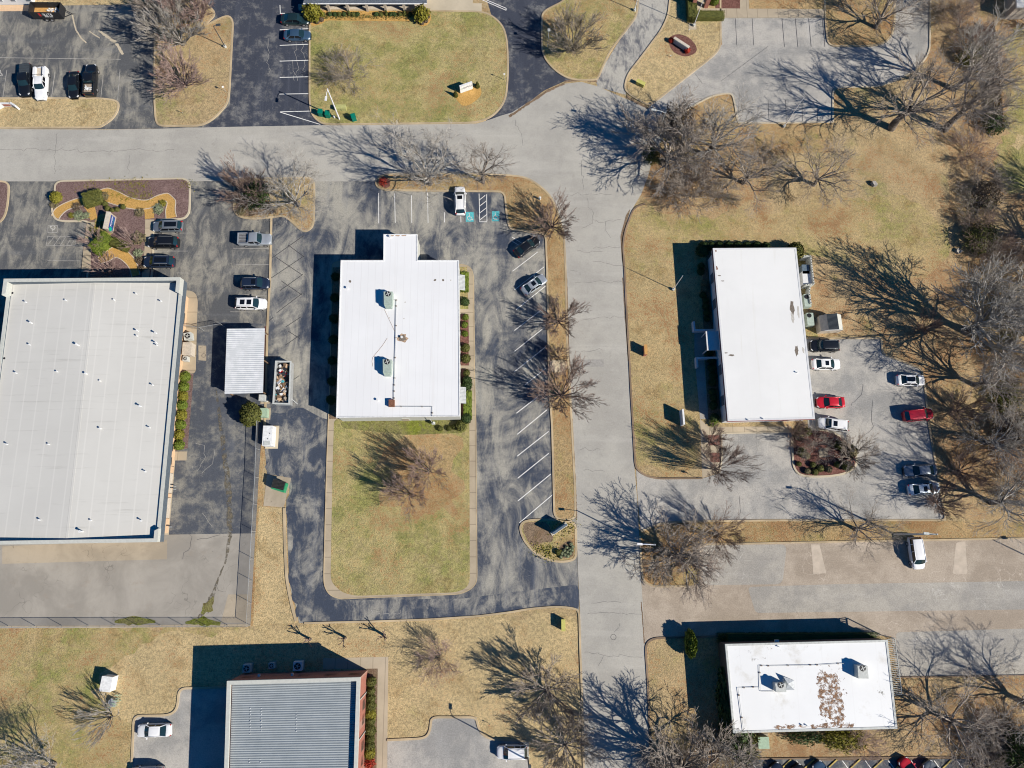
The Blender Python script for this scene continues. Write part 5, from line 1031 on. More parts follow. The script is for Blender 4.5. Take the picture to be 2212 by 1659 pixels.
def tree(base, Rr, H, style, bk, label, seed=0, name='bare_tree', cat='tree', group=None, leaf=None, lsize=.1, ln=2, lean=(0, 0)):
    tm, cm, lm, h0, r0 = proto(style, seed, bk, leaf, lsize, ln); g = G(base)
    e = empty(name, (g.x, g.y, 0), random.uniform(0, 6.28), label, cat, group, (Rr / r0, Rr / r0, H / h0))
    for n, m in (('trunk', tm), ('crown', cm), ('foliage', lm)):
        if m is None: continue
        o = bpy.data.objects.new(n, m); col.objects.link(o); o.parent = e
    return e
TR = [
 ((403, 189), 4.6, 8, 'vase', 'bark_rose', 'rosy bare tree lowest on the grass island beside the top left lot', 1),
 ((396, 98), 5.4, 10.5, 'vase', 'bark_pale', 'bare tree with pale fanning limbs in the middle of the top left island', 2),
 ((436, 46), 5.6, 10, 'vase', 'bark_rose', 'wide rosy bare tree at the top of the grass island near the dark drive', 3),
 ((372, 34), 5.0, 9, 'vase', 'bark_grey', 'grey bare tree at the top edge, left of the island\'s other trees', 1),
 ((756, 166), 4.8, 5.5, 'shrub', 'bark_grey', 'low many-stemmed bare tree alone on the lawn below the shingled house', 2),
 ((929, 397), 7.8, 14, 'oak', 'bark_pale', 'large bare tree with long pale limbs reaching over the road', 1),
 ((1044, 394), 4.6, 11, 'tall', 'bark_grey', 'slender bare tree to the right of the large one by the white SUV', 1),
 ((645, 443), 6.6, 10, 'oak', 'bark_pale', 'whitish bare tree leaning over the island right of the dark drive mouth', 2),
 ((540, 428), 4.2, 7, 'vase', 'bark_brown', 'dark brushy bare tree left of the whitish one on the same island', 2),
 ((1436, 354), 8.4, 14, 'dense', 'bark_grey', 'largest bare tree of the thicket, throwing its shadow over the turning circle', 3),
 ((1529, 338), 7.6, 13, 'tall', 'bark_pale', 'pale-limbed bare tree rising from the right of the thicket', 2),
 ((1605, 395), 6.2, 10, 'oak', 'bark_grey', 'brown bare tree on the right flank of the thicket', 2),
 ((1488, 425), 5.2, 6, 'shrub', 'bark_grey', 'low dark bare tree at the lower edge of the thicket', 1),
 ((1757, 399), 6.2, 10.5, 'oak', 'bark_grey', 'lone bare tree on the open field left of the small rock', 1),
 ((1925, 277), 8.8, 18, 'tall', 'bark_grey', 'tall bare tree with leaning trunk below the pale turning lot', 1),
 ((2040, 280), 7.8, 17.5, 'tall', 'bark_grey', 'tall bare tree left of the wooden fence, long shadow crossing the leaves', 3),
 ((2060, 192), 7.4, 16.5, 'tall', 'bark_pale', 'pale bare tree above the other two beside the turning lot', 2),
 ((1890, 60), 7.2, 13, 'oak', 'bark_grey', 'bare tree on the rounded grass island at the top', 3),
 ((2085, 714), 9.0, 19, 'dense', 'bark_pale', 'wide pale-limbed tree casting the big shadow toward the small shed', 2),
 ((2106, 832), 7.2, 14.5, 'oak', 'bark_grey', 'bare tree at the woods edge level with the white glass-roofed car', 1),
 ((2128, 957), 6.4, 12, 'oak', 'bark_pale', 'thick-trunked pale tree at the woods edge right of the dark red SUV', 3),
 ((2140, 1085), 7.0, 15, 'oak', 'bark_pale', 'pale leaning tree at the woods edge right of the lot corner', 2),
 ((1994, 712), 2.6, 4.5, 'vase', 'bark_brown', 'small brushy tree between the shed and the woods', 1),
 ((2062, 889), 3.2, 5.5, 'vase', 'bark_brown', 'small brushy tree just above the dark red SUV\'s right end', 2),
 ((2068, 1018), 3.4, 5, 'vase', 'bark_brown', 'small brushy tree right of the grey-blue sedan', 3),
 ((1192, 492), 3.9, 6.8, 'vase', 'bark_brown', 'round-headed brown tree at the top of the narrow grass strip by the road', 1),
 ((1207, 698), 3.5, 6.5, 'vase', 'bark_brown', 'brown tree on the grass strip just below the silver slanted sedan', 2),
 ((1206, 772), 1.9, 4.5, 'vase', 'bark_brown', 'smallest tree on the grass strip, above the bare sandy patch', 3),
 ((1212, 856), 5.0, 8, 'vase', 'bark_brown', 'broadest brown tree on the narrow grass strip, spreading over the road', 1),
 ((928, 1018), 3.4, 8.5, 'myrtle', 'bark_rose', 'right-hand rosy many-stemmed tree on the centre lawn', 1),
 ((884, 1066), 3.3, 8.0, 'myrtle', 'bark_rose', 'left-hand rosy many-stemmed tree on the centre lawn', 2),
 ((1533, 956), 2.4, 5, 'vase', 'bark_brown', 'small tree in the square mulch box by the white office corner', 2),
 ((1547, 1013), 3.6, 10, 'myrtle', 'bark_brown', 'fine-twigged tree in the lower mulch box at the lot entrance', 3),
 ((1550, 1153), 3.4, 8, 'myrtle', 'bark_brown', 'fine-twigged tree on the grass strip left of the long light pole shadow', 1),
 ((1457, 1203), 6.6, 10.5, 'dense', 'bark_grey', 'wide bare tree over the corner island beside the cobra street light', 3),
 ((1500, 1222), 4.6, 6, 'oak', 'bark_brown', 'lower brown tree on the corner island, right of the wide one', 1),
 ((1845, 1142), 4.8, 9, 'oak', 'bark_grey', 'bare tree on the grass strip left of the tall wooden pole', 2),
 ((948, 1417), 3.4, 4.8, 'shrub', 'bark_rose', 'low mauve bare tree on the grass right of the three lopped ones', 1),
 ((1180, 1488), 5.2, 7.5, 'vase', 'bark_grey', 'upper bare tree on the grass left of the road near the bottom', 2),
 ((1222, 1606), 4.8, 6.5, 'vase', 'bark_grey', 'lower bare tree left of the road by the white SUV at the bottom edge', 3),
 ((1468, 1646), 8.6, 15, 'dense', 'bark_grey', 'great bare tree at the bottom edge whose shadow covers the road', 1),
 ((1455, 1648), 4.6, 6, 'shrub', 'bark_grey', 'grey thicket tree at the bottom edge right of the road', 2),
 ((118, 1650), 6.0, 10, 'oak', 'bark_pale', 'pale bare tree at the bottom left corner', 1),
 ((239, 1545), 3.2, 5.2, 'fan', 'bark_pale', 'small bare tree with straight fanning stems beside the utility cabinets', 3),
 ((2040, 1552), 8.2, 10, 'oak', 'bark_grey', 'wide bare tree right of the rust-stained roof', 2),
 ((2205, 1515), 7.0, 12, 'oak', 'bark_pale', 'thick-limbed tree entering at the right edge near the bottom', 3),
 ((2150, 1636), 4.6, 6, 'shrub', 'bark_grey', 'grey brushy tree above the slanted bays at the bottom right', 1),
 ((1576, 1606), 2.8, 5.5, 'vase', 'bark_pale', 'small whitish tree against the lower left corner of the stained roof', 3),
 ((1860, 1606), 3.2, 3.0, 'shrub', 'bark_rose', 'low mauve shrubby tree below the stained roof building', 2),
 ((213, 527), 2.0, 3.6, 'fan', 'bark_rose', 'fan-stemmed bare tree left of the round green hedge on the mulch island', 1),
 ((290, 528), 2.0, 3.6, 'fan', 'bark_rose', 'fan-stemmed bare tree right of the standing sign on the mulch island', 2),
 ((236, 586), 2.6, 3.4, 'fan', 'bark_rose', 'pinkish fan-stemmed tree at the front edge of the warehouse shadow', 3),
 ((1758, 962), 3.2, 3.6, 'shrub', 'bark_grey', 'grey bare shrubby tree on the left of the planted kerbed island', 3),
 ((1838, 990), 3.6, 4.6, 'vase', 'bark_grey', 'grey bare tree overhanging the right end of the planted island', 1),
 ((1712, 941), 2.2, 4.6, 'vase', 'bark_brown', 'slim tree at the upper left corner of the planted island', 2),
 ((2020, 1085), 3.2, 4.6, 'vase', 'bark_brown', 'small dark tree just right of the lowest silver-blue sedan', 1),
]
for t in TR: tree(t[0], t[1], t[2], t[3], t[4], t[5], t[6])
tree((1236, 112), 4.6, 8, 'vase', 'bark_grey', 'dense round olive-grey tree on the lawn between two drives', 3, 'bushy_tree', leaf='leaf_tan', lsize=.07, ln=1)
for i, b in enumerate(((671, 1381), (746, 1378), (831, 1373))): tree(b, .95, 2.6, 'pollard', 'bark_brown', ('lopped stub-branched tree nearest the driveway corner, leftmost of the three', 'middle one of the three lopped stub-branched trees', 'rightmost of the three lopped stub-branched trees')[i], i + 1, 'lopped_tree', group='three lopped trees below the driveway')
rr = random.Random(21)
for i in range(13):
    while True:
        x, y = rr.uniform(2130, 2330), rr.uniform(-70, 1180)
        if not (2155 < x and 110 < y < 400) and not (x < 2180 and (y < 440 or y > 600)): break
    st_ = rr.choice(['oak', 'tall', 'tall', 'vase']); tree((x, y), rr.uniform(4.5, 7), rr.uniform(8, 14), st_, rr.choice(['bark_grey', 'bark_pale', 'bark_pale']), 'bare grey-brown tree in the dense belt of woods along the right edge', rr.choice([1, 2, 3]), group='trees of the wooded belt')
for i in range(7): tree((rr.uniform(1960, 2200), rr.uniform(-90, 0)), rr.uniform(5, 7), rr.uniform(9, 13), 'tall', 'bark_pale', 'bare tree at the top edge above the pale turning lot', 1 + i % 3, group='trees along the top edge')
# undergrowth brush of the woods
BR = [((2090, 335), 4.2, 3.2), ((2118, 395), 4.6, 3.6), ((2105, 460), 4.4, 3.4), ((2122, 515), 4.8, 4), ((2145, 565), 4.4, 4), ((2165, 650), 4.4, 4), ((2120, 120), 5, 3.5), ((2135, 180), 4, 3.5), ((2140, 240), 4, 3.5), ((2070, 60), 5, 4), ((2040, 20), 5, 4), ((2190, 800), 5, 4), ((2190, 960), 5, 4), ((2200, 1060), 4.4, 4), ((2190, 690), 4.4, 4), ((2200, 560), 5, 4),
      ((1450, 402), 4, 2.4), ((1560, 420), 3, 2.0), ((1500, 385), 3.4, 2.2), ((1445, 285), 3.0, 2.6), ((1540, 1640), 4.6, 3), ((1500, 1655), 4.6, 3), ((1420, 1660), 3.6, 3), ((1600, 1625), 3.4, 2), ((2120, 1600), 4.6, 3), ((2180, 1590), 5, 3.4), ((2190, 1640), 4, 3)]
for i, (b, r_, h_) in enumerate(BR): tree(b, r_, h_, 'shrub', 'bark_grey' if i % 3 else 'bark_brown', 'low tangled brown brush growing under the bare trees', 1 + i % 3, 'brush', 'bush', 'undergrowth brush beneath the trees', leaf=(None, 'leaf_brown', 'leaf_olive')[i % 3], lsize=.07, ln=1)

# ------------------------------------------------------------------ bushes and hedges
BP = {}
def blobmesh(kind, leaf, n, size, seed=0):
    k = (kind, leaf, n, size, seed)
    if k in BP: return BP[k]
    rng = np.random.default_rng(seed + 7); d = rng.normal(size=(n, 3)); d /= np.linalg.norm(d, axis=1)[:, None]
    if kind == 'ball': C = d * (1 + .07 * np.sin(d[:, :1] * 7 + 2 * d[:, 1:2] * 5)); C = C * rng.uniform(.86, 1.03, (n, 1)); C[:, 2] = C[:, 2] * .5 + .5
    elif kind == 'cone': t = rng.uniform(0, 1, n) ** 1.3; a = rng.uniform(0, 6.283, n); rr_ = (1 - t) ** .8 * rng.uniform(.8, 1.05, n); C = np.stack([rr_ * np.cos(a), rr_ * np.sin(a), t], 1); d = np.stack([np.cos(a), np.sin(a), a * 0 + .5], 1)
    elif kind == 'loose': C = d * rng.uniform(.3, 1.05, (n, 1)) ** .5 * (1 + .3 * np.sin(d[:, :1] * 5 + seed) * np.cos(d[:, 1:2] * 6)); C[:, 2] = C[:, 2] * .5 + .5
    else: C = rng.uniform(-1, 1, (n, 3)); ax = rng.integers(0, 3, n); ax = np.where(ax == 2, 2, ax); C[np.arange(n), ax] = np.sign(C[np.arange(n), ax]); d = C.copy(); C = C * rng.uniform(.93, 1.04, (n, 1)); C[:, 2] = C[:, 2] * .5 + .5
    V, F = leaves(C, size, rng, d)
    # dark inner body
    if kind != 'loose':
        me = bpy.data.meshes.new('x'); 
        import bmesh
        bm = bmesh.new(); bmesh.ops.create_icosphere(bm, subdivisions=2, radius=.9) if kind in ('ball', 'cone') else bmesh.ops.create_cube(bm, size=1.84)
        vv = np.array([tuple(q.co) for q in bm.verts]); ff = [[q.index for q in f.verts] for f in bm.faces]; bm.free(); bpy.data.meshes.remove(me)
        if kind == 'cone': t = (vv[:, 2] / .9 + 1) / 2; s = (1 - t) ** .7 / np.maximum(.05, np.hypot(vv[:, 0], vv[:, 1])) * .86; ok = np.hypot(vv[:, 0], vv[:, 1]) > .06; vv[:, 0] *= np.where(ok, s, 0); vv[:, 1] *= np.where(ok, s, 0); vv[:, 2] = t * .96
        else: vv[:, 2] = vv[:, 2] * .5 + .5 * .93
        n0 = len(V); V = np.concatenate([V, vv]); F = [list(map(int, f)) for f in F] + [[n0 + i for i in f] for f in ff]
    else: F = [list(map(int, f)) for f in F]
    me = bpy.data.meshes.new('foliage'); me.from_pydata(V.tolist(), [], F); me.materials.append(MATS[leaf]); me.update(); BP[k] = me; return me
def bush(p, r, h, leaf, label, group=None, kind='ball', n=900, size=.10, name='round_bush', cat='bush', rz=None, ry=None, z=0.):
    g = G(p); me = blobmesh(kind, leaf, n, size, random.randint(0, 2)); o = bpy.data.objects.new(name, me); col.objects.link(o); o.location = (g.x, g.y, z)
    o.scale = (r, ry or r * random.uniform(.9, 1.1), h); o.rotation_euler = (0, 0, random.uniform(0, 6.28) if rz is None else rz); return tag(o, label, cat, group)
ORD = ['topmost', 'second', 'third', 'fourth', 'fifth', 'sixth', 'seventh', 'eighth', 'ninth', 'tenth', 'eleventh', 'twelfth', 'thirteenth', 'fourteenth', 'fifteenth']
pts = Zm(0, 1, [(1608, 1592), (1600, 1652)]) + Zm(0, 2, [(1596, 22), (1592, 100), (1583, 180), (1580, 262), (1568, 347), (1560, 433), (1557, 522)])
for i, p in enumerate(pts):
    if i == 1: continue
    bush(p, .86, 1.15, 'leaf_gold' if i % 2 else 'leaf_bright', 'clipped green ball bush, %s from the top in the row along the warehouse' % ORD[i].replace('topmost', 'first'), 'ball bushes along the warehouse')
pts = Zm(1, 1, [(1802, 950), (1808, 1080), (1800, 1145), (1803, 1223), (1808, 1345), (1812, 1437), (1816, 1560), (1820, 1628)]) + Zm(1, 2, [(1820, 8), (1816, 292)])
for i, (p, r_) in enumerate(zip(pts, (.72, .52, .52, .55, .72, .75, .6, .78, .8, .8))): bush(p, r_, r_ * 1.5, 'leaf_dark' if i in (0, 7, 8, 9) else 'leaf_bright' if i in (1, 2, 3) else 'leaf_olive', 'round bush, %s counted down the east side of the centre building' % ORD[i].replace('topmost', 'first'), 'round bushes beside the centre building')
for i, (p, r_) in enumerate(zip(Zm(1, 2, [(1762, 358), (1710, 364), (1665, 376), (1587, 376)]), (.85, .5, .45, .48))): bush(p, r_, r_ * 1.5, 'leaf_olive', ('largest olive ball bush at the south-east corner of the centre building', 'olive ball bush next to the largest one, south of the centre building', 'small olive ball bush near the gas meter, right of the leftmost', 'leftmost olive ball bush by the gas meter')[i], 'ball bushes south of the centre building')
for (a, b, lb) in (((1003, 590), (1005, 632), 'low bright hedge under the upper awning of the centre building'), ((1011, 845), (1010, 905), 'low bright hedge under the lower awning of the centre building')):
    ga, gb = G(a), G(b); bush(((a[0] + b[0]) / 2, (a[1] + b[1]) / 2), .65, .7, 'leaf_bright', lb, None, 'box', 700, .10, 'hedge', 'hedge', 0, (ga - gb).length / 2)
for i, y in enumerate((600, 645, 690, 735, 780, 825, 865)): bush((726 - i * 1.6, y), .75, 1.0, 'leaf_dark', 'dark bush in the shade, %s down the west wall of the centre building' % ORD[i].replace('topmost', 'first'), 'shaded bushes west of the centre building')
YG = [910, 988, 1050, 1115, 1190, 1250, 1325, 1400, 1460, 1522]
for i, y in enumerate(YG):
    br_ = i in (4, 9); bush(Zm(1, 3, [(998 - i * 1.1, y)])[0], .82 if i in (0, 3, 4, 6, 9) else .68, 1.15, 'leaf_gold' if br_ else 'leaf_olive', ('yellow-green ball bush, upper one of the two in the row by the brick building', 'yellow-green ball bush next to the red plant by the brick building')[i == 9] if br_ else 'dark olive ball bush, number %s from the top beside the brick building' % ORD[i].replace('topmost', 'first'), 'bushes beside the brick building')
bush(Zm(1, 3, [(985, 1610)])[0], .75, .9, 'leaf_red', 'red-leaved plant at the bottom edge beside the brick building', kind='loose', n=700, size=.12, name='red_plant', cat='plant')
# mulch island left
z0 = .12
bush(Zm(0, 1, [(507, 58)])[0], .98, 1.3, 'leaf_gold', 'golden ball bush at the left tip of the mulch island', z=z0)
bush(Zm(0, 1, [(825, 70)])[0], 1.45, 1.3, 'leaf_olive', 'squarish clipped green hedge beside the orange path on the mulch island', kind='box', n=1400, name='hedge', cat='hedge', rz=.35, ry=1.15, z=z0)
for i, (x, y, r_) in enumerate(((918, 106, .45), (940, 146, .42), (982, 163, .36), (1022, 156, .38), (1073, 133, .42))): bush(Zm(0, 1, [(x, y)])[0], r_, .7, 'leaf_olive', 'small clipped ball, %s from the left above the standing sign' % ('first', 'second', 'third', 'fourth', 'fifth')[i], 'small clipped balls on the mulch island', z=z0, n=500, size=.14)
bush(Zm(0, 1, [(905, 460)])[0], 1.75, 1.6, 'leaf_bright', 'large clipped green hedge below the standing sign, left of the path', kind='box', n=2200, size=.07, name='hedge', cat='hedge', rz=R(48), ry=1.1, z=z0)
bush(Zm(0, 1, [(1060, 468)])[0], 1.35, 1.5, 'leaf_olive', 'wedge-shaped clipped green hedge right of the orange path', kind='box', n=1800, size=.08, name='hedge', cat='hedge', rz=R(-22), ry=.75, z=z0)
for i, (x, y, r_, l_) in enumerate(((690, 205, .9, 'leaf_sage'), (750, 205, .6, 'leaf_sage'), (625, 205, .5, 'leaf_gold'), (1375, 150, .9, 'leaf_sage'), (1410, 100, .6, 'leaf_gold'), (1200, 530, .8, 'leaf_sage'), (910, 40, .8, 'leaf_tan'), (475, 110, .7, 'leaf_tan'), (670, 130, .7, 'leaf_brown'), (1210, 180, .8, 'leaf_tan'), (1200, 400, 1.1, 'leaf_tan'), (1210, 590, .7, 'leaf_brown'), (1230, 660, .6, 'leaf_brown'))):
    bush(Zm(0, 1, [(x, y)])[0], r_, .5, l_, ['silvery groundcover plant in the left pocket of the orange path', 'pale plant at the right of the left path pocket', 'yellowish plant at the left of the left path pocket', 'silvery plant in the right pocket of the orange path', 'yellowish plant at the top of the right path pocket', 'silvery plant right of the wedge-shaped hedge', 'tan dry shrub between the squarish hedge and the path', 'orange-tan dry shrub at the left kerb of the island', 'brown dry shrub above the left path pocket', 'tan dry shrub left of the right path pocket', 'grey-tan dry shrub right of the standing sign', 'brown dry shrub beside the lower path', 'brown dry shrub near the warehouse shadow on the island'][i], None, 'loose', 450, .13, 'low_plant', 'plant', z=z0)
tf = MB()
stf = [((1170, 1555 - 0), (0, 0))]
gc = np.random.default_rng(3); C = []
for (c, r, P_, n) in ((0, 0, [(780, 1600), (1000, 1590), (1100, 1600), (1190, 1580), (1240, 1620), (1600, 1590)], 260), (0, 1, [(1000, 20), (1100, 50), (1150, 15), (1250, 40)], 260), (2, 2, [(230, 1400), (290, 1460), (420, 1260), (480, 1220), (340, 1430)], 420), (0, 1, [(850, 330), (870, 280), (840, 400)], 300)):
    for q in Zm(c, r, P_):
        g = G(q); m_ = n // len(P_) + 20; C.append(np.stack([g.x + gc.normal(0, .9, m_), g.y + gc.normal(0, .6, m_), .16 + gc.uniform(0, .12, m_)], 1))
me = npmesh('ground_cover', *leaves(np.concatenate(C), .12, gc), 'leaf_gold'); o = bpy.data.objects.new('ground_cover', me); col.objects.link(o); tag(o, 'yellow-green low ground cover on the planted islands', 'ground cover', kind='stuff')
# right planted island
L12 = ['olive', 'grey-green', 'dusty', 'small round', 'low', 'mid-green', 'dark little', 'round olive', 'plump', 'pale olive', 'compact', 'broad', 'bulky dark', 'tall dark']
WH = ['at its upper left corner', 'below the overhanging bare shrub', 'by its left kerb', 'just right of the left kerb', 'lowest by the left kerb', 'third from the lower left', 'at its lower left corner', 'middle of the lower kerb', 'just right of the lower kerb middle', 'right of the lower middle pair', 'above the lower right curve', 'at its lower right curve', 'below the concrete slab on the right', 'beside the slab at the upper right']
for i, (x, y, r_) in enumerate(((250, 440, .85), (325, 410, .7), (280, 580, .7), (322, 612, .55), (258, 682, .42), (377, 690, .5), (330, 745, .5), (395, 752, .52), (438, 722, .6), (512, 728, .55), (582, 686, .5), (660, 700, .85), (700, 575, 1.0), (600, 525, .85))):
    bush(Zm(3, 2, [(x, y)])[0], r_, r_ * 1.5, 'leaf_olive' if i % 3 else 'leaf_tan', '%s bush on the planted kerbed island, %s' % (L12[i], WH[i]), 'bushes on the planted island', z=.12, n=700)
pave('slab', Zm(3, 2, [(430, 560), (510, 540), (515, 620), (440, 625)]), 'slab_concrete', .16)
# west side of the white office
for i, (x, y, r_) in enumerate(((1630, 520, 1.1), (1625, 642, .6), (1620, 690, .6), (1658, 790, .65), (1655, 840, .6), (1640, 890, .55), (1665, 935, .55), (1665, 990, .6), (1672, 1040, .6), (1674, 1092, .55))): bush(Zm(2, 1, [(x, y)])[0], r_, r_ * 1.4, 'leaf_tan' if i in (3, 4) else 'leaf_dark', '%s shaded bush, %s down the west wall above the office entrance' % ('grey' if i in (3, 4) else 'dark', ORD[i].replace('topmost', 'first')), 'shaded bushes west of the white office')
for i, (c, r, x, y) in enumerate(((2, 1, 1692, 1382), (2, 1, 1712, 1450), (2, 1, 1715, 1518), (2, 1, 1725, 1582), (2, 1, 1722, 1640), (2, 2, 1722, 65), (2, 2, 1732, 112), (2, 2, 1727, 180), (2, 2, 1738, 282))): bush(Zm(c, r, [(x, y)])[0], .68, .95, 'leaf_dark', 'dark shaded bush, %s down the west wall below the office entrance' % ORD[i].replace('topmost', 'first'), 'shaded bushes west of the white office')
bush(Zm(2, 2, [(1738, 330)])[0], .7, .8, 'leaf_bright', 'bright green plant at the south-west corner of the white office', kind='loose', n=500, size=.14, name='green_plant', cat='plant')
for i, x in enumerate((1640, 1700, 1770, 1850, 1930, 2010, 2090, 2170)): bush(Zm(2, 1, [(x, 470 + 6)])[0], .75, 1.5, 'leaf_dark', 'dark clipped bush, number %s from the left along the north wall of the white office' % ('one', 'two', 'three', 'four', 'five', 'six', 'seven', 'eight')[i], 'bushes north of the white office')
bush((1711, 548), 1.35, 2.6, 'leaf_olive', 'tall green bush at the north-east corner of the white office', n=1400, size=.09)
# top house bed
bush(Zm(1, 0, [(500, 150)])[0], 1.5, 2.6, 'leaf_gold', 'yellow-green leafy shrub at the left end of the house bed', kind='loose', n=1500, size=.12, name='leafy_shrub'); bush(Zm(1, 0, [(1432, 160)])[0], 1.35, 2.4, 'leaf_gold', 'yellow-green leafy shrub at the right end of the house bed', kind='loose', n=1300, size=.12, name='leafy_shrub')
for i, x in enumerate((805, 1125, 1283)): bush(Zm(1, 0, [(x, 130)])[0], .42, 1.1, 'leaf_olive', ('left', 'middle', 'right')[i] + ' little cone-shaped evergreen in the bed before the house pillars', 'little cone evergreens', 'cone', 600, .14, 'cone_shrub', 'shrub', z=.12)
for i, x in enumerate((582, 683, 762, 843, 878, 1040, 1080, 1165, 1195, 1245, 1330, 640, 720)): bush(Zm(1, 0, [(x, 134)])[0], .42, .5, 'leaf_dark' if i % 3 else 'leaf_olive', 'small green mound plant in the straw bed before the shingled house', 'mound plants in the house bed', z=.12, n=350, size=.18, name='mound_plant', cat='plant')
for i, (x, y) in enumerate(((570, 180), (533, 199), (487, 187), (1398, 186), (1465, 190), (1433, 208), (1482, 153))): bush(Zm(1, 0, [(x, y)])[0], .42, .6, 'leaf_brown', 'dark brown mound plant, %s' % ('first under the left leafy shrub', 'middle one under the left leafy shrub', 'nearest the parked cars under the left leafy shrub', 'left of the ring round the right leafy shrub', 'right of the ring round the right leafy shrub', 'lowest of the ring round the right leafy shrub', 'uppermost of the ring round the right leafy shrub')[i], 'dark mounds at the bed ends', z=.12, n=350, size=.18, name='mound_plant', cat='plant')
gcC = []
for x in range(560, 1400, 28): g = G(Zm(1, 0, [(x, 150)])[0]); gcC.append(np.stack([g.x + gc.normal(0, .5, 26), g.y + gc.normal(0, .35, 26), .17 + gc.uniform(0, .1, 26)], 1))
me = npmesh('ground_cover', *leaves(np.concatenate(gcC), .11, gc), 'leaf_olive'); o = bpy.data.objects.new('ground_cover', me); col.objects.link(o); tag(o, 'sparse green ground cover in the straw bed before the house', 'ground cover', kind='stuff')
# clipped L hedge, top right
bush((1491, 20), .85, 1.6, 'leaf_olive', 'clipped hedge running up to the brick pillars at the top', kind='box', n=2600, size=.05, name='hedge', cat='hedge', rz=0, ry=2.9); bush((1529, 40), 2.6, 1.3, 'leaf_olive', 'clipped hedge lying along the pavement at the top right', kind='box', n=2600, size=.05, name='hedge', cat='hedge', rz=0, ry=.72)
bush((1541, 8), .8, 1.4, 'leaf_bright', 'bright green shrub right of the brick pillars', name='shrub')
# others
bush((1487, 1387), .85, 2.8, 'leaf_bright', 'bright green oblong evergreen standing in the shadow left of the stained roof', kind='ball', n=2600, size=.10, ry=2.0, rz=0, name='evergreen_tree', cat='tree')
bush(Zm(2, 3, [(1960, 1450)])[0], 2.2, 2.6, 'leaf_olive', 'green bush at the lower left corner of the stained roof', kind='loose', n=2600, size=.08, name='leafy_shrub'); bush((1815, 1592), 3.1, 2.2, 'leaf_gold', 'wide yellow-green bush under the lower edge of the stained roof', kind='loose', n=2600, size=.06, name='leafy_shrub', ry=1.6, rz=0)
bush((1735, 1590), 3.0, 1.6, 'leaf_dark', 'dark green bush left of the yellow-green one under the stained roof', kind='loose', n=1500, size=.07, name='leafy_shrub', ry=1.0, rz=0)
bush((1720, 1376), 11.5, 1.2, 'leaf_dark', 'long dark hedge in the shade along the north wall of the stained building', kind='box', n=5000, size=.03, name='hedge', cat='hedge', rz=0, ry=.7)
bush((549, 898), 1.6, 3.3, 'leaf_olive', 'tall leafy evergreen bush below the corrugated carport', kind='ball', n=2600, size=.08, name='evergreen_bush', ry=1.9, rz=0)
bush((562, 432), 2.2, 3.2, 'leaf_dark', 'dark evergreen bush under the whitish tree on the island', kind='loose', n=2400, size=.07, name='evergreen_bush'); bush(Zm(0, 1, [(2080, 160)])[0], .9, .6, 'leaf_tan', 'straw-coloured tuft at the lower left corner of the whitish tree\'s island', kind='loose', n=600, size=.14, name='grass_tuft', cat='plant')
bush((2195, 1625), 3.6, 5.0, 'leaf_dark', 'dark evergreen at the bottom right corner above the slanted bays', kind='loose', n=5000, size=.05, name='evergreen_tree', cat='tree')
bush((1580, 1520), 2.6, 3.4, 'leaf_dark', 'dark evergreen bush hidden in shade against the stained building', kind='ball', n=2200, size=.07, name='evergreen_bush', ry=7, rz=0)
for i, (p, r_, h_, l_) in enumerate((((2140, 275), 2.2, 2.2, 'leaf_dark'), ((2165, 860), 2.6, 2.5, 'leaf_olive'), ((2122, 428), 2.4, 2.8, 'leaf_brown'), ((2108, 522), 2.6, 2.8, 'leaf_olive'), ((2090, 130), 2.4, 2.4, 'leaf_olive'), ((2185, 930), 3.0, 3.0, 'leaf_brown'), ((1462, 268), 2.6, 3.6, 'leaf_brown'), ((1405, 340), 1.6, 2.2, 'leaf_olive'))):
    bush(p, r_, h_, l_, ['dark evergreen bush against the foot of the wooden fence', 'olive evergreen bush inside the right-hand woods near the two white-limbed trees', 'brown-leaved bush at the woods edge below the fence end', 'olive bush at the woods edge beside the open field', 'olive bush in the woods right of the pale turning lot', 'brown-leaved bush in the woods right of the dark red SUV', 'brown-leaved bush where the road bulb meets the pale lot', 'olive bush at the left foot of the thicket'][i], None, 'loose', 2600, .055, 'leafy_shrub')
for i, (p, c_) in enumerate(((Zm(1, 0, [(1722, 830)])[0], 'left'), (Zm(1, 0, [(1908, 752)])[0], 'right'))): bush(p, .42, 1.5, 'leaf_olive', 'slim cone evergreen at the %s end of the white lawn sign' % c_, None, 'cone', 700, .13, 'cone_shrub', 'shrub', z=.12)
for i, p in enumerate(Zm(2, 0, [(1368, 362), (1505, 452)])): bush(p, .5, .8, 'leaf_red', 'red-leaved shrub at the %s end of the brick sign' % ('left', 'right')[i], None, 'ball', 500, .14, 'red_shrub', 'shrub', z=.12)
for i, (x, y) in enumerate(((1335, 0), (0, 0))): pass
k = 0
for (x, y) in ((505, 1372), (520, 1395), (470, 1398), (495, 1415), (515, 1425), (450, 1425), (475, 1440), (500, 1450), (430, 1450), (455, 1465), (480, 1475), (420, 1480)): bush(Zm(2, 2, [(x, y)])[0], .28, .38, 'leaf_sage', 'small pale tuft in the cluster at the tip of the kerbed sign island', 'pale tufts on the sign island', z=.13, n=250, size=.2, name='tuft', cat='plant'); k += 1
bush(Zm(2, 2, [(395, 1440)])[0], .45, .6, 'leaf_olive', 'round green bush left of the pale tufts on the sign island', z=.13, n=400, size=.15)

# ------------------------------------------------------------------ signs, cabinets, poles and small things
def thing(name, p, label, cat, rz=0., z=0., group=None): g = G(p); return empty(name, (g.x, g.y, z), rz, label, cat, group)
def ang(a, b): d = G(b) - G(a); return math.atan2(d.y, d.x)
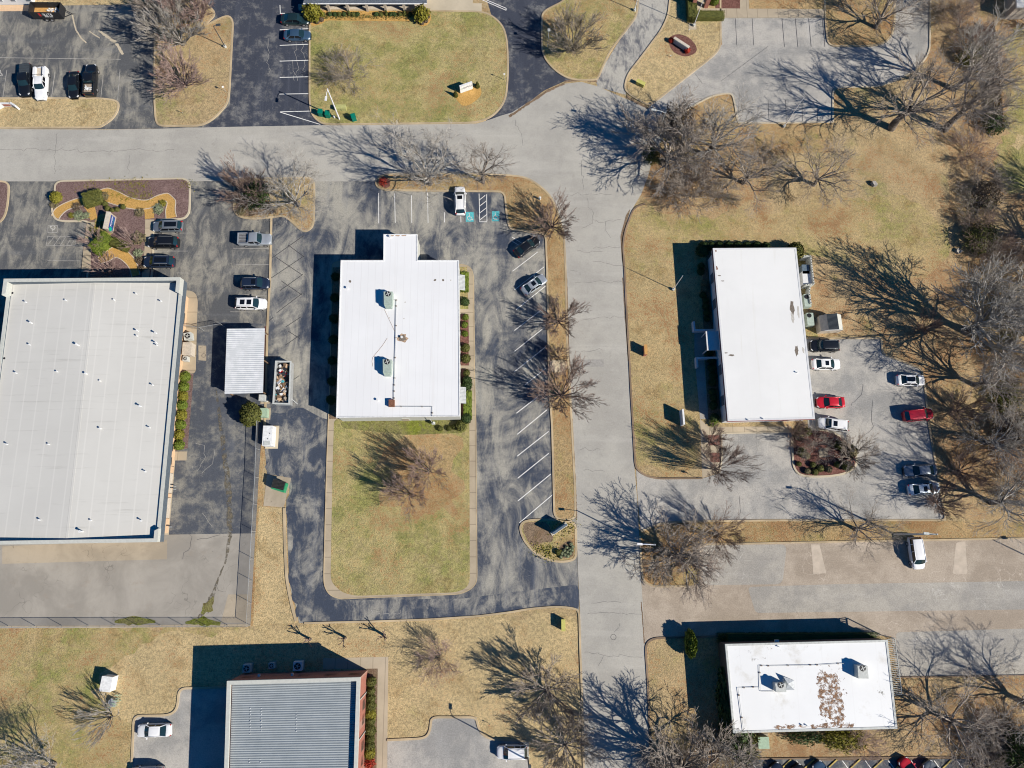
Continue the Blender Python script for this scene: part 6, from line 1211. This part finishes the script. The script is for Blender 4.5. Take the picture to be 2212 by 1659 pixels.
# white lawn sign
a, b = Zm(1, 0, [(1762, 808)])[0], Zm(1, 0, [(1868, 770)])[0]; L = (G(b) - G(a)).length; e = thing('lawn_sign', ((a[0] + b[0]) / 2, (a[1] + b[1]) / 2), 'white monument sign with dark lettering OMNI on the lawn', 'sign', ang(a, b), .12)
MB().box((0, .12, 1.0), (L, .34, 1.7)).build('panel', 'white_metal', e); MB().box((0, .12, .08), (L * .9, .3, .2)).build('base', 'unit_grey', e)
text('OMNI', .62, 'sign_black', e, (.22, -.06, 1.15), (R(90), 0, 0), sx=1.1); MB().tube([(-L * .36, -.055, 1.1), (-L * .36, -.075, 1.1)], .22, 16).build('logo', 'box_green', e); MB().tube([(-L * .36, -.06, 1.1), (-L * .36, -.085, 1.1)], .14, 16).build('logo', 'white_metal', e)
# stone sign on mulch island (faces east)
e = thing('standing_sign', Zm(0, 1, [(990, 285)])[0], 'stone-framed sign with dark blue face and green emblem on the mulch island', 'sign', R(-5), .12)
MB().box((-.25, 0, .95), (.62, 2.9, 1.9)).build('frame', 'stone', e); MB().box((.09, 0, 1.0), (.08, 2.3, 1.15)).build('panel', 'sign_blue', e)
text('PREMIER', .50, 'white_metal', e, (.14, .18, 1.15), (R(90), 0, R(90)), sx=.95); text('SOLUTIONS', .20, 'sign_teal', e, (.14, .3, .72), (R(90), 0, R(90))); MB().tube([(.12, -1.15, 1.1), (.17, -1.15, 1.1)], .36, 18).build('emblem', 'sign_teal', e)
MB().box((-.25, 0, 1.94), (.7, 3.0, .07)).build('cap', 'cap_stone', e)
# brick sign
a, b = Zm(2, 0, [(1395, 385)])[0], Zm(2, 0, [(1495, 450)])[0]; e = thing('brick_sign', ((a[0] + b[0]) / 2, (a[1] + b[1]) / 2 - 2), 'brick monument sign with grey face in an oval mulch bed', 'sign', ang(a, b), .12)
MB().box((0, .1, .55), (3.1, .45, 1.1)).build('body', 'brick', e); MB().box((0, -.16, .6), (2.7, .08, .9)).build('panel', 'sign_panel', e); MB().box((0, .1, 1.13), (3.2, .5, .07)).build('cap', 'cap_stone', e); text('N', .3, 'sign_black', e, (-1.1, -.21, .7), (R(90), 0, 0), 'letter')
# sign on the kerbed sign island
e = thing('lot_sign', Zm(2, 2, [(405, 1240)])[0], 'blue-grey slab sign standing on the kerbed sign island', 'sign', R(33), .13)
MB().box((0, 0, 1.15), (2.4, .28, 2.0)).build('panel', 'sign_panel', e); MB().box((0, 0, .1), (2.9, .6, .22)).build('base', 'cap_stone', e); MB().box((0, 0, 2.18), (2.46, .32, .06)).build('cap', 'window_blue', e)
e = thing('brick_pillar_sign', Zm(2, 1, [(1138, 1372)])[0], 'small orange brick marker on the grass right of the road', 'sign', R(90))
MB().box((0, 0, .75), (1.55, .42, 1.5)).build('body', 'brick', e); MB().box((0, 0, 1.53), (1.62, .5, .06)).build('cap', 'wood_orange', e)
e = thing('metal_sign', Zm(2, 2, [(1452, 290)])[0], 'narrow white metal board sign beside the white office lawn corner', 'sign', R(92))
MB().box((0, 0, 1.05), (2.4, .28, 1.9)).build('panel', 'white_metal', e); MB().box((0, 0, .06), (2.0, .22, .12)).build('base', 'unit_grey', e)
e = thing('entrance_sign', Zm(0, 0, [(85, 925)])[0], 'white angled entrance sign with two wings at the left edge', 'sign', 0, .12)
MB().box((0, .1, .55), (1.9, .3, .8)).build('panel', 'wall_white', e); MB().box((0, -.08, .6), (1.2, .06, .5)).build('face', 'brick', e)
for s in (-1, 1): MB().box((s * 1.35, -.2, .6), (1.15, .3, 1.2), -s * .55).build('wing', 'wall_white', e)
# cabinets and boxes
def cabinet(p, sz, mat, label, rz=0., name='utility_cabinet', cat='cabinet', z=0., pad=True, lid=True):
    e = thing(name, p, label, cat, rz, z); MB().box((0, 0, sz[2] / 2 + .06), sz).build('body', mat, e)
    if lid: MB().box((0, 0, sz[2] + .09), (sz[0] + .08, sz[1] + .08, .07)).build('lid', mat, e)
    if pad: MB().box((0, 0, .03), (sz[0] + .5, sz[1] + .5, .08)).build('pad', 'slab_concrete', e)
    MB().box((0, -sz[1] / 2 - .01, sz[2] / 2 + .06), (sz[0] * .04, .02, sz[2] * .8)).build('door_seam', 'dark_metal', e); return e
cabinet(Zm(1, 0, [(740, 948)])[0], (1.7, .7, .8), 'box_olive', 'low olive transformer box beside the leaning lamp post', 0, z=.12, pad=False)
cabinet(Zm(2, 0, [(1103, 735)])[0], (1.5, .6, .7), 'box_yellow', 'yellow-green utility box near the tip of the pale lawn', R(-30), z=.12, pad=False)
cabinet(Zm(2, 3, [(437, 420)])[0], (.5, 1.6, 1.1), 'box_yellow', 'yellow-green utility box on the grass left of the road', 0, pad=False)
cabinet(Zm(2, 3, [(2148, 1425)])[0], (1.5, 1.5, .9), 'box_green', 'pale green cabinet below the stained building', 0)
cabinet(Zm(1, 2, [(77, 248)])[0], (1.3, 1.4, 1.0), 'box_green', 'pale green transformer box below the roll-off container', 0)
cabinet(Zm(1, 2, [(80, 125)])[0], (.9, .9, 1.5), 'unit_grey', 'grey-green upright cabinet between the carport and the roll-off container', 0)
cabinet(Zm(0, 3, [(968, 915)])[0], (1.5, 2.0, 1.6), 'white_metal', 'white utility cabinet on the dry grass, lower left', R(-6), pad=False)
e = thing('generator', Zm(1, 2, [(140, 450)])[0], 'white enclosed generator on a concrete pad by the fence', 'generator', 0, .036)
MB().box((0, 0, .05), (2.0, 3.6, .1)).build('pad', 'pale_concrete', e); MB().box((-.15, 0, 1.0), (1.45, 3.1, 1.8)).build('housing', 'white_metal', e); MB().box((-.15, -1.15, 1.93), (1.0, .6, .06)).build('vent', 'unit_grey', e)
for y in (-.5, .35): MB().disc((.1 + y * .3, y, 1.9), .07, .07).build('cap', 'fan_black', e)
# condensers
def condenser(p, s, h, mat, label, rz=0., z=0., slab=True, group=None):
    e = thing('air_conditioner', p, label, 'air conditioner', rz, z, group); MB().box((0, 0, h / 2 + .08), (s, s, h)).build('casing', mat, e)
    MB().disc((0, 0, h + .08), s * .38, .04, 18).build('fan_guard', 'fan_black', e); b = MB()
    for k in range(5): b.box((s * .17 * math.cos(k * 1.257), s * .17 * math.sin(k * 1.257), h + .13), (s * .3, .07, .02), k * 1.257)
    b.build('fan_blade', 'unit_grey', e); 
    if slab: MB().box((0, 0, .03), (s + .3, s + .3, .1)).build('pad', 'slab_concrete', e)
    return e
condenser(Zm(0, 1, [(1645, 1255)])[0], 1.15, 1.1, 'unit_grey', 'large round-fan air conditioner beside the warehouse, above the beige unit', .2, .12, False)
condenser(Zm(0, 1, [(1620, 1445)])[0], .75, .9, 'unit_grey', 'small air conditioner beside the warehouse, below the beige unit', 0, .12, False)
cabinet(Zm(0, 1, [(1650, 1368)])[0], (1.35, 2.0, 1.5), 'wall_cream', 'beige generator box beside the warehouse between two air conditioners', 0, 'generator', 'generator', .12, False)
condenser(Zm(1, 3, [(375, 770)])[0], 1.25, 1.0, 'white_metal', 'white air conditioner in the shade north of the brick building, rightmost', 0)
condenser(Zm(1, 3, [(148, 768)])[0], .8, .8, 'unit_grey', 'grey air conditioner in the shade north of the brick building, middle one', .1)
condenser(Zm(0, 3, [(2145, 790)])[0], 1.1, 1.0, 'unit_grey', 'grey air conditioner in the shade north of the brick building, leftmost', 0)
e = thing('covered_equipment', Zm(0, 3, [(995, 1080)])[0], 'green frame with tarpaulin-wrapped pipes below the white cabinet', 'equipment')
rr = random.Random(2); b = MB()
for k in range(9): x = rr.uniform(-.8, .5); y = rr.uniform(-.9, .9); b.tube([(x, y, 0), (x, y, .7), (x + .4, y, .7), (x + .4, y, 0)], .04, 5)
b.build('pipe_frame', 'box_green', e); MB().prism([(-.7, -.6), (.1, -.8), (.3, .1), (-.3, .5), (-.8, .1)], .05, [.5, .35, .6, .7, .5]).build('tarpaulin', 'galvanised', e)
# units and block screen at the white office
def blockwall(parent, pts, h=1.9):
    b = MB(); P = [G(p) for p in pts]
    for i in range(len(P) - 1):
        L = (P[i + 1] - P[i]).length; n = int(L / .42)
        b.ribbon([P[i].xy, P[i + 1].xy], .2, 0, h)
    b.build('block_wall', 'wall_pale', parent); t = MB()
    for i in range(len(P) - 1):
        L = (P[i + 1] - P[i]).length; n = max(1, int(L / .42)); d = P[i + 1] - P[i]; rz = math.atan2(d.y, d.x)
        for k in range(n): q = P[i] + d * (k + .5) / n; t.box((q.x, q.y, h + .005), (.16, .12, .02), rz)
    t.build('block_hole', 'sign_black', parent)
e = empty('block_screen', (0, 0, 0), 0, 'grey breeze-block screen wall around the equipment east of the white office', 'wall')
blockwall(e, [(1727, 562), (1741, 562), (1748, 622), (1731, 623)], 1.9); blockwall(e, [(1742, 624), (1740, 640), (1744, 662)], 1.5)
for i, (p, s_) in enumerate((((1733, 588), (1.1, 1.5)), ((1736, 606), (1.4, 2.2)))):
    cabinet(p, (s_[0], s_[1], 1.3), ('window_blue', 'wall_white')[i], ('blue', 'pinkish white')[i] + ' equipment box inside the block screen', 0, 'equipment_box', 'equipment', pad=False)
for i, p in enumerate(((1738, 654), (1744, 694))):
    e = thing('air_handler', p, 'pale green air handler with round fan, %s one beside the white office' % ('upper' if i == 0 else 'lower'), 'air conditioner')
    MB().box((0, 0, .65), (1.1, 2.1, 1.2)).build('casing', 'unit_green', e); MB().disc((-.15, .6, 1.25), .36, .04).build('fan_guard', 'fan_black', e)
# small shed
e = thing('garden_shed', Zm(3, 1, [(502, 1150)])[0], 'small pale shed with dark ribbed roof slope east of the white office', 'shed', R(3))
MB().prism([(-1.75, -1.25), (1.75, -1.25), (1.75, 1.25), (-1.75, 1.25)], 0, 1.75, False).build('wall', 'wall_cream', e)
b = MB(); 
b.add([(-1.8, -1.3, 1.7), (-1.8, 1.3, 1.7), (-.85, 1.3, 2.5), (-.85, -1.3, 2.5)], [(0, 3, 2, 1)]); b.build('roof_slope', 'wall_cream', e); b = MB()
b.add([(.75, -1.3, 2.5), (.75, 1.3, 2.5), (1.8, 1.3, 1.7), (1.8, -1.3, 1.7)], [(0, 3, 2, 1)]); b.build('roof_slope', 'wall_pale', e)
b = MB(); corrug(b, Vector((-.9, -1.32, 2.52)), Vector((-.9, 1.32, 2.52)), Vector((.8, 1.32, 2.52)), Vector((.8, -1.32, 2.52)), 10, .025, 4); b.build('ribbed_panel', 'dark_metal', e)
MB().add([(-1.75, -1.25, 1.7), (1.75, -1.25, 1.7), (.75, -1.25, 2.5), (-.85, -1.25, 2.5), (-1.75, 1.25, 1.7), (1.75, 1.25, 1.7), (.75, 1.25, 2.5), (-.85, 1.25, 2.5)], [(0, 1, 2, 3), (5, 4, 7, 6)]).build('gable', 'wall_white', e)
# roll-off container
q = [G(p, 1.9) for p in Zm(1, 1, [(172, 1455), (302, 1457)]) + Zm(1, 2, [(288, 165), (148, 160)])]; o_ = Vector((*(sum(q, Vector()) / 4).xy, .026))
e = empty('rolloff_container', o_, 0, 'long open grey roll-off container heaped with rubbish beside the carport', 'container')
q = [Vector((v.x, v.y, 0)) for v in q]; qi = inset(q, .06)
MB(o_).ribbon([v.xy for v in qi], .12, .25, 1.95, True).build('side_wall', 'galvanised', e); MB(o_).prism([v.xy for v in inset(q, .14)], .2, .45).build('floor', 'dark_metal', e)
MB(o_).ribbon([v.xy for v in inset(q, .03)], .24, 1.95, 2.03, True).build('rim', 'unit_grey', e)
rr = random.Random(11); u = (q[1] - q[0]); v = (q[3] - q[0])
for mt, nn, sz in (('wall_white', 34, .55), ('wood_brown', 20, .8), ('wall_tan', 22, .6), ('stone', 26, .5), ('paint_blue', 5, .5), ('lamp_red', 4, .5), ('sign_black', 16, .55), ('leaf_pile', 22, .4), ('window_blue', 8, .5)):
    b = MB(o_)
    for k in range(nn):
        p = q[0] + u * rr.uniform(.14, .86) + v * rr.uniform(.05, .96); b.box((p.x, p.y, 1.15 + rr.uniform(-.1, .5)), (rr.uniform(.15, sz), rr.uniform(.1, sz * 1.2), rr.uniform(.04, .3)), rr.random() * 3, Matrix.Rotation(rr.uniform(-.6, .6), 3, 'X'))
    b.build('rubbish', mt, e)
b = MB(o_); b.box((*(sum(q, Vector()) / 4).xy, .75), (u.length * .85, v.length * .95, .6)); b.build('rubbish', 'stain_dark', e)
MB(o_).tube([G(Zm(1, 2, [(292, 108)])[0], 1.2), G(Zm(1, 2, [(360, 165)])[0], .1)], .04, 6).build('brace_bar', 'galvanised', e)
# green dumpster
e = thing('dumpster', Zm(1, 2, [(217, 870)])[0], 'green dumpster with black ribbed lid on its concrete pad', 'dumpster', R(-14), .036)
MB().prism([(-.95, -.75), (1.05, -.85), (1.05, .6), (-.95, .75)], .1, 1.25, True).build('body', 'dumpster_green', e)
for s in (0, 1): b = MB(); corrug(b, Vector((-.98 + s * 1.0, -.55, 1.42)), Vector((-.98 + s * 1.0, .8, 1.55)), Vector((-.02 + s * 1.0, .8, 1.55)), Vector((-.02 + s * 1.0, -.55, 1.42)), 7, .05, 4); b.build('lid', 'black_metal', e)
# wheeled bins
for i, (x, y) in enumerate(((567, 995), (628, 1008), (850, 1035))):
    e = thing('wheeled_bin', Zm(1, 0, [(x, y)])[0], ('green wheeled bin leftmost by the lamp post, lid open', 'green wheeled bin in the middle, next to the small white canister', 'green wheeled bin standing apart to the right of the lamp post')[i], 'bin', rr.uniform(-.3, .3), .12, 'green wheeled bins by the road')
    MB().prism([(-.36, -.38), (.36, -.38), (.36, .38), (-.36, .38)], .1, 1.15).build('body', 'bin_green', e); MB().box((0, .02, 1.19), (.78, .84, .06), 0, Matrix.Rotation(.12, 3, 'X')).build('lid', 'bin_green', e)
    for s in (-1, 1): MB().tube([(s * .3, .38, .14), (s * .37, .38, .14)], .14, 10).build('wheel', 'tyre', e)
    MB().tube([(-.3, .46, 1.1), (.3, .46, 1.1)], .025, 5).build('handle', 'bin_green', e)
e = thing('canister', Zm(1, 0, [(678, 1016)])[0], 'small white canister between the bins and the lamp post', 'canister', 0, .12); MB().disc((0, 0, 0), .16, .5, 12).build('body', 'white_metal', e); MB().disc((0, 0, .5), .08, .1, 8).build('cap', 'unit_grey', e)
e = thing('fire_hydrant', Zm(2, 1, [(240, 62)])[0], 'white fire hydrant on the grass at the bend of the road', 'hydrant', 0, .13)
MB().disc((0, 0, 0), .14, .7, 12).build('barrel', 'hydrant_white', e); MB().disc((0, 0, .7), .17, .08, 12).build('bonnet', 'hydrant_white', e); MB().tube([(-.24, 0, .5), (.24, 0, .5)], .08, 8).build('nozzle', 'hydrant_white', e)
e = thing('flower_barrel', (828, 395), 'red flowers in the round mulch bed at the left tip of the tree strip', 'plant', 0, .13); me = blobmesh('loose', 'leaf_red', 300, .14, 1); o = bpy.data.objects.new('flowers', me); col.objects.link(o); o.parent = e; o.scale = (.75, .75, .7)
for i, (p, s_) in enumerate(((Zm(3, 0, [(905, 1590)])[0], .55), (Zm(3, 1, [(1635, 512)])[0], .5))):
    e = thing('boulder', p, ('grey boulder on the open grass field below the lone tree', 'dark boulder at the edge of the woods, lower on the field')[i], 'rock'); b = MB(); b.prism([(s_ * rr.uniform(.7, 1.2) * math.cos(a * .9), s_ * rr.uniform(.7, 1.2) * math.sin(a * .9)) for a in range(7)], 0, [rr.uniform(.3, .7) for _ in range(7)]); b.build('stone', 'rock', e)
# lamp posts
def pole(p, h, mat, label, name='lamp_post', cat='lamp post', arm=None, head='box', r=.075, z=0., base=True, head_mat=None):
    e = thing(name, p, label, cat, 0, z); MB().tube([(0, 0, 0), (0, 0, h)], [r * 1.25, r * .75], 8).build('pole', mat, e)
    if base: MB().disc((0, 0, 0), .24, .45, 12).build('footing', 'wall_pale' if base is True else base, e)
    if arm:
        ax, ay = arm; L = math.hypot(ax, ay); a = MB(); a.tube([(0, 0, h - .25), (ax * .5, ay * .5, h + .05), (ax, ay, h + .1)], .045, 6); a.build('arm', mat, e)
        if head: u = MB(); rz = math.atan2(ay, ax); u.box((ax * (1 + .3 / L), ay * (1 + .3 / L), h + .07), (.75, .32, .16), rz); u.build('lamp_head', head_mat or mat, e)
    elif head: MB().box((0, 0, h + .05), (.45, .45, .16)).build('lamp_head', head_mat or mat, e)
    return e
pole((733.5, 258), 8.6, 'pole_white', 'white lamp post with drooping lamp on the corner of the house lawn', arm=(-.1, -1.5), r=.11, z=.12, base=False)
pole((1453.9, 625.9), 6.6, 'pole_white', 'slim bare white pole on the grass left of the white office', 'bare_pole', 'pole', head=None, r=.055)
pole((1692.8, 273.7), 8.6, 'pole_white', 'slim white pole below the pale lot\'s lower kerb', 'bare_pole', 'pole', head=None, r=.06)
pole((1931.4, 1153.7), 11.3, 'unit_grey', 'tallest grey pole with two lamps, above the white minivan', arm=(-1.3, .1), r=.13, base=False)
pole((487.5, 102.8), 5.4, 'dark_metal', 'dark lamp post on the top left grass island', arm=(.55, .1), r=.07, z=.12)
pole((1498, 57), 8.5, 'pole_white', 'white flagpole beside the clipped hedge at the top', 'flag_pole', 'pole', head=None, r=.06, z=.12)
pole((1370.4, 24), 8, 'pole_white', 'white pole at the top edge between the two drives', 'bare_pole', 'pole', head=None, r=.06, z=.12)
pole((1412, 310), 9.4, 'unit_grey', 'street lamp hidden among the thicket at the turning circle', 'street_lamp', 'street lamp', arm=(-1.6, .3), r=.09, base=False)
pole((1391, 1175), 8.4, 'pole_white', 'cobra-head street light reaching over the road at the corner island', 'street_lamp', 'street lamp', arm=(-1.9, .1), r=.10, base=False)
pole((1140, 1634), 9, 'dark_metal', 'dark lamp post at the bottom edge beside the white SUV', arm=(0, .9), r=.09)
pole((2310, 1245), 9, 'dark_metal', 'lamp post beyond the right edge whose shadow crosses the tan pavement', arm=(1.6, .2), r=.09)
pole((1182.5, 103), 4.4, 'unit_grey', 'slim grey post beside the dense olive tree', 'sign_post', 'post', r=.04, z=.12, base=False)
def post(p, h, label, mat='galvanised', plate=(.3, .4), pm='white_metal', rz=0., z=.12):
    e = thing('sign_post', p, label, 'sign post', rz, z); MB().tube([(0, 0, 0), (0, 0, h)], .035, 6).build('post', mat, e); MB().box((0, -.05, h - plate[1] / 2), (plate[0], .03, plate[1])).build('plate', pm, e); return e
post((1089.3, 173.4), 1.9, 'small white sign on a post at the right edge of the house lawn', rz=.2)
post(Zm(0, 0, [(1948, 792)])[0], 1.6, 'white plate on a post low on the top left island', rz=.6)
post(Zm(0, 0, [(1577, 978)])[0], .9, 'short orange and white marker post on the top left island', plate=(.12, .4), pm='wood_orange')
post(Zm(2, 2, [(1592, 800)])[0], 1.9, 'dark sign on a post at the lower edge of the white office lawn', 'dark_metal', (.7, .5), 'dark_metal', 0, 0)
post(Zm(0, 1, [(818, 300)])[0], 1.7, 'dark sign post at the left pavement of the mulch island', 'dark_metal', (.35, .45), 'dark_metal')
post(Zm(2, 1, [(392, 930)])[0], 2.2, 'short weathered wooden post on the grass strip beside the silver sedan', 'wood_grey', (.2, .5), 'wood_grey', .4)
post(Zm(1, 3, [(2010, 1275)])[0], .8, 'red-tipped marker post on the small bottom grass island', 'dark_metal', (.25, .25), 'lamp_red', 0, 0)
post(Zm(2, 0, [(1520, 275)])[0], .6, 'tiny floodlight on the grass above the brick sign', 'dark_metal', (.2, .2), 'white_metal'); post(Zm(2, 0, [(1362, 492)])[0], .5, 'tiny floodlight on the grass below the brick sign', 'dark_metal', (.2, .2), 'white_metal')
post(Zm(2, 1, [(300, 215)])[0], 1.2, 'purple-blue planter post under the topmost tree of the strip', 'sign_blue', (.3, .3), 'sign_blue')
for i in range(10):
    x = 1698 + 49.6 * i; e = thing('wheel_stop', (x, 1650), 'yellowed wheel stop, %s from the left in the slanted bottom bays' % ('first', 'second', 'third', 'fourth', 'fifth', 'sixth', 'seventh', 'eighth', 'ninth', 'tenth')[i], 'wheel stop', R(38), .02, 'wheel stops in the slanted bays'); MB().prism([(-.95, -.09), (.95, -.09), (.95, .09), (-.95, .09)], 0, .14).build('block', 'tyre_stop', e)
for i, (x, y) in enumerate(((1515, 872), (1512, 898), (1478, 1222))): e = thing('bollard', Zm(0, 2, [(x, y)])[0], ('upper steel bollard of the pair by the warehouse roller door', 'lower steel bollard of the pair by the warehouse roller door', 'lone steel bollard near the warehouse corner')[i], 'bollard'); MB().disc((0, 0, 0), .09, 1.1, 10).build('tube', 'galvanised', e); MB().disc((0, 0, 1.1), .095, .03, 10).build('cap', 'wall_tan', e)
# fences
def chain(pts, h, label, gap=3.6):
    P = [G(p) for p in pts]; o = Vector((*P[0].xy, 0)); e = empty('chain_link_fence', o, 0, label, 'fence')
    MB(o).ribbon([p.xy for p in P], .012, .03, h - .03).build('mesh_panel', 'chain_link', e); MB(o).tube([(p.x, p.y, h) for p in P], .035, 6).build('top_rail', 'galvanised', e)
    for i in range(len(P) - 1):
        L = (P[i + 1] - P[i]).length; n = max(1, round(L / gap))
        for k in range(n + (i == len(P) - 2)): q = P[i].lerp(P[i + 1], k / n); MB(o).tube([(q.x, q.y, 0), (q.x, q.y, h + .05)], .038, 6).build('post', 'galvanised', e)
chain([(-40, 1352), (250, 1351), (541, 1350.5), (549, 1207), (559, 1032), (563, 912)], 1.9, 'long chain-link fence round the warehouse yard')
chain([(397, 707), (440, 714), (485, 706)], 1.8, 'short chain-link gate between the warehouse and the carport')
o_ = Vector((*G((2150, 200)).xy, 0)); e = empty('wooden_fence', o_, 0, 'brown board fence running down between the woods and the green verge', 'fence'); P = [G(p) for p in ((2133, 60), (2140, 125), (2148, 220), (2154, 285))]
b = MB(o_); b.ribbon([p.xy for p in P], .05, .05, 1.85); b.build('boards', 'fence_wood', e)
for i in range(3):
    for k in range(4): q = P[i].lerp(P[i + 1], k / 4); MB(o_).box((q.x - .08, q.y, .95), (.1, .1, 1.9)).build('post', 'wood_brown', e)
